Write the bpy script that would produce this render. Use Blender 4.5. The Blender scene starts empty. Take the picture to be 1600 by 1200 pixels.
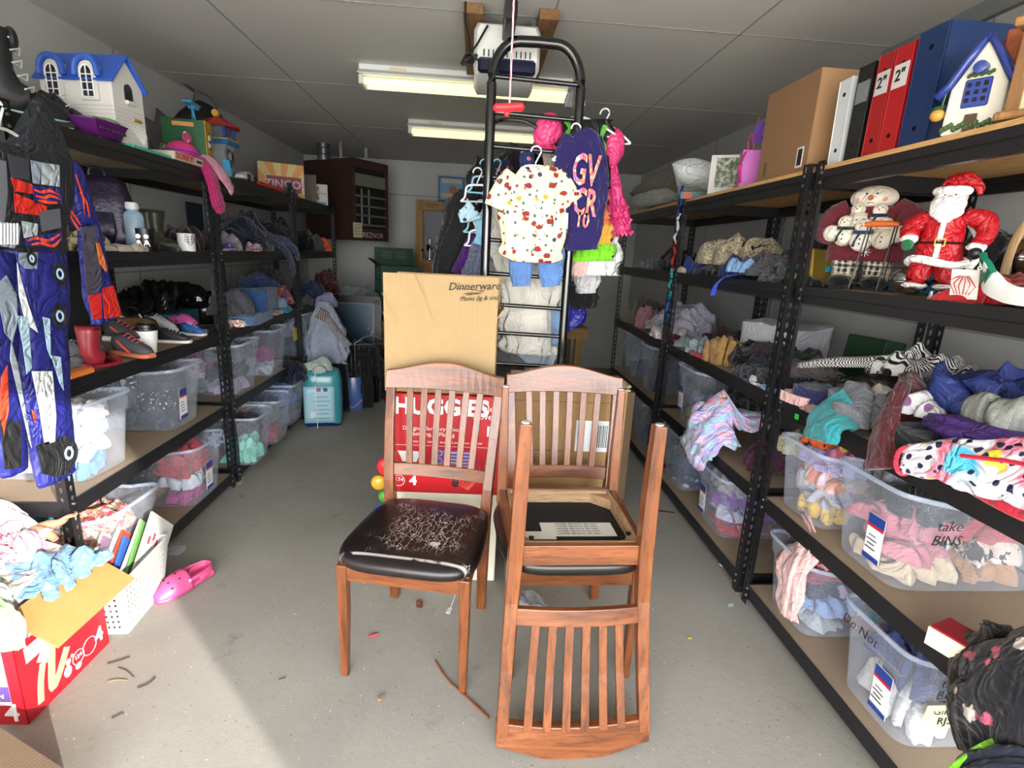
import bpy, math, random
import numpy as np
from mathutils import Vector, Matrix, Euler
S = bpy.context.scene
COL = S.collection
PI = math.pi
# ---------------------------------------------------------------- camera
F, H = 817.0, 1.44
_d = np.array([-55., -208., F]); _d /= np.linalg.norm(_d)
_v = np.array([-160., 3250., F]); _v -= _d*(_v@_d); _v /= np.linalg.norm(_v)
_r = np.cross(_v, _d)
def c2w(c): return Vector((c@_r, c@_d, -(c@_v)))
R_, U_, B_ = c2w(np.array([1., 0, 0])), c2w(np.array([0, -1., 0])), c2w(np.array([0, 0, -1.]))
cam = bpy.data.objects.new('camera', bpy.data.cameras.new('camera')); COL.objects.link(cam)
cam.matrix_world = Matrix(((R_.x, U_.x, B_.x, 0), (R_.y, U_.y, B_.y, 0), (R_.z, U_.z, B_.z, H), (0, 0, 0, 1)))
cam.data.sensor_width = 36; cam.data.lens = F/1600*36; cam.data.clip_start = .02
S.camera = cam
def ray(px, py): return c2w(np.array([px-800., py-600., F]))
def aty(px, py, Y): q = ray(px, py); return Vector((0, 0, H))+q*(Y/q.y)
def atx(px, py, X): q = ray(px, py); return Vector((0, 0, H))+q*(X/q.x)
def atz(px, py, Z): q = ray(px, py); return Vector((0, 0, H))+q*((Z-H)/q.z)
# ---------------------------------------------------------------- light
S.view_settings.view_transform = 'Standard'; S.view_settings.look = 'None'
S.view_settings.gamma = 1; S.view_settings.use_curve_mapping = False
S.view_settings.exposure = 1.62
W = bpy.data.worlds.new('world'); S.world = W; W.use_nodes = True
nt = W.node_tree; bg = nt.nodes['Background']
sky = nt.nodes.new('ShaderNodeTexSky'); sky.sky_type = 'HOSEK_WILKIE'
SUN_AZ = Vector((-1, 1.06, 0)).normalized(); SUN_EL = math.radians(17)
sun_from = Vector((-SUN_AZ.x*math.cos(SUN_EL), -SUN_AZ.y*math.cos(SUN_EL), math.sin(SUN_EL)))
sky.sun_direction = sun_from; sky.turbidity = 3.5; sky.ground_albedo = .4
mixw = nt.nodes.new('ShaderNodeMix'); mixw.data_type = 'RGBA'; mixw.inputs[0].default_value = .75
mixw.inputs[7].default_value = (.97, .98, 1, 1)
nt.links.new(sky.outputs[0], mixw.inputs[6]); nt.links.new(mixw.outputs[2], bg.inputs[0])
bg.inputs[1].default_value = 6.0
sl = bpy.data.lights.new('sun', 'SUN'); sl.energy = 3.0; sl.angle = math.radians(.6); sl.color = (1, .94, .84)
so = bpy.data.objects.new('sun', sl); COL.objects.link(so)
so.rotation_euler = sun_from.to_track_quat('Z', 'Y').to_euler()
# ---------------------------------------------------------------- helpers
def lin(h):
    if isinstance(h, str):
        h = h.lstrip('#'); c = [int(h[i:i+2], 16)/255 for i in (0, 2, 4)]
    else: c = h
    return tuple(((x/12.92) if x <= .04045 else ((x+.055)/1.055)**2.4) for x in c)+(1,)
_M = {}
class N:
    def __init__(s, name):
        s.m = bpy.data.materials.new(name); s.m.use_nodes = True; s.t = s.m.node_tree
        s.b = s.t.nodes['Principled BSDF']; s.o = s.t.nodes['Material Output']
        s.tc = s.t.nodes.new('ShaderNodeTexCoord').outputs['Object']
    def n(s, ty, **k):
        n = s.t.nodes.new('ShaderNode'+ty)
        for a, v in k.items():
            if a[0] == 'i' and a[1:].isdigit(): s.put(n.inputs[int(a[1:])], v)
            else: setattr(n, a, v)
        return n
    def put(s, i, v):
        if isinstance(v, bpy.types.NodeSocket): s.t.links.new(v, i)
        else: i.default_value = v
    def map(s, sc=(1, 1, 1), rot=(0, 0, 0), loc=(0, 0, 0), vec=None):
        return s.n('Mapping', i0=vec or s.tc, i1=loc, i2=rot, i3=sc).outputs[0]
    def noise(s, sc, det=3, vec=None, dist=0, rough=.5):
        n = s.n('TexNoise', i0=vec or s.tc); n.inputs['Scale'].default_value = sc; n.inputs['Detail'].default_value = det
        n.inputs['Distortion'].default_value = dist; n.inputs['Roughness'].default_value = rough; return n.outputs[0]
    def ramp(s, fac, stops, interp='LINEAR'):
        r = s.n('ValToRGB', i0=fac); e = r.color_ramp; e.interpolation = interp
        while len(e.elements) < len(stops): e.elements.new(.5)
        for q, (p, c) in zip(e.elements, stops): q.position = p; q.color = c if len(c) == 4 else tuple(c)+(1,)
        return r.outputs[0]
    def mix(s, f, a, b, mode='MIX'):
        n = s.n('Mix', data_type='RGBA', blend_type=mode); s.put(n.inputs[0], f); s.put(n.inputs[6], a); s.put(n.inputs[7], b); return n.outputs[2]
    def math(s, op, a, b=0.0):
        n = s.n('Math', operation=op); s.put(n.inputs[0], a); s.put(n.inputs[1], b); return n.outputs[0]
    def bump(s, h, st=.3, d=.01):
        n = s.n('Bump'); n.inputs['Strength'].default_value = st; n.inputs['Distance'].default_value = d
        s.put(n.inputs['Height'], h); s.put(s.b.inputs['Normal'], n.outputs[0])
    def col(s, c): s.put(s.b.inputs['Base Color'], c)
    def set(s, **k):
        for a, v in k.items(): s.put(s.b.inputs[a.replace('_', ' ')], v)
def P(c, rough=.5, metal=0, var=.12, bump=0, bs=60, spec=.5, emit=0, coat=0, sheen=0):
    k = ('P', c, rough, metal, var, bump, bs, spec, emit, coat, sheen)
    if k in _M: return _M[k]
    n = N('surface'); C = lin(c)
    if var: n.col(n.mix(n.noise(6, 4), tuple(x*(1-var) for x in C[:3])+(1,), tuple(min(1, x*(1+var)) for x in C[:3])+(1,)))
    else: n.col(C)
    n.set(Roughness=rough, Metallic=metal); n.b.inputs['Specular IOR Level'].default_value = spec
    if coat: n.b.inputs['Coat Weight'].default_value = coat; n.b.inputs['Coat Roughness'].default_value = .15
    if bump: n.bump(n.noise(bs, 4), bump, .003)
    if emit: n.b.inputs['Emission Color'].default_value = C; n.b.inputs['Emission Strength'].default_value = emit
    _M[k] = n.m; return n.m
def fab(c, kind='plain', c2='ffffff', sc=1., c3='d04060', rough=.85):
    """woven or knitted cloth with a procedural print"""
    k = ('fab', c, kind, c2, sc, c3, rough)
    if k in _M: return _M[k]
    n = N('cloth'); A, B, D = lin(c), lin(c2), lin(c3)
    wv = n.map(vec=n.mix(.06, n.tc, n.n('TexNoise', i0=n.tc, i2=7.).outputs[1]))
    base = n.mix(n.noise(25, 5), tuple(x*.82 for x in A[:3])+(1,), tuple(min(1, x*1.12) for x in A[:3])+(1,))
    if kind == 'stripe':
        w = n.n('TexWave', i0=wv); w.inputs[1].default_value = 22*sc; out = n.mix(n.ramp(w.outputs[1], [(0.49, (0, 0, 0)), (.53, (1, 1, 1))]), base, B)
    elif kind == 'plaid':
        w = n.n('TexWave', i0=wv); w.inputs[1].default_value = 9*sc; w2 = n.n('TexWave', i0=n.map(rot=(0, 0, PI/2), vec=wv)); w2.inputs[1].default_value = 9*sc
        w3 = n.n('TexWave', i0=n.map(rot=(0, PI/2, 0), vec=wv)); w3.inputs[1].default_value = 9*sc
        a = n.ramp(w.outputs[1], [(.5, (0, 0, 0)), (.55, (1, 1, 1))]); b = n.ramp(n.math('MAXIMUM', w2.outputs[1], w3.outputs[1]), [(.75, (0, 0, 0)), (.8, (1, 1, 1))])
        out = n.mix(.45, n.mix(a, base, B), n.mix(b, base, B))
    elif kind == 'gingham':
        s_ = n.n('SeparateXYZ', i0=n.map(sc=(180*sc,)*3, vec=wv))
        g = [n.math('GREATER_THAN', n.math('SINE', s_.outputs[i]), .35) for i in range(3)]
        out = n.mix(n.math('MAXIMUM', n.math('MAXIMUM', g[0], g[1]), g[2]), base, B)
    elif kind in ('dots', 'leopard', 'floral', 'bubble'):
        v = n.n('TexVoronoi', i0=wv); v.inputs['Scale'].default_value = {'dots': 34, 'leopard': 38, 'floral': 15, 'bubble': 26}[kind]*sc
        dd = v.outputs[0]
        if kind == 'dots': out = n.mix(n.ramp(dd, [(.22, (1, 1, 1)), (.27, (0, 0, 0))]), base, B)
        elif kind == 'leopard':
            dd = n.math('ADD', dd, n.math('MULTIPLY', n.noise(60*sc, 2), .35))
            tint = n.mix(n.ramp(n.noise(9, 2), [(.5, (0, 0, 0)), (.56, (1, 1, 1))]), base, D)
            tint = n.mix(n.ramp(n.noise(7, 2, n.map(loc=(5, 3, 1))), [(.55, (0, 0, 0)), (.6, (1, 1, 1))]), tint, lin('58c8f0'))
            tint = n.mix(n.ramp(n.noise(8, 2, n.map(loc=(1, 9, 4))), [(.6, (0, 0, 0)), (.63, (1, 1, 1))]), tint, lin('f0e040'))
            out = n.mix(n.ramp(dd, [(.42, (1, 1, 1)), (.46, (0, 0, 0))]), tint, B)
        elif kind == 'floral':
            dd = n.math('ADD', dd, n.math('MULTIPLY', n.noise(45*sc, 3), .5))
            f_ = n.ramp(v.outputs[1], [(.0, B), (.45, B), (.5, D), (.8, D), (.85, B)], 'CONSTANT')
            out = n.mix(n.ramp(dd, [(.5, (1, 1, 1)), (.56, (0, 0, 0))]), base, f_)
        else:
            out = n.mix(n.ramp(dd, [(.3, (1, 1, 1)), (.35, (0, 0, 0))]), base, n.mix(n.ramp(v.outputs[1], [(.5, (0, 0, 0)), (.51, (1, 1, 1))]), B, D))
    elif kind == 'tie':
        f1 = n.noise(7*sc, 2, dist=1.5)
        out = n.ramp(f1, [(.3, B), (.42, A), (.5, D), (.56, lin('f2d8ec')), (.64, B), (.72, lin('f4e49a'))])
    elif kind == 'heather':
        out = n.mix(n.ramp(n.noise(420, 2), [(.4, (0, 0, 0)), (.62, (1, 1, 1))]), base, B)
    elif kind == 'camo':
        out = n.mix(n.ramp(n.noise(16*sc, 3, dist=.6), [(.48, (0, 0, 0)), (.5, (1, 1, 1))]), base, n.mix(n.ramp(n.noise(20*sc, 2, n.map(loc=(4, 4, 4))), [(.5, (0, 0, 0)), (.52, (1, 1, 1))]), B, D))
    else: out = base
    n.col(out); n.set(Roughness=rough)
    n.b.inputs['Sheen Weight'].default_value = .25 if rough > .6 else 0; n.b.inputs['Specular IOR Level'].default_value = .25 if rough > .6 else .6
    rd = n.math('ABSOLUTE', n.math('SUBTRACT', n.noise(9, 2, dist=1.6), .5))
    h = n.math('ADD', n.math('MULTIPLY', n.noise(34, 4, dist=1.2), .35), n.math('MULTIPLY', n.noise(400, 1), .05))
    h = n.math('ADD', h, n.math('MULTIPLY', n.math('MINIMUM', rd, .12), 6.))
    n.bump(h, .75, .009)
    _M[k] = n.m; return n.m
def wood(c1, c2, rough=.35, sc=1., axis=2, coat=0):
    k = ('wood', c1, c2, rough, sc, axis, coat)
    if k in _M: return _M[k]
    n = N('wood'); s_ = [26*sc]*3; s_[axis] = 2.2*sc
    g = n.noise(1, 6, n.map(sc=tuple(s_)), dist=.8, rough=.65); g2 = n.noise(1, 3, n.map(sc=tuple(x*6 for x in s_)))
    c = n.ramp(g, [(.3, lin(c1)), (.7, lin(c2))])
    c = n.mix(n.ramp(g2, [(.56, (0, 0, 0)), (.68, (1, 1, 1))]), c, n.mix(.5, c, tuple(x*.35 for x in lin(c1)[:3])+(1,)))
    n.col(c); n.set(Roughness=n.ramp(g, [(0, (rough*.8,)*3), (1, (rough*1.25,)*3)]))
    if coat: n.b.inputs['Coat Weight'].default_value = coat; n.b.inputs['Coat Roughness'].default_value = .22
    n.bump(g2, .12, .002); _M[k] = n.m; return n.m
def board(c, rib=0, rough=.8):
    """corrugated cardboard"""
    k = ('board', c, rib)
    if k in _M: return _M[k]
    n = N('cardboard'); C = lin(c)
    g = n.noise(9, 5); g2 = n.noise(160, 2, n.map(sc=(1, 1, .15)))
    n.col(n.mix(n.math('MULTIPLY', n.math('ADD', g, g2), .5), tuple(x*.8 for x in C[:3])+(1,), tuple(min(1, x*1.15) for x in C[:3])+(1,)))
    n.set(Roughness=rough)
    if rib:
        w = n.n('TexWave', i0=n.tc); w.inputs[1].default_value = 28; w.inputs[2].default_value = .6; n.bump(w.outputs[1], .12, .003)
    else: n.bump(g2, .15, .002)
    _M[k] = n.m; return n.m
def clear(c='dfe6f2', t=.9, rough=.2, key=0):
    """thin translucent plastic: part of the light goes straight through, part scatters or glints"""
    k = ('clear', c, t, rough)
    if k in _M: return _M[k]
    n = N('clear_plastic'); n.set(Base_Color=lin(c), Roughness=rough)
    tr = n.n('BsdfTransparent', i0=(.93, .95, .99, 1)); fr = n.n('LayerWeight', i0=.22)
    f = n.math('SUBTRACT', t, n.math('MULTIPLY', fr.outputs[1], .3))
    f = n.math('SUBTRACT', f, n.math('MULTIPLY', n.ramp(n.noise(14, 3), [(.5, (0, 0, 0)), (.75, (1, 1, 1))]), .08))
    mx = n.n('MixShader', i0=f, i1=n.b.outputs[0], i2=tr.outputs[0]); n.t.links.new(mx.outputs[0], n.o.inputs[0])
    _M[k] = n.m; return n.m
BLACK = P('17171a', .38, .0, .25, .05, spec=.5)
# ---------------------------------------------------------------- mesh collector
class G:
    def __init__(s): s.v = []; s.f = []; s.mi = []; s.k = 0
    def add(s, vs, fs, M=None):
        o = len(s.v)
        s.v += [tuple(M@Vector(p)) if M else tuple(p) for p in vs]
        s.f += [tuple(i+o for i in f) for f in fs]; s.mi += [s.k]*len(fs); return s
    def box(s, c, d, rot=(0, 0, 0), tp=(1, 1), b=0):
        """c centre, d size, tp = taper of the top in x, y; b = bevel"""
        hx, hy, hz = d[0]/2, d[1]/2, d[2]/2; M = Matrix.Translation(c)@Euler(rot).to_matrix().to_4x4()
        if b:
            b = min(b, hx*.9, hy*.9, hz*.9); R = []
            for z, q in ((-hz, b), (-hz+b, 0), (hz-b, 0), (hz, b)):
                t = (z+hz)/(2*hz); tx, ty = 1+(tp[0]-1)*t, 1+(tp[1]-1)*t; x, y = hx*tx, hy*ty
                R.append([(x-b, y-q, z), (x-q, y-b, z), (x-q, -y+b, z), (x-b, -y+q, z), (-x+b, -y+q, z), (-x+q, -y+b, z), (-x+q, y-b, z), (-x+b, y-q, z)])
            vs = [p for r in R for p in r]; fs = [(i+8*j, (i+1) % 8+8*j, (i+1) % 8+8*j+8, i+8*j+8)[::-1] for j in range(3) for i in range(8)]
            return s.add(vs, fs+[tuple(range(8)), tuple(range(31, 23, -1))], M)
        vs = [(x*hx*(tp[0] if z > 0 else 1), y*hy*(tp[1] if z > 0 else 1), z*hz) for z in (-1, 1) for x, y in ((-1, -1), (1, -1), (1, 1), (-1, 1))]
        return s.add(vs, [(0, 3, 2, 1), (4, 5, 6, 7), (0, 1, 5, 4), (1, 2, 6, 5), (2, 3, 7, 6), (3, 0, 4, 7)], M)
    def prism(s, poly, a, b, ax='y', M=None):
        def q(p, t): return {'y': (p[0], t, p[1]), 'x': (t, p[0], p[1]), 'z': (p[0], p[1], t)}[ax]
        n = len(poly); vs = [q(p, a) for p in poly]+[q(p, b) for p in poly]
        return s.add(vs, [tuple(range(n-1, -1, -1)), tuple(range(n, 2*n))]+[(i, (i+1) % n, (i+1) % n+n, i+n) for i in range(n)], M)
    def grid(s, Pn, cu=False, cv=False, caps=False):
        """Pn: rows of points"""
        Pn = [list(map(tuple, r)) for r in Pn]; n, m = len(Pn), len(Pn[0]); vs = [p for r in Pn for p in r]; fs = []
        for i in range(n if cu else n-1):
            for j in range(m if cv else m-1):
                fs.append((i*m+j, i*m+(j+1) % m, ((i+1) % n)*m+(j+1) % m, ((i+1) % n)*m+j))
        if caps: fs += [tuple(range(m-1, -1, -1)), tuple((n-1)*m+j for j in range(m))]
        return s.add(vs, fs)
    def sweep(s, path, rad, n=8, flat=1., up=(0, 0, 1), fold=0, nf=7, seed=0, caps=True, closed=False, rnd=1.):
        """tube along a path; rad number, list or list of (a,b): a along side, b along normal"""
        path = [Vector(p) for p in path]; L = len(path); up = Vector(up); rows = []
        rg = random.Random(seed); ph = [rg.random()*6.3 for _ in range(6)]
        for i, p in enumerate(path):
            t = (path[(i+1) % L if closed else min(i+1, L-1)]-path[i-1 if closed else max(i-1, 0)])
            t = t.normalized() if t.length > 1e-9 else Vector((0, 0, 1))
            a = t.cross(up)
            if a.length < .05: a = t.cross(Vector((0, 1, 0)) if abs(up.y) < .5 else Vector((1, 0, 0)))
            a.normalize(); b = a.cross(t).normalized()
            q = rad[i] if isinstance(rad, (list, tuple)) and len(rad) == L and not (L == 2 and isinstance(rad, tuple)) else rad
            ra, rb = (q if isinstance(q, (list, tuple)) else (q, q*flat))
            row = []
            for j in range(n):
                th = 2*PI*j/n; k = 1
                if fold: k = 1+fold*(2.2*(.5-abs(math.sin(nf*.5*th+ph[0]+.8*math.sin(i*.35+ph[1]))))+1.4*(.5-abs(math.sin((nf*.5+3)*th+ph[2]+i*.25)))+.7*math.sin(i*.8+ph[3]+2*math.sin(th+ph[4]))+.5*(.5-abs(math.sin(i*.55+3*math.sin(2*th+ph[5])))))
                c_, s_ = math.cos(th), math.sin(th)
                if rnd != 1: c_ = math.copysign(abs(c_)**rnd, c_); s_ = math.copysign(abs(s_)**rnd, s_)
                row.append(p+a*(ra*k*c_)+b*(rb*k*s_))
            rows.append(row)
        return s.grid(rows, cu=closed, cv=True, caps=caps and not closed)
    def lathe(s, prof, n=20, c=(0, 0, 0), sx=1., sy=1., M=None):
        o = len(s.v); rows = [[(c[0]+r*math.cos(2*PI*j/n)*sx, c[1]+r*math.sin(2*PI*j/n)*sy, c[2]+z) for j in range(n)] for r, z in prof]
        s.grid(rows, cv=True, caps=True)
        if M:
            for i in range(o, len(s.v)): s.v[i] = tuple(M@Vector(s.v[i]))
        return s
    def ball(s, c, r, n=16, rot=None, bump=0, seed=0, z0=-1.):
        r = (r,)*3 if not isinstance(r, (tuple, list)) else r; rows = []; rg = random.Random(seed); ph = [rg.random()*6 for _ in range(4)]
        M = Euler(rot).to_matrix() if rot else None
        for i in range(n//2+1):
            a = -PI/2+PI*i/(n//2); z = max(math.sin(a), z0); row = []
            for j in range(n):
                th = 2*PI*j/n; k = 1+bump*(math.sin(3*th+4*z+ph[0])+math.sin(5*th-3*z+ph[1])*.6+math.sin(7*z+2*th+ph[2])*.6)
                p = Vector((math.cos(a)*math.cos(th)*r[0]*k, math.cos(a)*math.sin(th)*r[1]*k, z*r[2]*k))
                row.append(Vector(c)+(M@p if M else p))
            rows.append(row)
        return s.grid(rows, cv=True, caps=False)
    def out(s, name, mat, parent=None, smooth=False, loc=(0, 0, 0), rot=(0, 0, 0), bevel=0, sub=0, solid=0, ang=40, fold=None):
        me = bpy.data.meshes.new(name); me.from_pydata(s.v, [], s.f)
        for m_ in (mat if isinstance(mat, (list, tuple)) else [mat]): me.materials.append(m_)
        if any(s.mi): me.polygons.foreach_set('material_index', s.mi)
        if smooth:
            me.polygons.foreach_set('use_smooth', [True]*len(me.polygons))
            if ang < 180: me.set_sharp_from_angle(angle=math.radians(ang))
        me.validate(); me.update()
        o = bpy.data.objects.new(name, me); COL.objects.link(o); o.location = loc; o.rotation_euler = rot
        if parent: o.parent = parent
        if solid: md = o.modifiers.new('t', 'SOLIDIFY'); md.thickness = solid; md.offset = 0
        if bevel: md = o.modifiers.new('b', 'BEVEL'); md.width = bevel; md.segments = 2; md.limit_method = 'ANGLE'
        if sub: md = o.modifiers.new('s', 'SUBSURF'); md.levels = sub; md.render_levels = sub
        return o
def tag(o, label, cat, group=None, kind=None):
    if label: o['label'] = label
    if cat: o['category'] = cat
    if group: o['group'] = group
    if kind: o['kind'] = kind
    return o
def thing(name, label, cat, loc=(0, 0, 0), rot=(0, 0, 0), group=None):
    o = bpy.data.objects.new(name, None); o.empty_display_size = .05; COL.objects.link(o); o.location = loc
    o.rotation_euler = rot if isinstance(rot, (tuple, list)) else (0, 0, rot)
    return tag(o, label, cat, group)
def copy(o, parent=None, label=None, loc=None, rot=None):
    c = o.copy(); COL.objects.link(c); c.parent = parent
    if label: c['label'] = label
    if loc is not None: c.location = loc
    if rot is not None: c.rotation_euler = rot if isinstance(rot, (tuple, list)) else (0, 0, rot)
    for ch in list(o.children): copy(ch, c)
    return c
def struct(name, g, m, **k): return tag(g.out(name, m, **k), None, None, kind='structure')
def text(s_, size, mat, parent, loc, rot=(0, 0, 0), name='lettering', depth=.0006, shear=0, sx=1., align='CENTER', bold=0):
    cu = bpy.data.curves.new(name, 'FONT'); cu.body = s_; cu.size = size; cu.extrude = depth; cu.align_x = align; cu.align_y = 'CENTER'
    cu.shear = shear; cu.offset = bold; cu.resolution_u = 2; o = bpy.data.objects.new(name, cu); COL.objects.link(o)
    dg = bpy.context.evaluated_depsgraph_get(); me = bpy.data.meshes.new_from_object(o.evaluated_get(dg))
    bpy.data.objects.remove(o); me.materials.clear(); me.materials.append(mat)
    o = bpy.data.objects.new(name, me); COL.objects.link(o); o.location = loc; o.rotation_euler = rot; o.scale = (sx, 1, 1); o.parent = parent
    return o
FY = (PI/2, 0, 0)          # lettering that faces -y (the camera)
# ================================================================ setting
XL, XR, YB, YD, CH = -2.06, 1.99, 6.75, -1.25, 2.44
n = N('concrete'); g1 = n.noise(1.6, 6, dist=.3); g2 = n.noise(40, 4); g3 = n.noise(5, 5, rough=.7)
c = n.ramp(g1, [(.3, lin('827f78')), (.7, lin('9a978f'))]); c = n.mix(n.math('MULTIPLY', g2, .35), c, lin('a5a29a'))
c = n.mix(n.ramp(g3, [(.62, (0, 0, 0)), (.75, (.6, .6, .6))]), c, lin('5c5a55'))
c = n.mix(n.ramp(n.noise(90, 2), [(.7, (0, 0, 0)), (.74, (1, 1, 1))]), c, lin('4a4843')); c = n.mix(n.ramp(n.noise(70, 2, n.map(loc=(3, 2, 5))), [(.73, (0, 0, 0)), (.75, (1, 1, 1))]), c, lin('d8d6d0'))
n.col(c); n.set(Roughness=.8); n.bump(n.math('ADD', g2, n.noise(150, 3)), .25, .003); CONC = n.m
struct('floor', G().box(((XL+XR)/2, (YB+YD)/2, -.05), (XR-XL+.2, YB-YD+.2, .1)), CONC)
n = N('ground'); n.col(n.mix(n.noise(3, 6), lin('b0aca2'), lin('d0ccc2'))); n.set(Roughness=.95); n.bump(n.noise(60, 4), .4, .01)
struct('driveway', G().box((0, YD-.1-12, -.07), (60, 24, .1)), n.m)  # unseen driveway outside the door, kept pale to bounce sun onto the ceiling
WALL = P('b9bab8', .75, 0, .06, .15, 30, .3)
n = N('wallboard'); g1 = n.noise(2, 4); n.col(n.mix(g1, lin('a9aaa8'), lin('c2c3c1'))); n.set(Roughness=.7); n.bump(n.noise(50, 3), .1, .002); WALL = n.m
n = N('ceilboard'); g1 = n.noise(1.2, 4); n.col(n.mix(g1, lin('b8b7b4'), lin('cac9c6'))); n.set(Roughness=.75); n.bump(n.noise(8, 3), .1, .004); CEIL = n.m
struct('wall_left', G().box((XL-.06, (YB+YD)/2, CH/2), (.12, YB-YD+.24, CH)), WALL)
struct('wall_right', G().box((XR+.06, (YB+YD)/2, CH/2), (.12, YB-YD+.24, CH)), WALL)
struct('wall_back', G().box(((XL+XR)/2, YB+.06, CH/2), (XR-XL, .12, CH)), WALL)
struct('ceiling', G().box(((XL+XR)/2, (YB+YD)/2, CH+.06), (XR-XL+.24, YB-YD+.24, .12)), CEIL)
DX0, DX1, DZ = -1.86, 1.93, 2.2
g = G().box(((XL+DX0)/2-.05, YD-.06, CH/2), (DX0-XL+.1, .12, CH)).box(((XR+DX1)/2+.05, YD-.06, CH/2), (XR-DX1+.1, .12, CH)).box(((DX0+DX1)/2, YD-.06, (CH+DZ)/2), (DX1-DX0, .12, CH-DZ))
struct('wall_front', g, WALL)
SEAM = P('8b8a87', .8)
g = G()
for y in (.15, 1.37, 2.59, 3.81, 5.03): g.box(((XL+XR)/2, y, CH-.001), (XR-XL, .006, .004))
for x in (.30, 1.15, -1.2): g.box((x, (YB+YD)/2, CH-.001), (.006, YB-YD, .004))
struct('trim_1', g, SEAM)
g = G()
for x in (-.74, .46): g.box((x, YB-.002, 1.0), (.008, .005, 2.0))
g.box((-.1, YB-.002, 2.05), (3.9, .005, .01)); struct('trim_2', g, SEAM)
g = G()
for x in (XL+.003, XR-.003):
    for y in (2.2, 3.42, 4.64): g.box((x, y, CH/2), (.005, .008, CH))
    g.box((x, (YB+YD)/2, 1.22), (.005, YB-YD, .008))
struct('trim_3', g, SEAM)
# ---------------------------------------------------------------- ceiling gear
TUBE = P('f6f0b4', .4, emit=.38, var=0); WHT = P('d9dbda', .45, var=.05)
def strip_light(y, x0, x1, label):
    t = thing('fluorescent_fixture', label, 'ceiling light', ((x0+x1)/2, y, CH)); w = x1-x0
    G().box((0, 0, -.03), (w, .11, .06), tp=(1, 1), b=.004).box((0, -.08, -.045), (w, .07, .004), rot=(.5, 0, 0)).box((0, .08, -.045), (w, .07, .004), rot=(-.5, 0, 0)).out('housing', WHT, t)
    for dy in (-.05, .05):
        G().sweep([(-w/2+.03, dy, -.088), (w/2-.03, dy, -.088)], .019, 12).out('tube', TUBE, t, smooth=True)
    for sx in (-1, 1): G().box((sx*(w/2-.012), 0, -.085), (.022, .15, .05), b=.004).out('end_socket', P('c9c9c6', .5), t)
    G().box((-w/2+.22, -.0565, -.03), (.1, .003, .035)).out('rating_label', P('cfc3a2', .6), t)
strip_light(3.42, -.70, .53, 'two-tube white ceiling light nearer the opener')
strip_light(4.68, -.58, .47, 'two-tube white ceiling light farther back, behind the first')
BATT = wood('6b4a2c', '8f6a42', .7, .6, 1)
for i, (a, b) in enumerate(((aty(742, 8, 2.35), aty(752, 105, 3.0)), (aty(845, 15, 2.35), aty(832, 105, 3.0)))):
    x = (-.045, .275)[i]
    tag(G().box((x, 2.90, CH-.02), (.085, .8, .04), b=.003).out('ceiling_batten', BATT), ('brown wood batten left of the opener', 'brown wood batten right of the opener')[i], 'wood batten')
t = thing('garage_door_opener', 'white garage door opener hung under the ceiling', 'garage door opener', (.105, 2.74, 2.295))
GW = P('dedfdd', .35, var=.05)
g = G()
rows = []
for y, w, h, zc in ((-.2, .13, .085, .0), (-.17, .145, .1, 0), (0, .14, .095, 0), (.15, .145, .1, 0), (.17, .13, .09, 0)):
    rows.append([(w*cx, y, zc+h*cz) for cx, cz in ((-1, -.7), (-.9, -1), (.9, -1), (1, -.7), (1, .7), (.9, 1), (-.9, 1), (-1, .7))])
g.grid(rows, cv=True, caps=True).out('cover', GW, t, smooth=True, bevel=.004)
G().box((0, -.205, -.075), (.25, .03, .06), b=.01).out('lamp_lens', P('0e1230', .25), t)
g = G()
for k in range(11): g.box((-.1+k*.02, -.203, -.025), (.005, .006, .025))
g.out('vent', P('151515', .6), t)
for x, y in ((-.12, .02), (-.12, -.12), (.12, .02), (.12, -.12)): G().box((x, y, .115), (.03, .004, .06)).out('hanger_strap', P('8e9090', .4, .8), t)
G().box((.0, -.3, .06), (.05, .25, .07), b=.006).out('sprocket_cover', P('111113', .4), t)
t = thing('opener_rail', 'grey steel opener rail running along the ceiling', 'rail', (0.09, 0, 2.33))
G().box((0, .5, 0), (.032, 3.6, .03), b=.003).out('rail', P('77797b', .35, .8), t)
G().box((0, 1.35, -.04), (.05, .09, .05), b=.006).out('trolley', P('161618', .5), t)
t = thing('release_handle', 'red pull handle on a cord below the opener rail', 'pull handle', (0, 0, 0))
hp = aty(795, 168, 1.35)
G().sweep([(hp.x, hp.y, 2.27), (hp.x+.002, hp.y, hp.z)], .0022, 6).out('cord', fab('d87078', 'stripe', 'f0e0e0', 3), t)
G().box(tuple(hp), (.075, .018, .018), rot=(0, -.12, .1), b=.006).box((hp.x-.004, hp.y, hp.z-.014), (.012, .012, .012), b=.003).out('grip', P('d8232a', .35), t, smooth=True)
t = thing('power_cord', 'black power cord bundled beside the opener', 'cord', (0, 0, 0))
p0 = aty(728, -10, 2.5); pts = [p0, aty(727, 30, 2.5), aty(733, 62, 2.5), aty(734, 85, 2.5)]
G().sweep(pts, .006, 6).sweep([aty(734, 84, 2.5), aty(745, 70, 2.5), aty(762, 40, 2.52)], .005, 6).out('cord', BLACK, t, smooth=True)
c0 = aty(733, 92, 2.5)
g = G()
for k in range(4): g.sweep([(c0.x+.022*math.cos(a)*(1+.2*k), c0.y+.004*k, c0.z+.022*math.sin(a*(1+.1*k))) for a in [i*.6 for i in range(11)]], .005, 5)
g.out('cord_bundle', BLACK, t, smooth=True)
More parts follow.
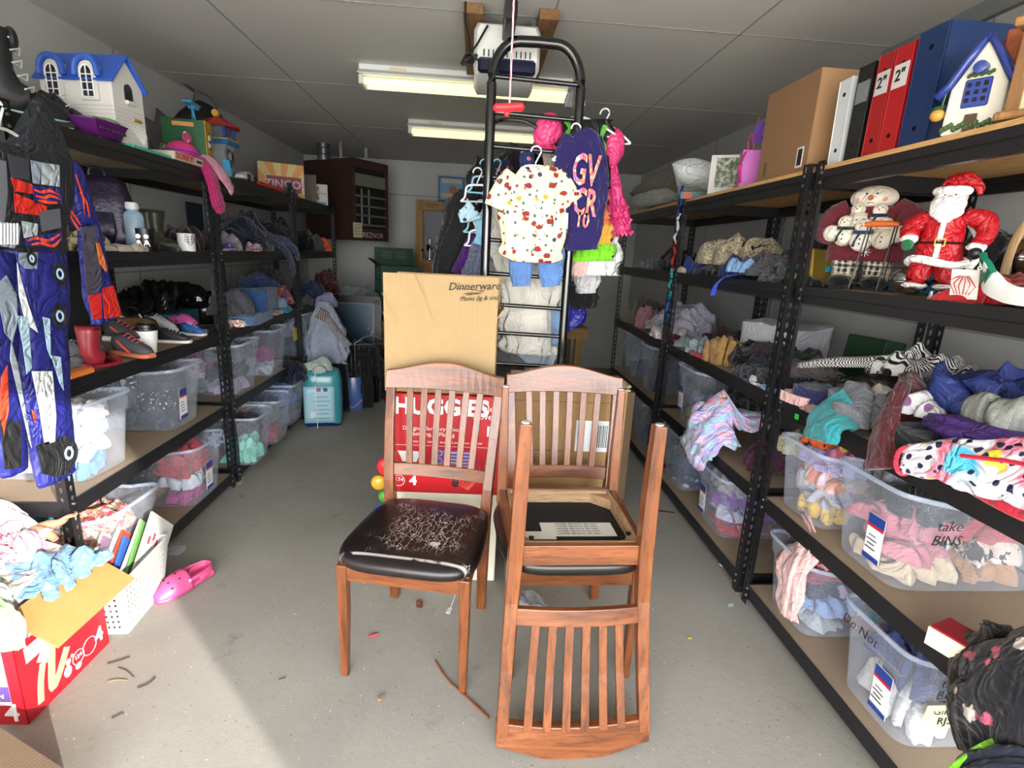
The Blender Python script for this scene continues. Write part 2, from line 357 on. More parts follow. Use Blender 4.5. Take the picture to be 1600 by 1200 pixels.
# overhead door track at right
t = thing('door_track', 'galvanized overhead door track hung near the right wall', 'door track', (0, 0, 0))
GAL = P('8d9294', .35, .85, .15)
q0 = atz(1318, 62, 2.22); X = 1.55
g = G().box((X, .95, 2.25), (.06, 2.4, .003)).box((X-.03, .95, 2.225), (.003, 2.4, .05)).box((X+.028, .95, 2.235), (.003, 2.4, .03)).box((X-.02, .95, 2.2), (.02, 2.4, .003)); g.out('rail', GAL, t)
G().box((1.78, 1.75, 2.33), (.035, .003, .26), rot=(0, -.1, 0)).box((X, 1.75, 2.34), (.035, .003, .2)).out('hanger', GAL, t)
G().sweep([(X-.13, 1.3, 2.2), (X+.02, 1.3, 2.2)], .012, 10).ball((X-.12, 1.3, 2.2), .017, 10).out('roller', P('3b3d40', .35, .7), t, smooth=True)
# ================================================================ racks
HOLE = {}
def post_mesh():
    """L-angle post with a keyhole slot in every 38 mm of both flanges"""
    g = G(); w, p, n_ = .036, .0385, 47
    for fl in (0, 1):
        def q(u, z): return (u, 0, z) if fl == 0 else (0, u, z)
        for k in range(n_):
            z = k*p; o = [(0, z), (w/2, z), (w, z), (w, z+p), (w/2, z+p), (0, z+p)]
            cx = w*.54; h = [(cx-.0035, z+.008), (cx+.0035, z+.008), (cx+.007, z+.022), (cx+.004, z+.030), (cx-.004, z+.030), (cx-.007, z+.022)]
            idx = [0, 2, 3, 5]
            O = [(0, z), (w, z), (w, z+p), (0, z+p)]; vs = [q(*a) for a in O+h]
            fs = [(0, 1, 5, 4), (1, 2, 7, 6, 5), (2, 3, 8, 7), (3, 0, 4, 9, 8)]
            g.add(vs, fs)
    o = g.out('post', BLACK, solid=.0022); me = o.data; bpy.data.objects.remove(o); return me
PM = post_mesh()
RIV = P('b9bbc0', .3, .9)
BOARD = P('9b8872', .8, 0, .12, .2, 120); BEAM = P('1b1b1e', .42, 0, .2, .08, 90); OSB = wood('b98a52', 'd9ad70', .75, 1.6, 1)
LV = [.09, .51, .93, 1.37, 1.78]
def rack(y0, y1, side, label, d=.6, xf=None):
    s = 1 if side == 'R' else -1; x = (1.215 if s > 0 else -1.405) if xf is None else xf; xb = x+s*d
    t = thing('storage_rack', label, 'shelving rack', (x, y0, 0), 0, 'black steel racks along both walls')
    for (px, py, rz) in ((x, y0, 0), (x, y1, -PI/2), (xb, y0, PI/2), (xb, y1, PI)):
        if s < 0: rz = {(x, y0): PI/2, (x, y1): PI, (xb, y0): 0, (xb, y1): -PI/2}[(px, py)]
        o = bpy.data.objects.new('post', PM); COL.objects.link(o); o.parent = t; o.location = (px-x, py-y0, 0); o.rotation_euler = (0, 0, rz)
        md = o.modifiers.new('t', 'SOLIDIFY'); md.thickness = .0022
    ym = (y1-y0)/2; L = y1-y0-.01
    for i, z in enumerate(LV):
        zt = z
        prof = [(0, zt+.002), (0, zt-.028), (.006, zt-.032), (.006, zt-.062), (.03, zt-.062), (.03, zt-.058), (.010, zt-.058), (.010, zt-.030), (.004, zt-.026), (.004, zt+.002)]
        for q, f in ((0, 1), (s*d, -1)):
            G().prism([(q+s*f*(a+.003), b) for a, b in prof], .006, L+.002, 'y').out('shelf_beam', BEAM, t)
        for yy in (.008, L-.002): G().box((s*d/2, yy, zt-.03), (d-.02, .012, .055)).out('side_beam', BEAM, t)
        top = s > 0 and i == 4
        G().box((s*d/2, ym, zt+(.004 if top else -.011)), (d-(.004 if top else .016), L-.01, .014)).out('shelf_board', OSB if top else BOARD, t)
    g = G()
    for z in LV:
        for yy in (.02, L-.02):
            for dz in (-.012, -.045): g.sweep([(-s*.004, yy, z+dz), (s*.002, yy, z+dz)], .005, 8)
    g.out('rivet', RIV, t)
    return t
rack(.72, 1.94, 'R', 'black shelving rack on the right holding binders and Santa')
rack(1.99, 3.21, 'R', 'black shelving rack on the right, second from the camera')
rack(3.26, 4.48, 'R', 'black shelving rack on the right, third and last from the camera')
rack(1.78, 3.0, 'L', 'black shelving rack on the left nearest, under the toy house')
rack(3.05, 4.3, 'L', 'black shelving rack on the left, third from the camera')
rack(4.34, 5.5, 'L', 'black shelving rack on the left, farthest, near the heater')
# ================================================================ chairs
CW = wood('4c2814', '8e5026', .32, 1., 2, .35); CWX = wood('4c2814', '8e5026', .32, 1., 0, .35)
RAW = wood('8a6b4c', 'b8977244'[:6], .7, 1., 0)
def leather():
    n = N('cracked_leather'); n.set(Roughness=.32)
    v = n.n('TexVoronoi', feature='DISTANCE_TO_EDGE', i0=n.mix(.05, n.map(sc=(1.5, .42, 1)), n.n('TexNoise', i0=n.tc, i2=30.).outputs[1])); v.inputs['Scale'].default_value = 42
    s_ = n.n('SeparateXYZ', i0=n.tc)
    cx = n.math('ABSOLUTE', n.math('SUBTRACT', s_.outputs[0], .03)); cy = n.math('ABSOLUTE', n.math('SUBTRACT', s_.outputs[1], -.03))
    m = n.math('MAXIMUM', n.math('DIVIDE', cx, .155), n.math('DIVIDE', cy, .15))
    m = n.math('ADD', m, n.math('MULTIPLY', n.math('SUBTRACT', n.noise(14, 3), .5), 1.6))
    area = n.ramp(m, [(.7, (1, 1, 1)), (1.0, (0, 0, 0))])
    cr = n.ramp(v.outputs[0], [(.018, (1, 1, 1)), (.035, (0, 0, 0))])
    pat = n.ramp(n.noise(11, 2), [(.69, (0, 0, 0)), (.71, (1, 1, 1))])
    edge = n.math('MULTIPLY', n.ramp(n.math('ABSOLUTE', n.math('ADD', s_.outputs[1], .208)), [(.003, (1, 1, 1)), (.007, (0, 0, 0))]), n.ramp(n.noise(18, 3), [(.42, (0, 0, 0)), (.5, (1, 1, 1))]))
    f = n.math('MULTIPLY', area, n.math('MAXIMUM', cr, pat)); f = n.math('MAXIMUM', f, edge)
    n.col(n.mix(f, n.mix(n.noise(8, 3), lin('120d0e'), lin('211819')), lin('b9b4b2'))); n.bump(n.math('SUBTRACT', n.noise(60, 3), f), .25, .002); return n.m
LEA = P('16120f', .3, 0, .2, .1, 50)
def chair(label, loc, rot, seat_mat, seatz=.475, under=False):
    t = thing('dining_chair', label, 'chair', loc, rot)
    for s in (-1, 1):
        x = s*.205
        G().sweep([(x, -.2, .43), (x, -.2, .25), (x+s*.002, -.203, 0)], [(.024, .024), (.0235, .0235), (.0165, .0165)], 4, up=(1, 1, 0)).out('leg', CW, t, bevel=.003, ang=30)
        g = G(); pts = [(s*.185, .235, 0), (s*.188, .215, .2), (s*.192, .205, .42), (s*.198, .212, .55), (s*.207, .245, .75), (s*.215, .29, .94)]
        wd = [(.017, .019), (.020, .022), (.021, .024), (.019, .019), (.018, .016), (.017, .013)]
        rows = []
        for (px, py, pz), (a, b) in zip(pts, wd): rows.append([(px-a, py-b, pz), (px+a, py-b, pz), (px+a, py+b, pz), (px-a, py+b, pz)])
        g.grid(rows, cv=True, caps=True).out('rear_post', CW, t, bevel=.003)
        for fx, fy in ((x, -.203), (s*.185, .235)): G().lathe([(.012, -.004), (.012, .0)], 12, (fx, fy, 0)).out('foot_glide', P('cfcfca', .3, .4), t)
        G().box((s*.197, 0, .405), (.022, .40, .06), rot=(0, 0, s*.04)).out('side_apron', CW, t, bevel=.002)
    G().box((0, -.2, .405), (.40, .022, .062)).out('front_apron', CWX, t, bevel=.002)
    G().box((0, .205, .405), (.37, .022, .062)).out('rear_apron', CWX, t, bevel=.002)
    if under:
        for s in (-1, 1):
            for q in (-1, 1):
                a = G().prism([(s*.185, q*.185), (s*.11, q*.185), (s*.185, q*.11)], .385, .425, 'z'); a.out('corner_block', RAW, t)
        G().box((0, .188, .40), (.36, .012, .05)).box((0, -.183, .40), (.37, .012, .05)).box((.183, 0, .40), (.01, .36, .05)).box((-.183, 0, .40), (.01, .36, .05)).out('inner_rail', RAW, t)
        g = G()
        for s in (-1, 1):
            for q in (.165, .14): g.lathe([(.009, -.006), (.006, 0)], 10, (s*(.165-(.165-q)), .13+(.165-q)*1.0, .384))
        g.out('bolt', P('1a1a1a', .4, .6), t)
        G().box((0, 0, .424), (.36, .36, .008)).out('dust_cover', P('0c0c0c', .9), t)
        o = G().box((.03, .03, .4188), (.24, .09, .0015)).box((-.10, .07, .4186), (.1, .05, .0015)).out('care_label', P('d9d8cf', .7), t)
        for k in range(5): text('UNDER PENALTY OF LAW', .012, P('555555', .8), o, (.03, .06-.016*k, .4178), (PI, 0, 0))
    # cushion: D-shaped, domed
    nr, nt_ = 12, 48; rows = []
    def outl(th, k):
        c_, s_ = math.cos(th), math.sin(th); e = .42
        x = math.copysign(abs(c_)**e, c_)*.243; y = math.copysign(abs(s_)**e, s_)
        y = y*.225 if y > 0 else y*(.225+.02*(1-abs(c_)**2))
        x *= (1-.085*(y+.2)/.42) if y > -.2 else 1
        if y > 0: x *= 1-.03*y/.22
        return x*k, y*k-.005
    for k, z in ((.0, .432), (.93, .432), (.985, .436), (1.0, .446), (1.0, .456), (.985, .466), (.95, .474), (.85, .481), (.65, .487), (.4, .491), (.15, .493), (.02, .493)):
        rows.append([(outl(2*PI*j/nt_, k)[0], outl(2*PI*j/nt_, k)[1], z+seatz-.475) for j in range(nt_)])
    G().grid(rows, cv=True, caps=True).out('seat', seat_mat, t, smooth=True, ang=180)
    # back
    def bow(x): return .02*(1-(x/.22)**2)
    def yb(z): return .205+.007*(z-.42)/.13 if z < .55 else .212+(.033*(z-.55)/.2 if z < .75 else .033+.045*(z-.75)/.19)
    def rail(z0, z1, arch, th, name, w=.2, dy=0):
        nx = 16; rows = []
        for i in range(nx+1):
            x = -w+2*w*i/nx; u = 1-(x/w)**2; y0, y1 = yb(z0)+bow(x)+dy, yb(z1)+bow(x)+dy; zt = z1+arch*(math.sin(PI*(x+w)/(2*w))**1.6)
            zb = z0+arch*.12*u
            rows.append([(x, y0-th, zb), (x, y0+th, zb), (x, y1+th, zt), (x, y1-th, zt)])
        return G().grid(rows, cv=True, caps=True).out(name, CWX, t, bevel=.003)
    rail(.905, .975, .040, .013, 'crest_rail', .233, -.008)
    rail(.565, .615, .0, .010, 'lower_rail', .195)
    for k in range(6):
        x = -.135+.27*k/5; pts = [(x*(.92+.13*(z-.6)/.33), yb(z)+bow(x), z) for z in (.6, .68, .76, .84, .92)]
        rows = [[(a-.0125, b-.006, c_), (a+.0125, b-.006, c_), (a+.0125, b+.006, c_), (a-.0125, b+.006, c_)] for a, b, c_ in pts]
        G().grid(rows, cv=True, caps=True).out('slat', CW, t, bevel=.0015)
    return t
chair('dark wood dining chair with a cracked black seat, on the left', (-.165, 1.70, 0), -.2, leather())
chair('upright dining chair on the right carrying an upside-down chair', (.365, 1.72, 0), .0, LEA)
chair('upside-down dining chair stacked on another chair, slatted back facing forward', (.325, 1.565, .992), (PI-.035, 0, .02), LEA, under=True)
# ================================================================ boxes in the middle
def box_thing(name, label, cat, c0, dims, rz, mat, group=None, part='carton'):
    """c0: centre of base"""
    t = thing(name, label, cat, c0, rz, group); G().box((0, 0, dims[2]/2), dims, b=.003).out(part, mat, t); return t
CARD = board('a2875f', 1); BRN = board('96704a'); BR2 = board('9c7a50', 1)
RED = P('b8141f', .35, 0, .08); WT = P('f2f2ee', .5, var=.03); INK = P('1c1a18', .7, var=0)
# cream box at the bottom
t = box_thing('wipes_box', 'cream box of baby wipes on the floor behind the left chair', 'box', (-.1, 2.21, 0), (.46, .26, .42), -.05, P('e9e6cf', .45))
y = -.132
text('natural care', .062, P('3d4436', .6), t, (.02, y, .33), FY)
G().box((-.1, y+.001, .012), (.25, .002, .02)).out('blue_panel', P('2b5fb0', .5), t)
G().box((.16, y+.001, .19), (.06, .002, .09)).out('green_panel', P('5d8f3c', .5), t)
g = G()
for k in range(5): g.ball((.1+.02*k, y, .24+.008*(k % 2)), (.014, .002, .02), 10)
g.out('printed_flower', P('6c8fc0', .5), t)
# red diaper box
t = box_thing('diaper_box', 'red diaper box behind the left chair, under the carton', 'box', (-.1, 2.21, .421), (.45, .26, .44), -.05, RED)
text('HUGGIES', .095, WT, t, (-.02, y, .385), FY, bold=.004)
text('little\nmovers', .035, WT, t, (.165, y, .37), FY)
text('Designed for Very-Private,\nJumping, & Playing', .024, WT, t, (-.05, y, .28), FY)
text('Concu pour ramper, sauter, et jouer sans reflechir', .015, WT, t, (.0, y, .235), FY)
G().box((.0, y, .217), (.42, .001, .0015)).out('rule', WT, t)
g = G().prism([(-.20, .19), (-.1, .19), (-.11, .17), (-.125, .13), (-.15, .115), (-.175, .13), (-.19, .17)], y-.001, y+.001, 'y'); g.out('printed_diaper', WT, t)
G().box((.04, y, .15), (.18, .002, .1), b=.0009).out('purple_panel', P('7b5aa8', .5), t)
for k in range(3): G().sweep([(-.025+.012*math.cos(a), y-.001, .185-.035*k+.012*math.sin(a)) for a in [i*PI/8 for i in range(16)]], .0012, 4, closed=True).out('panel_icon', WT, t)
for k in range(6): G().box((.06, y-.0015, .19-.015*k), (.1-.02*(k % 2), .001, .003)).out('printed_line', WT, t)
G().sweep([(-.195+.024*math.cos(a), y-.001, .055+.024*math.sin(a)) for a in [i*PI/12 for i in range(24)]], .0013, 4, closed=True).out('count_ring', WT, t)
text('174', .026, WT, t, (-.195, y, .058), FY); text('4', .06, WT, t, (-.135, y, .055), FY, bold=.002)
G().box((.19, y, .29), (.035, .002, .045)).out('sticker', P('d5dde0', .4), t)
g = G()
for k in range(9): g.sweep([(.1, y, .02), (.1+.012*(k-4), y, .05+.004*k), (.1+.016*(k-4), y, .09+.02*((k*5) % 3))], .0016, 4)
g.out('printed_plant', P('e2705a', .5), t)
g = G().ball((.04, y, .075), (.012, .002, .012), 10).ball((.03, y, .09), (.007, .002, .007), 8).ball((.052, y, .09), (.007, .002, .007), 8).ball((.045, y, .05), (.016, .002, .018), 10); g.out('printed_figure', P('2a1416', .5), t)
# dinnerware carton
t = thing('moving_carton', 'tan carton marked dinnerware on the diaper box', 'cardboard box', (-.125, 2.26, .865), -.06)
G().box((0, -.03, .15), (.45, .28, .3), b=.003).out('carton', CARD, t)
G().box((0, -.171, .385), (.45, .004, .185), rot=(.03, 0, 0)).out('flap', CARD, t)
G().box((0, .111, .385), (.46, .004, .17), rot=(-.1, 0, 0)).out('flap', CARD, t)
G().box((.226, -.03, .32), (.004, .27, .08), rot=(0, .6, 0)).out('flap', CARD, t)
text('Dinnerware', .042, INK, t, (.13, -.181, .44), (PI/2, -.06, 0), shear=.3, bold=0)
text('Plates (lg & sm)', .024, INK, t, (.15, -.179, .395), (PI/2, -.08, 0), shear=.3, bold=0)
G().sweep([(.06, -.179, .43), (.17, -.181, .425), (.1, -.178, .405), (.16, -.179, .415), (.09, -.177, .41), (.13, -.178, .418)], .0009, 4).out('scribble', INK, t)
G().sweep([(-.1, -.186, .475), (-.06, -.18, .39), (-.03, -.175, .3)], .001, 4).sweep([(-.23, -.178, .40), (-.2, -.174, .34), (-.17, -.172, .3)], .001, 4).out('crease', P('a98f62', .8), t)
# boxes behind chair 2
t = box_thing('shipping_carton', 'tan carton with a white barcode sticker behind the stacked chairs', 'cardboard box', (.42, 2.225, .0), (.48, .24, .9), -.03, BR2)
y = -.122
for zz in (.62, .84): G().box((0, y, zz), (.47, .003, .003)).out('crease', P('7b5d3a', .8), t)
o = G().box((.13, y-.001, .69), (.2, .002, .14)).out('shipping_label', P('dfe3e6', .5), t)
g = G()
for k in range(16): g.box((.12+.005*k+.002*(k % 3), y-.003, .69), (.002+.001*(k % 2), .001, .1))
g.out('barcode', INK, o)
text('TIMOREEI', .022, INK, o, (.06, y-.003, .69), (PI/2, PI/2, 0))
G().box((.215, y-.001, .70), (.03, .003, .37)).out('side_flap', board('7d6041'), t)
G().box((.0, .0, .905), (.5, .24, .004), rot=(.03, .02, 0)).out('flap', board('d8c19c'), t)
# ================================================================ cloth, bins, hangers
def smooth(pts, k=5):
    P_ = [Vector(p) for p in pts]; out = []
    for i in range(len(P_)-1):
        a, b, c, d = P_[max(i-1, 0)], P_[i], P_[i+1], P_[min(i+2, len(P_)-1)]
        for j in range(k):
            t = j/k; out.append(.5*((2*b)+(c-a)*t+(2*a-5*b+4*c-d)*t*t+(3*b-a-3*c+d)*t**3))
    return out+[P_[-1]]
def smr(r, k=5):
    out = []
    for i in range(len(r)-1):
        for j in range(k):
            t = j/k; t = t*t*(3-2*t)
            a, b = r[i], r[i+1]
            out.append((a[0]*(1-t)+b[0]*t, a[1]*(1-t)+b[1]*t) if isinstance(a, (tuple, list)) else a*(1-t)+b*t)
    return out+[r[-1]]
def nz(X, Y, rg, f, k=4):
    o = 0
    for i in range(k):
        a = rg.random()*6.3; ff = f*(.6+rg.random()*.9); o = o+np.sin(ff*(X*math.cos(a)+Y*math.sin(a))+rg.random()*6.3)/k
    return o
def heap_mesh(sx, sy, sz, seed, kind='crumple', nr=28, nt_=92, layers=3):
    rg = random.Random(seed); big = max(sx, sy)
    th = np.linspace(0, 2*PI, nt_, endpoint=False)
    if kind == 'fold':
        e = .35; prof = [(1, i/9) for i in range(10)]+[(1-.16*i/3, 1+.0*i) for i in (1, 2)]+[(k, 1.02) for k in np.linspace(.86, .04, nr-10)]
    elif kind == 'roll': e = .8; prof = [(math.cos(a)**.5, math.sin(a)**.8) for a in np.linspace(0, PI/2*.985, nr)]
    else: e = .75; prof = [(math.cos(a)**.75, math.sin(a)**.95) for a in np.linspace(0, PI/2*.985, nr)]
    irr = .0 if kind == 'fold' else .16
    R = 1+irr*(np.sin(2*th+rg.random()*6)+.7*np.sin(3*th+rg.random()*6)+.5*np.sin(5*th+rg.random()*6))/1.6
    cx = np.sign(np.cos(th))*np.abs(np.cos(th))**e; cy = np.sign(np.sin(th))*np.abs(np.sin(th))**e
    rr = np.array([p[0] for p in prof])[:, None]; zz = np.array([p[1] for p in prof])[:, None]
    X = rr*(R*cx)[None, :]; Y = rr*(R*cy)[None, :]; Z = np.repeat(zz, nt_, 1)
    xs, ys = X*sx/2/.12, Y*sy/2/.12       # feature scale in units of 12 cm
    w1 = nz(xs, ys, rg, 1.6, 3); w2 = nz(xs, ys, rg, 1.8, 3); a = rg.random()*3.1; b = a+.6+rg.random()
    AB = lambda q: np.sqrt(q*q+.03)-.06
    r1 = (1-AB(np.sin(2.6*(xs*math.cos(a)+ys*math.sin(a))+2.2*w1+1.2*Z)))**1.6
    r2 = (1-AB(np.sin(3.6*(xs*math.cos(b)+ys*math.sin(b))+2.5*w2-1.1*Z)))**1.8
    if kind == 'fold':
        X = X*(1-.035*np.abs(np.sin(layers*PI*Z))**.35*(Z < 1)); Y = Y*(1-.045*(1-np.abs(np.sin(layers*PI*Z))**.5)*(Z < 1)+.03*w2)
        Zo = sz*(Z*(1+.10*w1)-.08*r1*(rr < .9)-.05*r2+.05*nz(xs, ys, rg, 2.5))
        X = X*(1+.04*w2)
    else:
        amp = min(.036, sz*.36); a3 = rg.random()*3; r3 = (1-np.sqrt(.03+np.sin(6.2*(xs*math.cos(a3)+ys*math.sin(a3))+3.2*w1+2*w2)**2))**1.5
        Zo = sz*Z*(.80+.28*w1)+amp*(1.0*r1+.7*r2+.45*r3-.65)*np.minimum(1, Z*2.2)
        k = 1+(.9*(r1-.4)+.7*(r2-.3)+.5*(r3-.3))*amp/(big*.5)*(1-Z)
        X = X*k; Y = Y*k
    Zo = np.maximum(Zo, .0); Zo[0] = 0
    V = np.stack([X*sx/2, Y*sy/2, Zo], -1)
    return V
def cloth(name, label, cat, loc, size, rz, mat, seed, kind='crumple', group=None, tilt=None, parent=None, layers=3):
    V = heap_mesh(*size, seed, kind, layers=layers); g = G().grid([[tuple(p) for p in r] for r in V.tolist()], cv=True, caps=True)
    o = g.out(name, mat, parent, smooth=True, ang=180 if kind != 'fold' else 60, loc=loc, rot=(tilt[0], tilt[1], rz) if tilt else (0, 0, rz))
    if label: tag(o, label, cat, group)
    return o
def drape(name, label, cat, path, wr, mat, seed=0, fold=.12, nf=7, up=(0, 0, 1), k=6, n=60, rnd=.75, group=None, parent=None):
    """cloth strip, sleeve or trouser leg along a path; wr = (half width, half thickness) per point"""
    o = G().sweep(smooth(path, k), smr(wr, k), n, up=up, fold=fold, nf=nf, seed=seed, rnd=rnd).out(name, mat, parent, smooth=True, ang=180)
    if parent: o.matrix_parent_inverse = parent.matrix_basis.inverted()
    if label: tag(o, label, cat, group)
    return o
BINM = clear(); RIMM = clear('cdd8e8', .72, .25)
def bin_(label, loc, w, d, h, rz=0, panel=None, marker=None, low=.0, mat=None, dark=False):
    """w along local x (short end faces local -y), d along local y"""
    t = thing('storage_bin', label, 'plastic bin', loc, rz, 'clear plastic storage bins'); np_ = 44
    def per(k, zf):
        tp = .86+.14*zf+(.025 if zf > .74 else 0); hx, hy = w/2*tp/1.025, d/2*tp/1.025; e = .28; out = []
        for j in range(np_):
            a = 2*PI*(j+.5)/np_; c_, s_ = math.cos(a), math.sin(a)
            x = math.copysign(abs(c_)**e, c_)*hx; y = math.copysign(abs(s_)**e, s_)*hy
            dip = low*h*(max(0, math.cos(PI*y/d))**1.5)*(1 if abs(x) > hx*.8 else 0) if zf > .9 else 0
            out.append((x, y, zf*h-dip))
        return out
    rows = [per(0, z) for z in (0.0, .012, .3, .6, .735, .745, .88, 1.)]
    rows[0] = [(x*.94, y*.94, 0) for x, y, z in rows[0]]
    G().grid([[(0, 0, .002)]*np_]+rows, cv=True).out('tub', mat or BINM, t, smooth=True, ang=50)
    top = rows[-1]; G().sweep([(x*1.012, y*1.012, z-.004) for x, y, z in top], [(.006, .008)]*np_, 6, closed=True).out('rim', RIMM, t, smooth=True, ang=60)
    if panel is not None:
        px = panel; o = G().box((px, -d/2*.952-.001, h*.42), (.065, .0015, .15), rot=(.05, 0, 0)).out('product_label', P('e8eaec', .4, var=.02), t)
        G().box((px, -d/2*.957-.0035, h*.42+.058), (.065, .001, .032), rot=(.05, 0, 0)).out('label_band', P('1f3f8f', .4), o)
        G().box((px, -d/2*.957-.0030, h*.42+.037), (.065, .001, .01), rot=(.05, 0, 0)).out('label_stripe', P('c32030', .4), o)
        G().box((px, -d/2*.950-.0016, h*.42-.066), (.065, .001, .016), rot=(.05, 0, 0)).out('label_foot', P('1f3f8f', .4), o)
        for k_ in range(5): G().box((px-.008, -d/2*.954-.0016, h*.42+.02-.014*k_), (.04-.012*(k_ % 2), .001, .003), rot=(.05, 0, 0)).out('printed_line', INK, o)
    if marker:
        for s_, side, u, z, sz_ in marker:
            if side == 'end': text(s_, sz_, INK, t, (u, -d/2*.99-.004, z), (PI/2-.03, -.08, 0), shear=.2, name='marker_writing', bold=-.0005)
            elif side == 'left': text(s_, sz_, INK, t, (-w/2*.99-.004, u, z), (PI/2, 0, -PI/2), shear=.2, name='marker_writing', bold=-.0005)
            else: text(s_, sz_, INK, t, (w/2*.99+.004, u, z), (PI/2, 0, PI/2), shear=.2, name='marker_writing', bold=-.0005)
    return t
def fill(t, w, d, h, where, items, seed):
    """items: (name, words, material, kind) packed in two columns, front (aisle) and back, bottom to top"""
    rg = random.Random(seed); rz = t.rotation_euler.z; lv = [0, 0]; n_ = max(1, (len(items)+1)//2)
    for i, it in enumerate(items):
        nm, words, m = it[:3]; kd = it[3] if len(it) > 3 else 'crumple'; over = it[4] if len(it) > 4 else 1.
        c_ = i % 2; hz = h*.98/n_*over*(1.05 if i >= len(items)-2 else 1.25); z = lv[c_]; lv[c_] += h*.9/n_
        k = .80+.12*min(1, z/h); y = (-.235, .225)[c_]*d*k
        p = Matrix.Rotation(rz, 4, 'Z')@Vector((rg.uniform(-.01, .01), y, z+.004))
        cloth(nm, f'{words} in bin {where}', 'clothing', Vector(t.location)+p, (w*k*.9, d*k*.46, hz), rz, m, seed*31+i, kd, group='clothes filling the bins')
def hanger(label, p, rz, mat, w=.36, group='plastic clothes hangers'):
    t = thing('clothes_hanger', label, 'hanger', p, rz, group)
    G().sweep([(.022*math.cos(a), 0, .022*math.sin(a)+.055) for a in [PI*1.02-i*.35 for i in range(10)]][:10]+[(0, 0, .012), (0, 0, 0)], .0035, 8).out('hook', mat, t, smooth=True)
    G().sweep(smooth([(-w/2, 0, -.075), (-w/2+.02, 0, -.055), (-.05, 0, -.008), (0, 0, .0), (.05, 0, -.008), (w/2-.02, 0, -.055), (w/2, 0, -.075)], 4), .005, 8).sweep([(-w/2, 0, -.075), (w/2, 0, -.075)], .004, 8).out('bar', mat, t, smooth=True)
    return t
def crumple_bag(name, label, cat, loc, size, mat, seed, n=28, rz=0):
    rg = random.Random(seed); rows = []; ph = [rg.random()*6.3 for _ in range(8)]
    prof = [(0, 0), (.9, .0), (1, .06), (1.02, .3), (1, .6), (.86, .82), (.5, .93), (.28, .97), (.34, 1.05), (.1, 1.08)]
    pr = smr(prof, 3)
    for i, (r, z) in enumerate(pr):
        row = []
        for j in range(n):
            a = 2*PI*j/n; k = 1+.05*math.sin(3*a+ph[0]+2*z)+.04*math.sin(5*a+ph[1]-5*z)+.035*math.sin(9*a+ph[2]+7*z)+.05*math.sin(8*z+ph[3]+2*a)
            e = .7; row.append((size[0]/2*r*k*math.copysign(abs(math.cos(a))**e, math.cos(a)), size[1]/2*r*k*math.copysign(abs(math.sin(a))**e, math.sin(a)), size[2]*z/1.08))
        rows.append(row)
    return tag(G().grid(rows, cv=True, caps=True).out(name, mat, None, smooth=True, ang=180, loc=loc, rot=(0, 0, rz)), label, cat)
# ================================================================ right rack: bins
def f_(*a, **k): return fab(*a, **k)
RX = 1.215
def rbin(where, y, z, w, d, h, items, seed, label=None, **k):
    t = bin_(f'clear plastic bin {where}' if not label else label, (RX+d/2+.012+k.pop('dx', 0), y, z), w, d, h, -PI/2+k.pop('tw', 0), **k)
    fill(t, w, d, h, where, items, seed); return t
# second shelf (z .51)
rbin('with an orange and black hat on top', 1.77, .51, .29, .5, .29, [
    ('leggings', 'yellow leggings', f_('e0b84e')), ('shirt', 'dark grey shirt', f_('3a3a40')), ('shirt', 'pale grey tulle skirt', f_('b9b6be')), ('pants', 'navy pants', f_('262b45')),
    ('sock', 'orange and pink tie-dye sock', f_('f08a4a', 'tie', 'e77dae', 1, 'f4a05a')), ('shirt', 'red shirt', f_('a8343c')), ('skirt', 'lilac ruffled skirt', f_('a99ac4')), ('pants', 'black pants', f_('1c1b20'))], 3, tw=.04, low=.1)
rbin('marked Take Bins beneath the purple jacket', 1.42, .51, .32, .56, .32, [
    ('shirt', 'cream shirt', f_('e5cfae')), ('pants', 'tan pants at the back', f_('b98a62')), ('shirt', 'light pink shirt', f_('d98b95')), ('blouse', 'zebra print blouse', f_('d9c7b4', 'camo', '3c3530', 1.6, 'f0e6da')),
    ('shirt', 'pink waffle shirt', f_('c87a86')), ('shirt', 'red and white holiday shirt', f_('b8343c')), ('jacket', 'black jacket', f_('18181a')), ('pajamas', 'dark green snowman pajamas', f_('2c5a3c', 'bubble', 'e8e8e8', .7, 'c03038'))], 4,
    panel=.06, marker=[('take\nBINS', 'right', -.14, .21, .045)], low=.12, dx=.0)
cloth('hoodie', 'bright blue hoodie on top of the bin marked Take Bins', 'clothing', (1.50, 1.36, .78), (.17, .19, .10), .3, f_('1f8fc8'), 71)
cloth('jacket', 'black jacket spilling over the bin marked Take Bins', 'clothing', (1.66, 1.32, .77), (.26, .22, .10), .3, f_('19191b'), 72)
cloth('hoodie', 'grey hoodie with pale lining at the near corner of the bin marked Take Bins', 'clothing', (1.42, 1.52, .77), (.2, .16, .09), 1.3, f_('5b5c60', 'heather', '8a8b90'), 73)
cloth('hat', 'orange and black knit hat on the bin below the pink folded shirt', 'hat', (1.36, 1.84, .755), (.13, .14, .10), .3, f_('e8622a', 'camo', '17120f', 1.2, 'e8622a'), 74)
cloth('slipper_sock', 'pink slipper sock beside the orange and black hat', 'sock', (1.38, 1.71, .765), (.09, .1, .05), .3, f_('c65a78', 'bubble', 'e9c25a', 1, 'd98aa0'), 75)
rbin('with yellow clothes beside the rainbow dress', 2.87, .51, .34, .52, .34, [
    ('shirt', 'yellow shirt', f_('b9ad3e')), ('shirt', 'grey lace shirt', f_('6a676c')), ('shirt', 'pale blue shirt', f_('8d95b4')), ('shirt', 'salmon pink shirt', f_('d98e86')), ('pants', 'dark pants', f_('26262c')), ('sweater', 'beige sweater', f_('a98e68'))], 6, panel=-.06, low=.1)
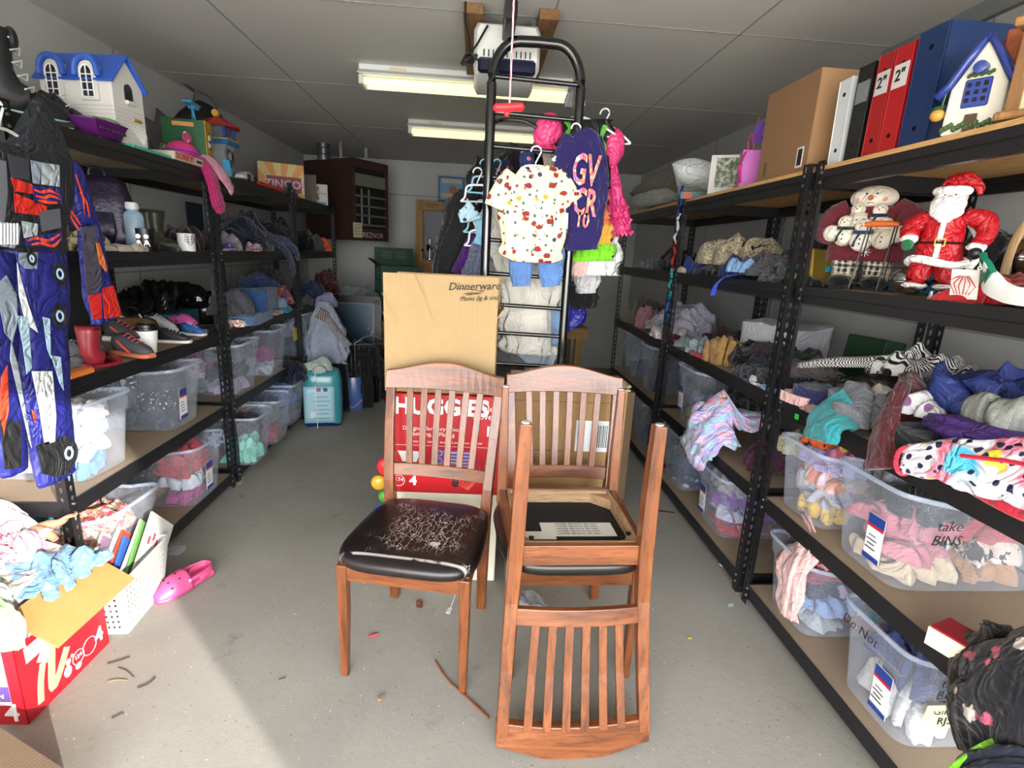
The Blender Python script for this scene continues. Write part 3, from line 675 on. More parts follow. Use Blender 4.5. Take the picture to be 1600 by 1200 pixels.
rbin('of dark clothing, second shelf, middle of third rack', 3.62, .51, .32, .5, .34, [('pants', 'dark blue pants', f_('23283a')), ('shirt', 'plum shirt', f_('4a2c44')), ('shirt', 'black shirt', f_('151518')), ('sweater', 'slate sweater', f_('3c4254'))], 7)
rbin('of dark clothing at the far end, right', 4.1, .51, .32, .5, .36, [('pants', 'blue pants', f_('2a3350')), ('shirt', 'maroon shirt', f_('402028')), ('shirt', 'grey shirt', f_('4a4c55'))], 8)
# bottom shelf (z .09)
rbin('holding a pale pink dress, bottom shelf', 1.72, .09, .30, .5, .30, [
    ('scarf', 'grey and white scarf', f_('b5b8bb')), ('shirt', 'red polka dot shirt', f_('b82a38', 'dots', 'f0e0e0', 1.4)), ('shirt', 'light blue shirt', f_('8ea8d0')), ('shirt', 'teal shirt', f_('2f6a80')),
    ('shirt', 'dark floral shirt', f_('262c48', 'floral', 'b89ac0', 1, '8fb0d0')), ('shirt', 'maroon shirt', f_('6e2c3c')), ('shirt', 'red knit shirt', f_('8c2a3a')), ('pants', 'navy pants', f_('242a44'))], 13, panel=.07, low=.1)
rbin('marked Do Not Take Bins, bottom shelf', 1.27, .09, .31, .56, .32, [
    ('hat', 'white knit baby hat', f_('e0dcd8')), ('pants', 'blush pants', f_('c9a79c')), ('pants', 'navy pajama pants', f_('3a4270')), ('shirt', 'cream lace shirt', f_('cdc6bc')),], 14,
    panel=.06, marker=[('Do Not', 'end', -.05, .262, .045), ('take\nBINS', 'right', -.16, .235, .04)], low=.1)
t = [o for o in COL.objects if o.get('label', '').endswith('marked Do Not Take Bins, bottom shelf')][0]
o = G().box((.153, -.15, .14), (.002, .13, .085), rot=(0, .09, 0)).out('paper_note', P('e6dfae', .8, var=.03), t)
text('GiRLS\nRJS', .034, INK, o, (.1555, -.15, .142), (PI/2-.0, 0, PI/2), name='marker_writing')
rbin('of purple clothes, bottom shelf, second rack', 2.43, .09, .34, .5, .32, [
    ('shirt', 'red and white print shirt', f_('c2384a', 'floral', 'f0f0f0', 1.4, '6a7ab0')), ('shirt', 'maroon shirt', f_('5a2434')), ('shirt', 'white and blue print shirt', f_('d5d8e4', 'floral', '5a6aa8', 1.3, '9a5a9a')), ('shirt', 'purple shirt', f_('7b4a9a')),
    ('shirt', 'violet shirt', f_('8a5aa8')), ('shirt', 'dark teal shirt', f_('1f4548')), ('shirt', 'grey knit shirt', f_('8a8288', 'heather', 'c0b8bc')), ('shirt', 'black shirt', f_('19191c'))], 16, panel=-.05)
rbin('of denim, bottom shelf, second rack', 2.98, .09, .36, .5, .34, [
    ('pants', 'dark patterned pants', f_('2a3046', 'floral', 'c8ccd8', 1.2, '6a708a')), ('jeans', 'dark jeans', f_('27344c')), ('jeans', 'mid blue jeans', f_('2f4260')), ('jeans', 'faded jeans', f_('44566f')), ('shirt', 'black speckled shirt', f_('141417', 'dots', 'd0d0d0', 2)), ('shirt', 'rust shirt', f_('4a2420'))], 17)
rbin('of dark clothes, bottom shelf, third rack', 3.7, .09, .34, .5, .33, [('jeans', 'indigo jeans', f_('222b40')), ('shirt', 'navy shirt', f_('1c2134')), ('shirt', 'grey shirt', f_('42444e')), ('pants', 'black pants', f_('121214'))], 18)
# garments between the bins and hanging over the beams
drape('dress', 'pastel tie-dye ruffled dress spilling over the second shelf of the right rack', 'dress', [(1.52, 2.42, .66), (1.40, 2.42, .70), (1.26, 2.42, .68), (1.17, 2.44, .60), (1.155, 2.46, .50), (1.16, 2.47, .42)], [(.05, .02), (.12, .04), (.15, .045), (.14, .04), (.12, .035), (.07, .02)], f_('a8dce0', 'tie', 'e890b8', 1.2, 'b8a8e8'), 5, .16, 9, up=(1, 0, .3))
cloth('sweatshirt', 'black sweatshirt lying on the pastel tie-dye dress', 'clothing', (1.38, 2.50, .70), (.24, .2, .09), .4, f_('121214'), 81)
cloth('shirt', 'plum shirt beside the pastel tie-dye dress', 'clothing', (1.42, 2.22, .52), (.28, .22, .14), .1, f_('4a1f38'), 82)
cloth('shirt', 'purple shirt on the bin below the plum shirt', 'clothing', (1.36, 2.20, .41), (.16, .15, .08), .2, f_('4b2c80'), 83)
cloth('shirt', 'pale yellow lace shirt behind the plum shirt', 'clothing', (1.5, 2.13, .62), (.2, .16, .12), .2, f_('c9c49a'), 84)
drape('dress', 'pale pink dress draped out of a bottom bin on the right', 'dress', [(1.46, 1.72, .42), (1.36, 1.71, .44), (1.27, 1.69, .42), (1.22, 1.66, .34), (1.205, 1.63, .24), (1.2, 1.61, .17)], [(.05, .02), (.10, .03), (.11, .03), (.09, .028), (.07, .02), (.05, .016)], f_('e8bcb8'), 6, .16, 7, up=(1, 0, .3))
drape('shirt', 'white and pink leopard spotted shirt behind the pale pink dress', 'clothing', [(1.32, 1.86, .395), (1.36, 1.76, .44), (1.4, 1.66, .44), (1.43, 1.57, .40)], [(.03, .02), (.06, .035), (.06, .035), (.04, .02)], f_('e6d4da', 'dots', '3a2c3c', 2.2), 7, .15, 5)
drape('dress', 'black floral dress hanging over the bins at the bottom right', 'dress', [(1.46, .98, .66), (1.36, .95, .68), (1.25, .91, .64), (1.18, .87, .54), (1.165, .85, .44), (1.17, .83, .36)], [(.05, .02), (.09, .03), (.11, .03), (.11, .03), (.09, .025), (.05, .02)], f_('15141a', 'floral', 'e8d8d0', 1.1, 'd8607a'), 8, .12, 13, up=(1, 0, .3))
drape('leggings', 'dark brown leggings hanging beside the black floral dress', 'clothing', [(1.36, 1.02, .58), (1.27, 1.01, .59), (1.21, .99, .52), (1.185, .95, .43), (1.18, .90, .36)], [(.02, .012), (.03, .015), (.032, .014), (.03, .014), (.028, .01)], f_('2d241c'), 9, .14, 7, up=(1, 0, .3))
t = thing('book_box', 'cream box with a red cover under the dark brown leggings', 'box', (1.25, 1.03, .512), .35)
G().box((0, 0, .025), (.09, .13, .05)).out('carton', P('e8dcc0', .6), t); G().box((0, 0, .052), (.085, .125, .004)).out('cover', P('9a1420', .5), t)
bl = drape('jacket', 'black and lime green jacket in the bottom right corner of the bins', 'jacket', [(1.36, .74, .45), (1.24, .73, .46), (1.12, .74, .42), (1.05, .76, .33)], [(.05, .03), (.09, .04), (.09, .035), (.07, .03)], f_('1a2030'), 10, .08, 9, up=(1, 0, .3))
drape('trim_band', None, None, [(1.34, .80, .485), (1.24, .83, .495), (1.12, .83, .455), (1.05, .83, .37)], [(.008, .01)]*4, f_('7cc832'), 4, .02, 4, parent=bl)
# ================================================================ right rack: third shelf (z .93)
Z3 = .93
def rc(name, label, x, y, dz, size, rz, m, seed, kind='crumple', cat='clothing', **k): return cloth(name, label, cat, (x, y, Z3+dz), size, rz, m, seed, kind, **k)
rc('jacket', 'black faux leather jacket in a heap under the striped top', 1.55, 1.72, 0, (.44, .36, .17), .2, f_('121214', rough=.35), 101)
st = rc('shirt', 'black and white striped top crumpled on the black leather jacket', 1.58, 1.66, .13, (.20, .40, .13), .25, f_('e3e0dc', 'stripe', '15151a', 2.3), 141)
drape('sleeve', None, None, [(1.52, 1.78, 1.12), (1.42, 1.90, 1.09), (1.34, 2.02, 1.05)], [(.05, .02), (.045, .018), (.03, .01)], f_('e3e0dc', 'stripe', '15151a', 2.3), 11, .16, 7, parent=st)
rc('jeans', 'navy folded jeans at the near end below the striped top', 1.31, 1.82, 0, (.15, .16, .075), .3, f_('1c2450', rough=.7), 102, 'fold')
rc('pants', 'grey-blue pants with a white trim beside the navy folded jeans', 1.36, 1.70, 0, (.17, .14, .09), .4, f_('7d879c'), 103, 'fold')
rc('shirt', 'pale pink folded shirt at the shelf edge beside the post', 1.26, 1.86, 0, (.09, .15, .04), .1, f_('e3b4b2'), 104, 'fold')
rc('shirt', 'tan and pink knit shirt under the grey heather skirt', 1.26, 1.72, 0, (.09, .17, .045), .3, f_('a98d80'), 105)
rc('sweater', 'cream fleece with pink cuffs under the blue puffer sleeve', 1.40, 1.62, .06, (.17, .11, .07), .9, f_('d6c8b6', 'heather', 'efe4d6'), 106)
rc('mittens', 'pink mittens behind the cream fleece', 1.5, 1.62, .10, (.12, .09, .06), .3, f_('d97a98', 'bubble', 'e8d0b0', 1.2, 'b04a68'), 107, cat='mittens')
rc('skirt', 'grey heather skirt between the pink shirt and the maroon sleeve', 1.29, 1.60, .02, (.18, .22, .10), .2, f_('55565c', 'heather', '7f8086'), 108)
tl = drape('sweatpants', 'teal sweatpants hanging over the beam beneath the grey skirt', 'clothing', [(1.30, 1.585, .975), (1.23, 1.585, .975), (1.175, 1.585, .94), (1.16, 1.575, .88)], [(.06, .02), (.085, .022), (.09, .024), (.08, .018)], f_('2a8c92'), 12, .06, 6, up=(1, 0, .3))
text('Columbia', .022, P('e8f4f4', .6), tl, (1.158, 1.585, .935), (PI/2-.3, 0, -PI/2), name='printed_text')
ms = rc('sweater', 'maroon sweater with one sleeve hanging over the beam', 1.44, 1.50, .06, (.22, .20, .12), .3, f_('541a22'), 142)
drape('sleeve', None, None, [(1.40, 1.50, 1.09), (1.32, 1.47, 1.085), (1.25, 1.42, 1.04), (1.205, 1.38, .985), (1.175, 1.34, .93), (1.165, 1.32, .89)], [(.055, .02), (.052, .022), (.05, .022), (.052, .02), (.056, .018), (.062, .014)], f_('541a22'), 13, .10, 7, up=(1, 0, .3), parent=ms)
t = rc('puffer_jacket', 'periwinkle blue puffer jacket on top of the third shelf pile', 1.56, 1.42, .12, (.36, .32, .165), .2, f_('36468a', rough=.55), 109, cat='jacket')
drape('puffer_sleeve', None, None, [(1.60, 1.30, 1.12), (1.67, 1.15, 1.11), (1.70, 1.0, 1.08)], [(.06, .04), (.055, .04), (.04, .03)], f_('36468a', rough=.55), 14, .06, 5, parent=t)
rc('sweater', 'dark blue sweater at the back under the blue puffer sleeve', 1.66, 1.12, 0, (.26, .38, .15), .1, f_('1c2236'), 143)
rc('cap', 'small blue cap beside the cream fleece', 1.42, 1.52, .09, (.10, .15, .06), .4, f_('36468a', rough=.55), 110, cat='hat')
def quilt(c):
    k = ('quilt', c)
    if k in _M: return _M[k]
    n = N('quilted'); s_ = n.n('SeparateXYZ', i0=n.map(rot=(0, 0, .7), sc=(150, 150, 150)))
    w = n.math('MAXIMUM', n.math('ABSOLUTE', n.math('SINE', s_.outputs[0])), n.math('ABSOLUTE', n.math('SINE', s_.outputs[1])))
    n.col(n.mix(n.noise(300, 2), lin(c), lin('a8aaa2'))); n.set(Roughness=.9); n.bump(w, .6, .004); _M[k] = n.m; return n.m
rc('quilted_jacket', 'grey quilted jacket at the near end beside the blue puffer', 1.42, 1.14, .14, (.30, .28, .11), .3, quilt('5c605c'), 111, cat='jacket')
rc('jacket', 'dark navy jacket between the maroon sleeve and the leopard coat', 1.42, 1.30, 0, (.36, .26, .12), .1, f_('1a1f33'), 112, cat='jacket')
drape('jacket', 'purple snow jacket folded under the grey quilted jacket', 'jacket', [(1.34, 1.36, 1.03), (1.30, 1.25, 1.045), (1.29, 1.12, 1.05), (1.32, .95, 1.05)], [(.03, .02), (.07, .03), (.09, .035), (.09, .035)], f_('4d2f7a', rough=.6), 15, .10, 6)
rc('hat', 'white panda face hat peeking beside the purple snow jacket', 1.34, 1.42, .10, (.10, .12, .06), .2, f_('dcd8d8', 'bubble', '2a2024', .9, '8a5a8a'), 113, cat='hat')
rc('vest', 'charcoal vest with a blue zip below the navy jacket', 1.30, 1.30, 0, (.16, .2, .075), .1, f_('26282b'), 114, 'fold')
lc = thing('snow_coat', 'white leopard print child coat with red trim hanging at the right edge', 'jacket', (0, 0, 0))
LEO = f_('eceaf2', 'leopard', '1c2540', .9, 'f08aa0', rough=.6)
drape('body', None, None, [(1.155, 1.225, .955), (1.165, 1.16, .985), (1.175, 1.07, 1.01), (1.19, .97, 1.03), (1.20, .84, 1.05)], [(.04, .018), (.05, .026), (.062, .03), (.072, .035), (.08, .035)], LEO, 16, .07, 7, up=(-1, 0, .4), parent=lc)
G().sweep(smooth([(1.152+.024*math.sin(a), 1.228+.006*math.cos(a), .953+.036*math.cos(a)) for a in [i*2*PI/14 for i in range(14)]], 2)[:-1], .006, 8, closed=True).out('cuff', f_('d02840'), lc, smooth=True)
G().sweep([(1.132, 1.06, 1.035), (1.14, .97, 1.06), (1.15, .86, 1.08)], [(.008, .005)]*3, 6).out('zipper', P('c8283c', .4), lc, smooth=True)
G().ball((1.15, 1.235, .953), (.018, .004, .030), 12).out('lining', f_('241014'), lc, smooth=True)
drape('hem', None, None, [(1.22, 1.10, .945), (1.205, .98, .945), (1.21, .84, .95)], [(.02, .012)]*3, f_('c8283c'), 19, .05, 5, up=(-1, 0, .4), parent=lc)
# second rack, third shelf
for a in [('sheet', 'white ribbed sheet folded at the back of the third shelf', 1.62, 2.62, .02, (.34, .34, .20), .3, f_('b9bac0'), 121, 'fold'),
          ('sweater', 'black sweater heaped in front of the white ribbed sheet', 1.45, 2.58, .02, (.34, .46, .13), .1, f_('0f0f11'), 122),
          ('pants', 'khaki pants hanging off the front of the third shelf', 1.31, 2.62, 0, (.18, .20, .16), .2, f_('94703e'), 123),
          ('shirt', 'sage green shirt beside the khaki pants', 1.30, 2.88, 0, (.17, .22, .11), .2, f_('8a9c9c'), 124),
          ('shirt', 'sage green shirt behind the rack post', 1.33, 3.10, 0, (.17, .2, .09), .5, f_('7f9494'), 125),
          ('shirt', 'brown shirt behind the khaki pants', 1.46, 2.48, .05, (.2, .2, .12), .2, f_('38272a'), 126),
          ('pants', 'charcoal corduroy pants in front of the brown shirt', 1.36, 2.30, 0, (.28, .30, .11), .2, f_('2a2c38'), 127),
          ('shirt', 'dark green knit shirt on the charcoal corduroy pants', 1.50, 2.28, .05, (.2, .24, .10), .2, f_('20261f', 'stripe', '343c34', 4), 128),
          ('shirt', 'white crumpled shirt at the shelf edge before the black pants', 1.28, 2.14, 0, (.12, .13, .045), .2, f_('aeb0b4'), 129),
          ('shirt', 'taupe shirt behind the rack post', 1.42, 2.08, .06, (.2, .18, .09), .1, f_('5f5350'), 130),
          ('pants', 'black pants folded beside the double post', 1.34, 2.10, .0, (.2, .18, .07), .1, f_('111113'), 131, 'fold'),
          ('shirt', 'light blue shirt poking out beside the double post', 1.25, 2.04, -.0, (.07, .09, .04), .1, f_('6e8fc0'), 132),
          ('shirt', 'red shirt tucked under the sage green shirt', 1.26, 2.78, 0, (.08, .14, .025), .1, f_('a8202c'), 133, 'fold'),
          ('comforter', 'lilac-grey comforter bunched on the third shelf of the far rack', 1.48, 3.62, .02, (.38, .46, .22), .2, f_('a39fae'), 134),
          ('blanket', 'dusty pink blanket beside the lilac-grey comforter', 1.36, 3.95, 0, (.24, .26, .16), .2, f_('9a6672'), 135),
          ('sheet', 'white sheet with red embroidered flowers', 1.30, 3.42, 0, (.18, .30, .08), .2, f_('cfc9c8', 'floral', 'b02840', .8, 'd8a0a8'), 136),
          ('sheet', 'grey sheet heaped over the red-flowered sheet', 1.34, 3.66, .03, (.22, .34, .11), .2, f_('8f9094'), 137),
          ('shirt', 'dark red shirt at the front of the far rack', 1.28, 3.3, 0, (.12, .12, .06), .2, f_('5c1218'), 138),
          ('pillow', 'olive pillow at the far end of the third shelf', 1.42, 4.25, 0, (.38, .34, .20), .2, f_('5c5848'), 139, 'roll'),
          ('shirt', 'maroon shirt behind the white ribbed sheet', 1.5, 2.98, .05, (.2, .2, .12), .2, f_('3a1c24'), 140)]: rc(*a)
tag(G().box((1.70, 2.1, 1.05), (.10, .2, .22), rot=(0, .1, .1)).out('gift_bag', P('1f3d28', .5), None, bevel=.004), 'dark green bag at the back of the third shelf', 'bag')
# fourth shelf z 1.35, second and third racks
Z3 = 1.37
PILLOW = f_('b3a588', 'camo', '8b7c62', 4, 'd8ccb0')
rc('knit_pillow', 'cream chunky fringed pillow on the fourth shelf', 1.46, 2.95, .06, (.30, .62, .17), .15, PILLOW, 151, 'roll', 'pillow')
for a in [('shirt', 'royal blue shirt beside the fringed pillow', 1.36, 2.72, 0, (.18, .17, .13), .2, f_('1b2e66'), 152),
          ('shirt', 'royal blue shirt left of the post wrapped in ribbons', 1.33, 3.14, 0, (.14, .16, .10), .2, f_('20346c'), 153),
          ('sweatshirt', 'charcoal sweatshirt spread along the fourth shelf', 1.52, 2.40, .02, (.32, .52, .16), .1, f_('3b3c40'), 154),
          ('jacket', 'dark grey knit jacket in front of the charcoal sweatshirt', 1.38, 2.30, .02, (.24, .52, .10), .15, f_('35363a', 'heather', '55565c'), 155),
          ('shirt', 'black shirt at the front beside the ribbon post', 1.31, 2.88, 0, (.14, .26, .05), .1, f_('0d0d0f'), 156),
          ('shirt', 'light blue shirt peeking from under the dark grey jacket', 1.29, 2.46, .03, (.11, .24, .07), .2, f_('7fa6d4'), 157),
          ('pants', 'black pants along the front edge of the fourth shelf', 1.30, 2.14, 0, (.16, .30, .06), .1, f_('131315'), 158),
          ('shirt', 'turquoise shirt under the dark grey jacket', 1.36, 2.12, .055, (.12, .2, .04), .1, f_('1c86ac'), 159),
          ('hat', 'black hat on the charcoal sweatshirt', 1.55, 2.18, .13, (.2, .22, .09), .1, f_('161618'), 160),
          ('towel', 'light grey towel on the fourth shelf of the far rack', 1.34, 3.98, 0, (.2, .26, .10), .1, f_('75787e'), 161),
          ('jacket', 'black jacket on the fourth shelf of the far rack', 1.40, 3.60, 0, (.28, .4, .12), .1, f_('101012'), 162),
          ('shirt', 'dark maroon shirt behind the light grey towel', 1.55, 4.1, 0, (.2, .3, .16), .1, f_('2c1418'), 163),
          ('lace_trim', 'cream lace trim below the fringed pillow', 1.27, 3.2, 0, (.1, .1, .05), .1, f_('b8ac94'), 164)]: rc(*a)
drape('lanyard', 'blue lanyard dangling over the fourth shelf beam', 'lanyard', [(1.32, 2.50, 1.40), (1.24, 2.55, 1.38), (1.20, 2.58, 1.34), (1.195, 2.60, 1.28)], [(.012, .003)]*4, f_('2f4bd0'), 3, 0)
o = G().sweep([(1.24, 2.03+.03*math.cos(a), 1.41+.03*math.sin(a)) for a in [i*PI/10 for i in range(20)]], .004, 6, closed=True).out('hoop', P('c8b890', .4, .6), None, smooth=True); tag(o, 'cream hoop leaning beside the double post', 'hoop')
g = G().box((1.74, 2.22, 1.50), (.004, .12, .28), rot=(0, .15, 0)); tag(g.out('gift_bag', P('d8607a', .5), None, solid=.002), 'pink paper bag standing at the back of the fourth shelf', 'bag')
# ribbons wound round the second post
RG = [P(c, .35) for c in ('1f4f8a', '2a8a86', 'a83228', 'c8c8d0', '203a80')]
for i in range(5):
    z = 1.06+.16*i
    o = G().sweep(smooth([(1.20+.012*math.sin(k*2.1+i), 3.215+.02*math.cos(k*1.7+i), z+.035*k) for k in range(6)], 3), [(.008, .0015)]*16, 6).out('ribbon', RG[i], None, smooth=True)
    tag(o, 'shiny ribbon tied to the second post, %s' % ('dark blue', 'teal green', 'red', 'silver', 'royal blue')[i], 'ribbon', 'ribbons tied to the post')
# ================================================================ right rack: fourth shelf, Christmas things
Z4 = 1.372
# snowman family doll
t = thing('snowman_doll', 'plush snowman holding five little snowmen, in a maroon sweater and plaid pants', 'stuffed toy', (1.43, 1.91, Z4), -PI/2+.75)
FW = f_('ece4d2'); MAR = f_('5c1a24', 'heather', '7a2a34')
G().sweep(smooth([(0, 0, .125), (0, 0, .17), (0, 0, .25), (0, 0, .34), (0, 0, .385)], 4), smr([(.155, .07), (.16, .075), (.15, .075), (.13, .07), (.05, .05)], 4), 32, up=(0, 1, 0), fold=.02, nf=9).out('sweater', MAR, t, smooth=True, ang=180)
for s in (-1, 1):
    G().sweep(smooth([(s*.09, 0, .36), (s*.145, -.01, .32), (s*.155, -.045, .25), (s*.14, -.09, .235)], 4), smr([.05, .055, .05, .035], 4), 18).out('sleeve', MAR, t, smooth=True)
    G().ball((s*.125, -.095, .245), .038, 16).out('mitten', FW, t, smooth=True)
    G().sweep([(s*.065, 0, .145), (s*.066, 0, .09), (s*.066, 0, .04)], [.06, .055, .05], 20, fold=.03, nf=9).out('trouser_leg', f_('22302c', 'plaid', 'e8dcc8', 1.4), t, smooth=True)
    G().ball((s*.068, -.03, .028), (.055, .075, .034), 18).out('boot', f_('16161a'), t, smooth=True)
    G().lathe([(.045, .048), (.053, .056), (.05, .066)], 20, (s*.066, 0, 0)).out('burlap_cuff', f_('c9b48c'), t, smooth=True)
h = G().ball((0, -.01, .405), (.095, .07, .055), 24, rot=(.1, 0, 0)).out('head', FW, t, smooth=True)
G().ball((0, -.085, .40), (.011, .018, .012), 10).out('nose', f_('e0782c'), h, smooth=True)
for s in (-1, 1):
    G().ball((s*.02, -.072, .418), .0055, 8).out('eye', BLACK, h, smooth=True)
    G().ball((s*.05, -.066, .395), (.012, .006, .009), 8).out('cheek', f_('e8a090'), h, smooth=True)
G().sweep([(.05*math.sin(a), -.074+.01*abs(math.sin(a)), .398-.018*math.cos(a)) for a in [-.9+.2*i for i in range(10)]], .0015, 5).out('mouth', INK, h)
def mini(x, y, z, sc, scarf, tilt=0):
    m = G().ball((x, y, z), (.042*sc, .03*sc, .045*sc), 16).ball((x+tilt, y-.006, z+.055*sc), (.031*sc, .027*sc, .03*sc), 16).out('little_snowman', FW, t, smooth=True)
    G().ball((x+tilt, y-.034*sc, z+.055*sc), (.004, .009, .004), 8).out('nose', f_('d8672c'), m, smooth=True)
    for s in (-1, 1): G().ball((x+tilt+s*.009, y-.03*sc, z+.064*sc), .003, 6).out('eye', BLACK, m, smooth=True)
    for q in (0, -.02): G().ball((x, y-.031*sc, z+.004+q), .004, 6).out('button', BLACK, m, smooth=True)
    if scarf:
        G().sweep([(x+.03*sc*math.cos(a), y+.026*sc*math.sin(a), z+.03*sc) for a in [i*PI/8 for i in range(16)]], .008, 8, closed=True).sweep([(x-.005, y-.03, z+.028), (x-.018, y-.04, z-.005), (x-.022, y-.038, z-.03)], [(.009, .004)]*3, 8).out('scarf', f_(scarf), m, smooth=True)
mini(-.075, -.095, .235, 1.05, '1c3026'); mini(0, -.11, .215, 1.1, '28406c'); mini(.078, -.1, .225, 1.05, 'd8ccb4'); mini(-.035, -.075, .30, .95, 'd4c8b0', -.005); mini(.045, -.075, .295, .95, '181c30')
g = G()
for k in range(4): a = k*PI/4; g.sweep([(.02-.02*math.cos(a), -.078, .165-.02*math.sin(a)), (.02+.02*math.cos(a), -.078, .165+.02*math.sin(a))], .0014, 4)
g.out('embroidered_star', WT, t)
t.scale = (.79,)*3
# Santa
t = thing('santa_doll', 'Santa Claus doll in a red velvet suit standing on the fourth shelf', 'doll', (1.37, 1.52, Z4), -PI/2+.75)
VEL = f_('b8101c', rough=.45); FUR = f_('ece8de', 'heather', 'ffffff')
for s in (-1, 1):
    G().sweep(smooth([(s*.035, 0, .20), (s*.05, .0, .12), (s*.055, 0, .045)], 4), smr([.048, .048, .042], 4), 24, fold=.06, nf=8, seed=s+3).out('trouser_leg', VEL, t, smooth=True, ang=180)
    G().ball((s*.058, 0, .045), (.05, .05, .018), 20, bump=.05).out('fur_cuff', FUR, t, smooth=True)
    G().ball((s*.062, -.03, .018), (.032, .055, .024), 16, z0=-.7).out('boot', P('0d0d0e', .25, coat=.5), t, smooth=True)
G().sweep(smooth([(0, 0, .15), (0, 0, .20), (0, 0, .27), (0, .0, .34), (0, 0, .375)], 4), smr([(.10, .075), (.088, .07), (.08, .062), (.075, .055), (.03, .03)], 4), 36, up=(0, 1, 0), fold=.035, nf=9).out('coat', VEL, t, smooth=True, ang=180)
G().sweep([(.103*math.cos(a), .078*math.sin(a), .152+.012*math.sin(a*2)) for a in [i*PI/14 for i in range(28)]], .017, 10, closed=True, fold=.06).out('fur_hem', FUR, t, smooth=True)
G().sweep(smooth([(0, -.074, .17), (0, -.072, .25), (0, -.058, .34)], 4), .011, 8).out('fur_front', FUR, t, smooth=True)
G().sweep([(.088*math.cos(a), .070*math.sin(a), .235) for a in [i*PI/14 for i in range(28)]], [(.012, .005)]*28, 8, closed=True).out('belt', BLACK, t, smooth=True)
g = G().box((-.012, -.078, .235), (.004, .004, .034)).box((.022, -.078, .235), (.004, .004, .034)).box((.005, -.078, .250), (.034, .004, .004)).box((.005, -.078, .220), (.034, .004, .004)); g.out('buckle', P('c89a3c', .3, .9), t)
for s, pts in ((-1, [(-.06, 0, .35), (-.115, -.02, .30), (-.11, -.06, .25)]), (1, [(.06, 0, .35), (.135, 0, .33), (.15, -.02, .27), (.13, -.05, .22)])):
    G().sweep(smooth(pts, 4), smr([.035, .042, .034, .03][:len(pts)], 4), 20, fold=.06, nf=7).out('sleeve', VEL, t, smooth=True, ang=180)
    e = pts[-1]; G().ball(e, (.036, .034, .022), 16, bump=.05).out('fur_cuff', FUR, t, smooth=True)
    G().ball((e[0], e[1]-.02, e[2]-.025), (.024, .022, .028), 12).out('mitten', f_('1d6a3a') if s < 0 else BLACK, t, smooth=True)
G().sweep(smooth([(.03, .05, .36), (.10, .06, .30), (.14, .04, .2), (.12, -.02, .13)], 4), .014, 10, fold=.05).out('fur_shawl', FUR, t, smooth=True)
h = G().ball((0, -.005, .42), (.052, .05, .055), 20).out('head', P('e3b79c', .55), t, smooth=True)
G().sweep(smooth([(0, -.03, .435), (0, -.05, .40), (0, -.066, .36), (0, -.07, .32)], 4), smr([(.05, .02), (.066, .035), (.058, .032), (.02, .015)], 4), 28, up=(0, 1, 0), fold=.06, nf=11).out('beard', FUR, h, smooth=True, ang=180)
for s in (-1, 1):
    G().sweep([(s*.005, -.062, .415), (s*.03, -.066, .405), (s*.05, -.055, .41)], [.011, .013, .005], 10).out('moustache', FUR, h, smooth=True)
    G().ball((s*.018, -.05, .436), (.007, .005, .008), 10).out('eye', WT, h, smooth=True); G().ball((s*.018, -.055, .436), .004, 8).out('pupil', BLACK, h)
    G().ball((s*.02, -.05, .451), (.014, .007, .006), 8).out('eyebrow', FUR, h, smooth=True)
    G().ball((s*.052, 0, .43), (.008, .012, .014), 8).out('ear', P('e3b79c', .55), h, smooth=True)
G().ball((0, -.062, .424), (.011, .012, .010), 12).out('nose', P('d8937c', .5), h, smooth=True)
G().sweep([(.054*math.cos(a), .052*math.sin(a)-.003, .455) for a in [i*PI/10 for i in range(20)]], .018, 10, closed=True, fold=.05).out('hat_fur', FUR, h, smooth=True)
G().sweep(smooth([(0, 0, .46), (.01, .005, .49), (.04, .01, .505), (.085, .015, .475), (.095, .01, .44)], 4), smr([.052, .046, .032, .018, .01], 4), 22, fold=.05).out('hat', VEL, h, smooth=True)
t.scale = (.66, .66, .66)
# others on that shelf
tag(G().box((0, 0, .07), (.12, .07, .14), tp=(1.1, .7)).out('gift_bag', P('c9a94e', .28, .85, .3, .9, 55), None, loc=(1.36, 2.06, Z4), rot=(0, 0, .3), bevel=.006), 'crinkled gold foil gift bag beside the snowman doll', 'bag')
cloth('cloth_bag', 'black cloth bag behind the wire stand', 'bag', (1.62, 1.66, Z4), (.2, .3, .22), .1, f_('0e0e10'), 201, 'roll')
cloth('cloth_napkin', 'turquoise cloth lying behind the snowman boots', 'cloth', (1.56, 1.74, Z4), (.12, .34, .07), .1, f_('0f6f98'), 202)
t = thing('wire_stand', 'black wire carrier with an orange wooden handle', 'wire carrier', (1.28, 1.70, Z4), -PI/2+.7)
g = G()
for y in (0, .07): g.sweep([(-.03, y, 0), (-.012, y*.5+.017, .21)], .0022, 6).sweep([(.05, y, 0), (.062, y*.5+.017, .21)], .0022, 6)
g.sweep([(-.09, 0, .08), (.11, 0, .08)], .002, 6).sweep([(-.09, .09, .08), (.11, .09, .08)], .002, 6).sweep([(-.09, 0, .08), (-.09, 0, .004), (.11, 0, .004), (.11, 0, .08)], .002, 6)
g.out('wire_frame', BLACK, t, smooth=True)
G().sweep([(-.022, .017, .213), (0, .017, .216), (.05, .017, .216), (.072, .017, .213)], [.007, .010, .010, .007], 12).out('handle', P('c85a1c', .4), t, smooth=True)
MET = P('9a9a9c', .14, 1., .15)
def chrome_ball(p, r, lab):
    t = thing('ornament_ball', lab, 'ornament', p, 0, 'silver mirror balls on the fourth shelf'); G().ball((0, 0, r), (r, r, r*.92), 28).out('ball', MET, t, smooth=True)
    G().sweep([(r*1.0*math.cos(a), r*1.0*math.sin(a), r) for a in [i*PI/14 for i in range(28)]], .003, 6, closed=True).out('seam', MET, t, smooth=True)
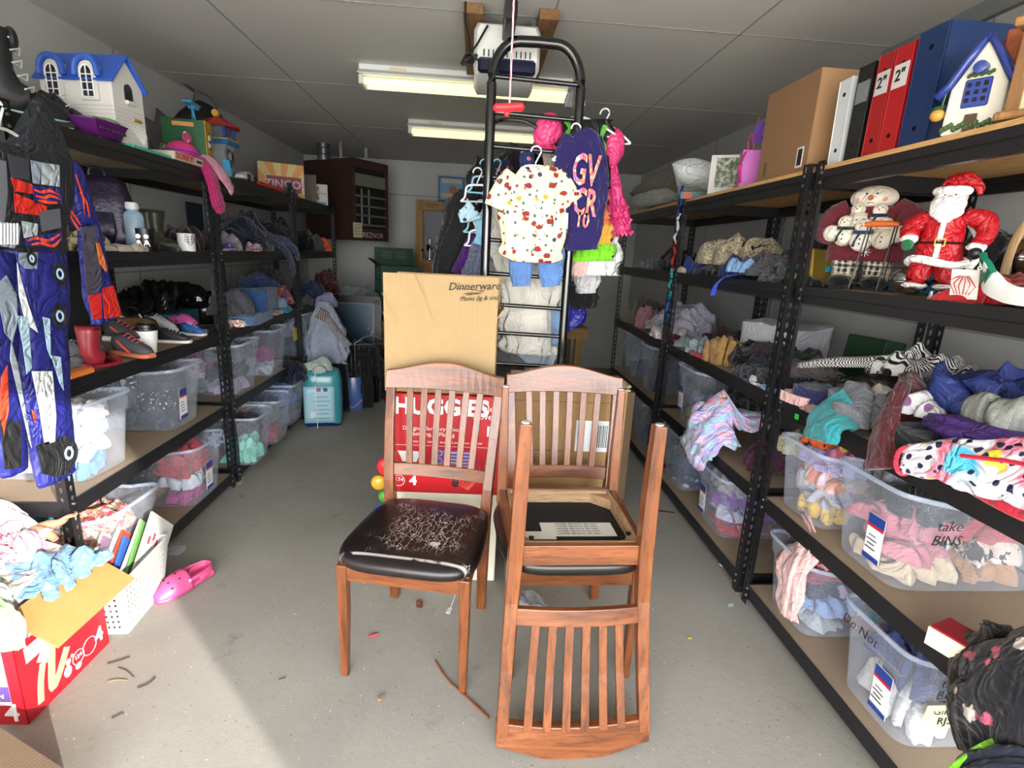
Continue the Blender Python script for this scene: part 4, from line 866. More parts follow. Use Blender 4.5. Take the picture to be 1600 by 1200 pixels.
chrome_ball((1.37, 1.62, Z4), .042, 'small silver mirror ball beside the wire carrier')
chrome_ball((1.68, 1.56, Z4+.06), .065, 'large silver mirror ball right of Santa')
chrome_ball((1.72, 1.38, Z4+.06), .065, 'large silver mirror ball at the shelf end near the wooden hoop')
t = thing('basket', 'basket with a tall bent wooden handle', 'basket', (1.60, 1.42, Z4+.04), .35)
G().sweep(smooth([(0, -.08, 0), (0, -.078, .12), (0, -.045, .22), (0, 0, .245), (0, .045, .22), (0, .078, .12), (0, .08, 0)], 4), [(.012, .003)]*25, 6, up=(1, 0, 0), rnd=.5).out('handle', wood('a8865c', 'c9ab80', .7, 1, 2), t, smooth=True)
G().lathe([(.07, 0), (.10, .03), (.105, .035), (.10, .035)], 24).out('bowl', wood('7d5f3c', '9a7a50', .8, 2, 0), t, smooth=True)
cloth('felt_cloth', 'red felt cloth piled right of Santa', 'cloth', (1.52, 1.26, Z4), (.34, .40, .10), .3, f_('9c1620'), 203)
cloth('felt_stocking', 'red felt stocking folded in front of the card', 'cloth', (1.29, 1.29, Z4), (.09, .16, .08), .5, f_('a3161f'), 204)
cloth('velvet_cloth', 'black velvet cloth on the red felt at the shelf end', 'cloth', (1.52, 1.10, Z4+.06), (.26, .24, .07), .2, f_('101012'), 205)
t = tag(G().box((0, 0, .045), (.002, .06, .075), rot=(0, -.25, 0)).out('gift_tag', P('e6e2d8', .6), None, loc=(1.235, 1.27, Z4), rot=(0, 0, .35)), 'white card with a red bow print leaning on the red felt', 'card')
g = G()
for k in range(6): g.sweep([(-.0135+.0, -.02+.006*k, .02), (-.0115+.0, -.03+.012*k, .04+.006*(k % 3)), (-.0105, -.01+.004*k, .065)], .0015, 4)
g.out('printed_bow', P('b03038', .5), t)
for k, (x, y) in enumerate(((1.235, 1.36), (1.235, 1.335))):
    o = thing('metal_bell', ('little silver bell left of the white card', 'little gold bell at the foot of the white card')[k], 'bell', (x, y, Z4)); G().lathe([(.001, .022), (.005, .02), (.007, .008), (.010, 0)], 14).out('bell', P(('c8c8cc', 'c8a888')[k], .2, .95), o, smooth=True)
t = thing('hockey_stick', 'white goalie hockey stick blade with green tape', 'hockey stick', (0, 0, 0))
HS = [(1.235, 1.235, 1.478), (1.225, 1.215, 1.455), (1.215, 1.185, 1.428), (1.21, 1.14, 1.406), (1.205, 1.07, 1.398), (1.205, .85, 1.394)]
G().sweep(smooth(HS, 5), smr([(.007, .026), (.007, .030), (.007, .028), (.007, .022), (.007, .020), (.007, .019)], 5), 12, up=(0, .4, 1), rnd=.4).out('blade', P('e8e8e4', .35), t, smooth=True)
G().sweep(smooth(HS[:3], 5), smr([(.008, .027), (.008, .031), (.008, .029)], 5), 12, up=(0, .4, 1), rnd=.4).out('green_tape', P('0f6b54', .45), t, smooth=True)
G().sweep([HS[4], HS[5]], [(.0085, .0205), (.0085, .0198)], 12, up=(0, .4, 1), rnd=.4).out('black_tape', P('16191c', .4), t, smooth=True)
text('&', .03, WT, t, (1.213, 1.215, 1.462), (PI/2, .0, -PI/2), name='printed_mark')
for k in range(3): tag(G().box((1.36, 1.02, Z4+.006+.008*k), (.2, .26, .007), rot=(0, 0, .05*k)).out('magazine', P(('4a6a86', 'c8ccd0', '8a3040')[k], .4)), ('blue magazine at the bottom under the hockey stick', 'white magazine between two others under the hockey stick', 'maroon magazine on top of the pile beside the hockey stick')[k], 'magazine')
# ================================================================ right rack: top shelf
Z5 = 1.792
t = thing('shipping_carton', 'large brown cardboard box on the right top shelf', 'cardboard box', (1.44, 2.24, Z5), .0)
G().box((0, 0, .18), (.40, .36, .36)).out('carton', board('8f6c4c'), t)
o = G().box((-.201, -.13, .06), (.002, .04, .075)).out('barcode_label', P('d8d6d0', .5), t); g = G()
for k in range(10): g.box((-.2025, -.145+.0028*k, .06), (.001, .0014, .06))
g.out('barcode', INK, o)
G().box((-.201, .12, .05), (.001, .02, .06)).out('printed_icon', P('6a4e34', .7), t)
G().box((0, -.181, .18), (.395, .002, .355)).out('end_flap', board('a07a56'), t)
def binder(label, y, th, m, hgt=.29, d=.27, card=None, num=None, z=Z5, tilt=0):
    t = thing('ring_binder', label, 'binder', (1.245, y, z), (tilt, 0, 0), 'ring binders on the right top shelf')
    G().box((.004, 0, hgt/2), (.004, th, hgt)).out('spine', m, t, bevel=.001)
    for s in (-1, 1): G().box((d/2, s*(th/2-.0015), hgt/2), (d, .003, hgt)).out('cover', m, t, bevel=.001)
    G().box((d*.5, 0, hgt*.5), (d*.8, th-.012, hgt*.93)).out('pages', P('d8d8d4', .8), t)
    for zz in (.05, hgt-.05): G().lathe([(.007, 0), (.007, .002)], 12, M=Matrix.Translation((.003, 0, zz))@Matrix.Rotation(-PI/2, 4, 'Y')).out('spine_rivet', P('101010', .3, .6), t)
    if card:
        o = G().box((.0, 0, hgt*.72), (.002, th*.8, hgt*.22)).out('spine_card', card, t)
        if num: text(num, .045, INK, o, (-.0016, 0, hgt*.72), (PI/2, 0, -PI/2), bold=.0008)
binder('white ring binder beside the cardboard box', 1.905, .065, P('d4d8da', .4), .28, tilt=-.04)
binder('black ring binder with a grey spine card', 1.82, .07, P('1a1b1d', .35), .295, card=P('7c7e80', .5))
binder('red ring binder numbered 2, left of its pair', 1.735, .065, P('a3161e', .35), .30, card=P('d0ccc8', .5), num='2"')
binder('red ring binder numbered 2, right of its pair', 1.662, .07, P('b01820', .35), .30, card=P('d8d4d0', .5), num='2"')
binder('blue ring binder, the largest', 1.565, .10, P('16305e', .35), .31)
# ceramic cottage
t = thing('ceramic_cottage', 'ceramic cottage ornament with a blue roof and yellow pots', 'ornament', (1.28, 1.40, Z5), -PI/2+.55)
CER = P('ddd6c4', .25, 0, .1, .2, 60, coat=.4); BLU = P('2f4390', .3, 0, .3, .5, 50, coat=.4); GRE = P('3f5a30', .5, 0, .4, .8, 60)
G().prism([(-.055, 0), (.055, 0), (.052, .10), (0, .195), (-.052, .10)], -.04, .05, 'y').out('house', CER, t, bevel=.006)
for s in (-1, 1): G().grid([[(s*.0, y, .205), (s*.03, y, .155+.004*math.sin(y*90)), (s*.055, y, .11), (s*.078, y, .088)] for y in (-.048, -.02, .01, .04, .058)]).out('roof', BLU, t, solid=.012, smooth=True)
G().box((.03, .02, .185), (.03, .03, .07), b=.004).out('chimney', P('a8562c', .6, 0, .3, .5, 40), t)
o = G().box((0, -.042, .085), (.05, .006, .06), b=.003).out('window', BLU, t); g = G()
for i in range(3):
    for j in range(3): g.box((-.015+.015*i, -.046, .07+.016*j), (.008, .003, .009))
g.out('pane', P('11152c', .15), o)
G().lathe([(.001, .0), (.014, 0), (.013, .02), (0.001, .024)], 12, M=Matrix.Translation((0, -.04, .135))@Matrix.Rotation(PI/2, 4, 'X')).out('gable_window', BLU, t, smooth=True)
G().box((.0, -.043, .02), (.022, .006, .04)).out('door', P('4a3828', .6), t)
g = G()
for k in range(14): g.ball((-.05+.0077*k, -.044, .012+.004*(k % 3)), (.006, .005, .008), 6)
g.out('flower_bed', GRE, t, smooth=True)
g = G()
for k in range(8): g.ball((-.02+.006*k, -.045, .122+.003*(k % 2)), .005, 6)
g.out('window_box', GRE, t, smooth=True)
for s in (-1, 1):
    G().sweep([(s*.062, -.03, .10), (s*.066, -.03, .06)], .0025, 6).out('pot_hook', GRE, t)
    G().ball((s*.07, -.032, .05), (.016, .014, .014), 10).out('pot', P('c89440', .35), t, smooth=True); G().ball((s*.07, -.032, .063), (.013, .011, .008), 8, bump=.1).out('pot_plant', GRE, t, smooth=True)
t.scale = (1.1, 1.1, 1.1)
t = thing('wooden_frame_house', 'wooden frame ornament with a floral panel at the right edge', 'ornament', (1.30, 1.24, Z5), -PI/2+.5)
WB = wood('7d5630', 'a87a48', .55, 1, 2)
G().box((0, 0, .015), (.16, .12, .018), b=.004).out('base', WB, t); G().box((0, 0, .215), (.17, .12, .02), b=.005).out('top', WB, t)
for s in (-1, 1): G().box((s*.062, 0, .115), (.016, .06, .185)).out('side_post', WB, t)
o = G().box((0, .01, .115), (.11, .004, .18)).out('painted_panel', P('d9cfae', .6), t); g = G(); rg = random.Random(4)
for k in range(26): g.ball((rg.uniform(-.04, .04), .006, rg.uniform(.03, .12)), (.006, .002, .006), 6)
g.out('painted_flower', P('8c2f34', .5, 0, .5), o)
# far part of the top shelf
t = thing('picture_book', 'white boxed set with a leafy cover photo on the top shelf', 'book', (1.34, 2.92, Z5), -.45)
G().box((0, .03, .105), (.20, .06, .21), b=.002).out('cover', P('d6d5cf', .5), t); G().box((.0, -.0015, .12), (.14, .002, .15)).out('cover_photo', P('5a6650', .5, 0, .9, 0), t)
text('best friends', .018, INK, t, (.01, -.002, .018), FY)
n = N('leafy'); n.col(n.ramp(n.noise(45, 5), [(.3, lin('20261c')), (.5, lin('6e7a5c')), (.62, lin('c8c8bc')), (.75, lin('4a4038'))])); t.children[1].data.materials[0] = n.m
G().box((.102, .03, .12), (.002, .04, .15)).out('side_photo', n.m, t)
G().box((.075, -.002, .105), (.03, .002, .205)).out('white_band', P('e4e3de', .5), t)
t = thing('gift_bag', 'pink paper gift bag with a purple tag on the top shelf', 'bag', (1.31, 2.60, Z5), -.25)
PK = P('c96fc0', .5); G().box((0, 0, .085), (.13, .07, .17)).out('bag_body', PK, t, bevel=.002)
G().sweep(smooth([(-.045, -.036, .165), (-.05, -.038, .215), (-.035, -.038, .235), (-.02, -.038, .165)], 4), .003, 6).out('cord_handle', P('c02060', .5), t, smooth=True)
G().sweep(smooth([(-.055, -.04, .16), (-.07, -.045, .1), (-.06, -.04, .02)], 4), [(.012, .004)]*9, 8, fold=.2).out('ribbon', P('d0308a', .4), t, smooth=True)
g = G().box((.0, .0, .25), (.05, .004, .09), rot=(0, .2, 0)).box((.02, -.012, .265), (.03, .02, .05), rot=(.4, .2, 0)); g.out('purple_wing', P('6a3fa8', .5), t)
for s in (-1, 1): G().sweep([(.005+s*.018, 0, .285), (.008+s*.018, 0, .32)], [.006, .001], 6).out('pointed_ear', P('7a5a40', .6), t)
t = thing('game_box', 'thin board game box under the pillows', 'box', (1.33, 3.22, Z5), -.3)
G().box((0, 0, .02), (.26, .18, .035)).out('carton', P('2f6a86', .5), t); G().box((0, 0, .0385), (.26, .18, .004)).out('lid', P('5f9a3c', .5), t); G().box((-.09, -.091, .02), (.05, .002, .034)).out('red_panel', P('b84a30', .5), t)
PW = f_('dcdfe0')
def pillow(lab, loc, size, rz, m, tilt=(0, 0)):
    rows = []; n_ = 24
    for i in range(n_+1):
        u = -1+2*i/n_; row = []
        for j in range(n_+1):
            v = -1+2*j/n_; e = max(0, (1-u**4)*(1-v**4))**.5; row.append((u*size[0]/2*(1-.06*(1-v*v)), v*size[1]/2*(1-.06*(1-u*u)), size[2]*.5*e*(1+.06*math.sin(5*u+3*v)+.05*math.sin(9*v-4*u))))
        rows.append(row)
    g = G().grid(rows).grid([[(x, y, -z*.8) for x, y, z in r][::-1] for r in rows])
    return tag(g.out('pillow', m, None, smooth=True, ang=180, loc=loc, rot=(tilt[0], tilt[1], rz)), lab, 'pillow', 'pillows on the right top shelf')
pillow('white pillow with one corner pointing at the ladder', (1.44, 3.42, Z5+.12), (.42, .50, .18), -.5, PW, (-.25, .15))
pillow('white pillow propped higher behind the pointed one', (1.66, 3.20, Z5+.16), (.45, .45, .18), .4, PW, (.3, -.2))
pillow('khaki bolster pillow at the far end of the right top shelf', (1.50, 4.05, Z5+.15), (.5, .66, .26), .2, f_('6e6a5a'))
pillow('grey striped pillow under the khaki bolster', (1.34, 3.95, Z5+.07), (.34, .5, .13), .2, f_('8e908c', 'stripe', 'a4a6a2', 2))
cloth('sheet', 'white sheet at the back of the right top shelf', 'bedding', (1.6, 3.3, Z5), (.34, .4, .16), .2, f_('aeb2b0'), 211)
# ================================================================ left rack: bins
LX = -1.405
def lbin(where, y, z, w, d, h, items, seed, **k):
    t = bin_(f'clear plastic bin {where}', (LX-d/2-.012+k.pop('dx', 0), y, z), w, d, h, PI/2+k.pop('tw', 0), **k)
    fill(t, w, d, h, where, items, seed); return t
lbin('marked Kids behind the hanging costume', 2.08, .51, .30, .5, .31, [
    ('shirt', 'bright blue shirt', f_('5590d8')), ('shirt', 'pale pink shirt', f_('e8c8d0')), ('shirt', 'white and pink shirt', f_('e8e0e4')), ('shirt', 'mint shirt', f_('b8d8c8')), ('shirt', 'pale blue shirt', f_('b8d0e4')), ('shirt', 'coral red shirt', f_('d8606c')),
    ('shirt', 'white print shirt', f_('e6e8ea', 'dots', 'c05060', 1)), ('pajamas', 'red, white and green pajamas', f_('f0ece8', 'camo', 'c8303c', 2.2, '3a9a70'))], 301, marker=[('KIDS', 'left', .0, .26, .04)], low=.06, tw=-.06)
lbin('full of dark patterned clothes, left second shelf', 2.66, .51, .31, .5, .31, [
    ('pants', 'dark slate pants', f_('232c3c')), ('pants', 'navy pants', f_('1e2740')), ('shirt', 'black star print shirt', f_('15171e', 'dots', 'c8ccd4', 1.6)), ('shirt', 'grey shirt', f_('4a5466')), ('shirt', 'charcoal shirt', f_('2c313c')), ('shirt', 'black and white feather print shirt', f_('17191f', 'camo', 'd8dade', 1.7, '17191f'))], 302, panel=-.07, low=.06)
lbin('with a lilac towel, behind the left rack post', 3.32, .51, .36, .5, .32, [
    ('towel', 'pale lilac towel', f_('b8a8c0')), ('shirt', 'grey shirt', f_('7c828c')), ('pants', 'dark grey pants', f_('3a4150')), ('shirt', 'white lace shirt', f_('c8ccd2', 'camo', '8a8e98', 3)), ('shirt', 'grey hooded shirt', f_('6a7078')), ('shirt', 'magenta shirt', f_('7a1f5c'))], 303, low=.08, dx=.03)
lbin('with a yellow tag, left second shelf', 3.82, .51, .34, .5, .33, [('shirt', 'grey floral shirt', f_('a8acb4', 'floral', '6a6e78', 1.2, '8a6a78')), ('pants', 'navy pants', f_('222a3c')), ('shirt', 'magenta knit shirt', f_('7a1f5c')), ('shirt', 'teal shirt', f_('2c6a78')), ('pants', 'black pants', f_('17181c')), ('shirt', 'maroon shirt', f_('3c1a24'))], 304, dx=.04)
o = G().box((-1.318, 3.93, .78), (.003, .07, .09)).out('paper_tag', P('b8a838', .6)); tag(o, 'yellow paper tag stuck on a bin, left second shelf', 'tag')
lbin('at the far end of the left second shelf', 4.55, .51, .40, .5, .36, [('shirt', 'dusky blue shirt', f_('4a5468')), ('pants', 'dark navy pants', f_('1a2030')), ('shirt', 'white and navy floral shirt', f_('9a9eb0', 'floral', '2a3050', 1.4, '5a5a8a')), ('shirt', 'dark blue shirt', f_('20283e'))], 305, dx=.03)
lbin('of peach lace behind the books, left bottom shelf', 2.02, .09, .34, .55, .32, [
    ('shirt', 'beige shirt', f_('c8ada0')), ('shirt', 'grey floral shirt', f_('9a9a9c')), ('lace_blouse', 'peach lace top', f_('d8b4a0', 'camo', 'a87a64', 3)), ('pants', 'slate pants', f_('3c4458')), ('shirt', 'peach ruffled shirt', f_('dbbca6', 'camo', 'b08468', 2.5)), ('shirt', 'teal shirt', f_('2a7f90'))], 306, dx=.09, low=.12, tw=-.05)
lbin('showing a red shirt, left bottom shelf', 2.70, .09, .34, .52, .32, [
    ('shirt', 'hot pink shirt', f_('b8408c')), ('shirt', 'tan shirt', f_('a88a70')), ('shirt', 'white shirt', f_('d8dade')), ('pants', 'charcoal pants', f_('2a2c34')), ('sweatshirt', 'red sweatshirt', f_('b8404a')), ('shirt', 'black dotted shirt', f_('101014', 'dots', 'd8d8dc', 1.8)), ('shirt', 'coral red shirt', f_('b04450')), ('shirt', 'royal blue dotted shirt', f_('1c2878', 'dots', 'a8b0d8', 2))], 307, panel=-.03, dx=.05, low=.08)
lbin('with a mint green garment at its bottom', 3.22, .09, .30, .5, .31, [
    ('shirt', 'mint green shirt', f_('7fd0b4')), ('shirt', 'dusky red shirt', f_('6a3040')), ('shirt', 'pale mint shirt', f_('8ad4bc')), ('shirt', 'navy checked shirt', f_('2c3860', 'gingham', 'd8dce8', 1)), ('sweater', 'dark plum sweater', f_('2a1c28')), ('shirt', 'plum shirt', f_('241a28'))], 308, dx=.13)
lbin('with a red patterned shirt, beside the diaper pack', 3.58, .09, .30, .5, .31, [('shirt', 'red shirt', f_('8c2438')), ('pants', 'dark slate pants', f_('2a3244')), ('shirt', 'grey shirt', f_('5a5f6a')), ('shirt', 'red and white patterned shirt', f_('d8c0b8', 'camo', 'b02c34', 2.4, 'd8703a'))], 309, dx=.13)
lbin('of blue clothes by the diaper pack', 3.98, .09, .32, .5, .32, [('pants', 'grey pants', f_('5f6676')), ('shirt', 'dark blue shirt', f_('27304c')), ('shirt', 'cornflower blue shirt', f_('5a70b4')), ('jacket', 'navy jacket', f_('141828'))], 310, dx=.1)
# ================================================================ left rack: third shelf, shoes (z .93)
def L(px, py, X): return atx(px, py, X)
def lc(name, label, px, py, X, Z, size, rz, m, seed, kind='crumple', cat='clothing', **k):
    q = atx(px, py, X); return cloth(name, label, cat, (X, q.y, Z), size, rz, m, seed, kind, **k)
RB = P('8c2430', .35, 0, .12, .1, 30, coat=.2)
def tall_boot(lab, loc, rz, m, s=1., name='rain_boot'):
    t = thing(name, lab, 'boot', loc, rz)
    pts = [(0, -.13, .035), (0, -.10, .04), (0, -.055, .045), (0, -.01, .055), (0, .025, .075), (0, .045, .115), (0, .045, .17), (0, .04, .23), (0, .038, .265)]
    rd = [(.022, .02), (.036, .032), (.042, .040), (.042, .05), (.044, .062), (.046, .055), (.052, .054), (.062, .062), (.064, .064)]
    G().sweep([(a*s, b*s, c*s) for a, b, c in pts], [(a*s, b*s) for a, b in rd], 24, up=(0, 1, .3), fold=.012, nf=5).out('shaft', m, t, smooth=True, ang=180)
    G().sweep([(0, -.125*s, .012*s), (0, -.05*s, .012*s), (0, .02*s, .012*s), (0, .08*s, .012*s)], [(.02*s, .014*s), (.044*s, .014*s), (.036*s, .014*s), (.03*s, .014*s)], 14, rnd=.6).out('sole', m, t, smooth=True)
    G().box((0, .07*s, .02*s), (.06*s, .05*s, .03*s), b=.006).out('heel', m, t, smooth=True)
    for q in (-1, 1): G().sweep([(q*.064*s, .02*s, .25*s), (q*.066*s, .05*s, .25*s)], .006*s, 8).out('pull_hole', P('2a0a0e', .6), t)
    return t
q = L(150, 560, -1.46); tall_boot('red rubber boot standing at the front of the left third shelf', (-1.45, q.y, .93), PI-.35, RB, .62)
def shoe(lab, loc, rz, up, sole, acc, s=1., cat='shoe', name='sneaker', tilt=None, lace='d8d8d8'):
    t = thing(name, lab, cat, loc, tilt+(rz,) if tilt else rz)
    G().sweep([(0, -.125*s, .016*s), (0, -.10*s, .013*s), (0, -.04*s, .014*s), (0, .04*s, .014*s), (0, .10*s, .014*s)], [(.022*s, .012*s), (.038*s, .014*s), (.042*s, .014*s), (.034*s, .015*s), (.030*s, .016*s)], 16, rnd=.7).out('sole', sole, t, smooth=True)
    G().sweep([(0, -.118*s, .03*s), (0, -.09*s, .038*s), (0, -.045*s, .048*s), (0, 0, .060*s), (0, .045*s, .066*s), (0, .09*s, .066*s)], [(.018*s, .012*s), (.034*s, .024*s), (.038*s, .034*s), (.036*s, .042*s), (.034*s, .046*s), (.024*s, .044*s)], 20).out('upper', up, t, smooth=True, ang=180)
    G().ball((0, .05*s, .103*s), (.024*s, .038*s, .014*s), 14).out('lining', P('222226', .8), t, smooth=True)
    for k in range(4): G().sweep([(-.02*s, (-.055+.022*k)*s, (.074+.011*k)*s), (0, (-.058+.022*k)*s, (.083+.012*k)*s), (.02*s, (-.055+.022*k)*s, (.074+.011*k)*s)], .0028*s, 6).out('lace', P(lace, .7), t, smooth=True)
    for q in (-1, 1): G().sweep([(q*.037*s, -.03*s, .03*s), (q*.038*s, .0, .055*s), (q*.034*s, .04*s, .085*s)], [(.003*s, .010*s)]*3, 8, up=(1, 0, 0)).out('side_stripe', acc, t, smooth=True)
    return t
for lab, px, py, X, rz, u, so, ac, s, dz in (
    ('grey and coral running shoe beside the red boot', 205, 548, -1.46, 1.3, '3f4048', 'b86a48', 'd85048', .85, 0),
    ('dark running shoe with coral laces stacked behind the grey one', 195, 535, -1.53, 1.5, '2a2a30', 'c8c8c8', 'd85048', .8, .05),
    ('black child sneaker right of the paper cup', 270, 527, -1.47, 1.7, '1c1c22', 'd0ccc8', '3a3a44', .65, 0),
    ('blue and green glittery child sneaker near the post', 300, 524, -1.50, 1.4, '2a5aa0', 'e0dcd6', '2a8a5a', .62, 0),
    ('pink child sneaker at the far left under the black panel', 115, 545, -1.62, .9, 'a83a50', 'd8c8c0', '70a088', .7, .0),
    ('white and grey sneaker behind the paper cup', 250, 520, -1.62, 1.4, 'b8b8bc', 'd8d8d8', '5a5a60', .75, .03),
    ('black flat shoe behind the white sneaker', 225, 512, -1.68, 1.0, '161618', '1c1c1e', '2a2a2e', .75, .0)):
    q = L(px, py, X); shoe(lab, (X, q.y, .93+dz), rz, P(u, .6, 0, .2, .2, 90), P(so, .5), P(ac, .5), s, lace='c04a50' if 'coral' in lab else 'b8b8bc')
q = L(205, 490, -1.62); shoe('brown-soled shoe lying on its side with a paper tag', (-1.62, q.y, 1.02), 1.5, P('2a2a2e', .7), P('5c4428', .6, 0, .2, .3, 90), P('e0e0e0', .6), .9, tilt=(.2, 1.5))
# clog shoes
def clog(lab, loc, rz, m, s=1.):
    t = thing('foam_clog', lab, 'shoe', loc, rz)
    G().sweep([(0, -.125*s, .014*s), (0, -.10*s, .012*s), (0, -.04*s, .012*s), (0, .05*s, .014*s), (0, .115*s, .016*s)], [(.03*s, .013*s), (.047*s, .013*s), (.050*s, .013*s), (.038*s, .014*s), (.032*s, .016*s)], 20, rnd=.7).out('sole', m, t, smooth=True)
    rows = []
    for i in range(12):
        u = i/11; y = -.128+.135*u; w = .024+.028*math.sin(min(1, u*1.5)*PI/2); h = .02+.055*math.sin(min(1, u*1.2)*PI/2)
        rows.append([(w*math.cos(a)*s, y*s, (.012+h*max(0, math.sin(a)))*s) for a in [PI*j/14 for j in range(15)]])
    G().grid(rows).out('upper', m, t, smooth=True, solid=.005, ang=180)
    rows = []
    for i in range(15):
        a = -PI*.05+PI*1.1*i/14; x, y = .036*math.cos(a), .06+.062*math.sin(a) if math.sin(a) > 0 else .06+.09*math.sin(a)
        rows.append([(x*s, y*s, .014*s), (x*1.04*s, y*1.01*s, (.05+.012*math.sin(a))*s)])
    G().grid(rows).out('heel_wall', m, t, smooth=True, solid=.005)
    G().sweep(smooth([(-.045*s, .0, .05*s), (-.043*s, .06*s, .052*s), (-.022*s, .112*s, .054*s), (.022*s, .112*s, .054*s), (.043*s, .06*s, .052*s), (.045*s, .0, .05*s)], 4), [(.003*s, .009*s)]*21, 8, up=(0, 0, 1)).out('heel_strap', m, t, smooth=True)
    for q in (-1, 1): G().ball((q*.048*s, .0, .052*s), (.004*s, .008*s, .008*s), 10).out('strap_rivet', P('c8c8cc', .3, .6), t, smooth=True)
    for k in range(7):
        a = PI*(.22+.56*(k % 4)/3) if k < 4 else PI*(.3+.4*(k-4)/2); u = .42 if k < 4 else .7; y = -.128+.135*u; w = .050; h = .02+.055*math.sin(min(1, u*1.2)*PI/2)
        G().ball((w*math.cos(a)*s, y*s, (.0145+h*math.sin(a))*s), (.006*s, .006*s, .003*s), 8).out('vent_hole', P('5a1030', .6), t)
    return t
q = L(285, 500, -1.56); clog('pink foam clog on top of the child sneakers', (-1.56, q.y, .985), 1.3, P('a8488a', .4), .62)
q = L(320, 508, -1.47); cloth('sandal', 'black strappy sandal beside the double post', 'shoe', (-1.47, q.y, .93), (.10, .16, .06), .2, P('131315', .5), 330)
# coffee cup
q = L(236, 543, -1.43); t = thing('paper_cup', 'white takeaway coffee cup with a black lid', 'cup', (-1.44, q.y, .93))
G().lathe([(.001, .001), (.029, 0), (.030, .004), (.0425, .105), (.0425, .108)], 28).out('cup', P('d5d6d4', .5, var=.04), t, smooth=True)
G().lathe([(.0445, .103), (.0455, .108), (.0445, .114), (.040, .116), (.038, .128), (.035, .130), (.034, .126), (.001, .126)], 28).out('lid', P('101012', .3), t, smooth=True)
q = L(122, 575, -1.42); o = G().box((0, 0, .012), (.05, .13, .024), b=.008).out('toy_block', P('e8803c', .4)); tag(o, 'orange foam toy lying at the front edge of the shoe shelf', 'toy'); o.location = (-1.43, q.y, .93)
q = L(262, 487, -1.72); o = tag(G().box((0, 0, .05), (.18, .3, .10)).out('shoe_box', P('1c4a50', .5)), 'dark teal shoe box behind the clogs', 'box'); o.location = (-1.72, q.y, .93)
BAG = P('0b0b0d', .22, 0, .2, .9, 22, spec=.6)
for lab, px, X, sz, sd in (('large black garbage bag behind the shoes', 225, -1.84, (.36, .46, .30), 5), ('black garbage bag left of the post', 300, -1.80, (.36, .5, .24), 6), ('black garbage bag farther along with silver glints', 335, -1.66, (.26, .24, .17), 7)):
    q = L(px, 470, X); cloth('garbage_bag', lab, 'bag', (X, q.y, .93), sz, .2, BAG, 340+sd)
o = tag(G().box((0, 0, .19), (.02, .24, .36), rot=(.1, .1, 0)).out('panel', P('262a2c', .7)), 'dark grey panel leaning behind the costume sleeve', 'panel'); o.location = (-1.8, L(115, 480, -1.8).y, .935)
lc('shirt', 'grey shirt heaped under the white costume leg', 130, 555, -1.58, .93, (.14, .2, .10), .2, f_('5c585c'), 350)
# third rack unit clothes
for a in [('sheet', 'grey cloth crumpled beside the post, left third shelf', 365, 480, -1.52, .99, (.26, .3, .16), .2, f_('46454c'), 351),
          ('jeans', 'blue jeans folded on the third shelf stack', 400, 480, -1.48, .99, (.24, .34, .13), .1, f_('24406c'), 352, 'fold'),
          ('jeans', 'pale blue jeans at the bottom of the stack', 385, 495, -1.47, .93, (.24, .46, .06), .1, f_('4a6488'), 353, 'fold'),
          ('jeans', 'dark jeans thrown on top of the jeans stack', 405, 460, -1.56, 1.11, (.26, .36, .12), .3, f_('1a2c50'), 354),
          ('shirt', 'white and yellow knit shirt at the shelf front', 370, 505, -1.44, .93, (.12, .18, .05), .2, f_('b0a68c', 'camo', 'e0e0dc', 3), 355),
          ('shirt', 'magenta knit shirt below the white and yellow one', 352, 520, -1.44, .93, (.06, .08, .05), .1, f_('6a1c50'), 356),
          ('shirt', 'pale blue shirt near the second left post', 428, 470, -1.47, .97, (.12, .12, .12), .2, f_('8094b4'), 357),
          ('shirt', 'orange and purple print shirt near the second left post', 442, 470, -1.47, .98, (.12, .12, .12), .4, f_('9a4a24', 'camo', '4a3a7a', 2, 'c86a28'), 358),
          ('shirt', 'turquoise shirt near the second left post', 440, 478, -1.44, .93, (.12, .22, .05), .1, f_('1c88a8'), 359),
          ('shirt', 'cream lace shirt at the front edge by the post', 432, 488, -1.43, .93, (.08, .22, .035), .1, f_('a0988c'), 360),
          ('hoodie', 'dark grey hoodie at the back of the jeans stack', 420, 450, -1.66, 1.05, (.24, .3, .2), .1, f_('2a2a30'), 361),
          ('jeans', 'indigo jeans piled on the farthest left rack', 485, 470, -1.50, .93, (.30, .40, .26), .2, f_('1c2c4c'), 362),
          ('hoodie', 'maroon hoodie on the farthest left rack', 512, 470, -1.46, .98, (.26, .36, .22), .3, f_('4a1018'), 363),
          ('pants', 'olive pants on the farthest left rack', 480, 480, -1.42, .93, (.12, .2, .08), .1, f_('3c4034'), 364),
          ('jacket', 'black jacket sliding off the farthest left rack', 505, 490, -1.42, .93, (.2, .4, .10), .1, f_('101014'), 365)]: lc(*a[:4], a[4], a[5], *a[6:])
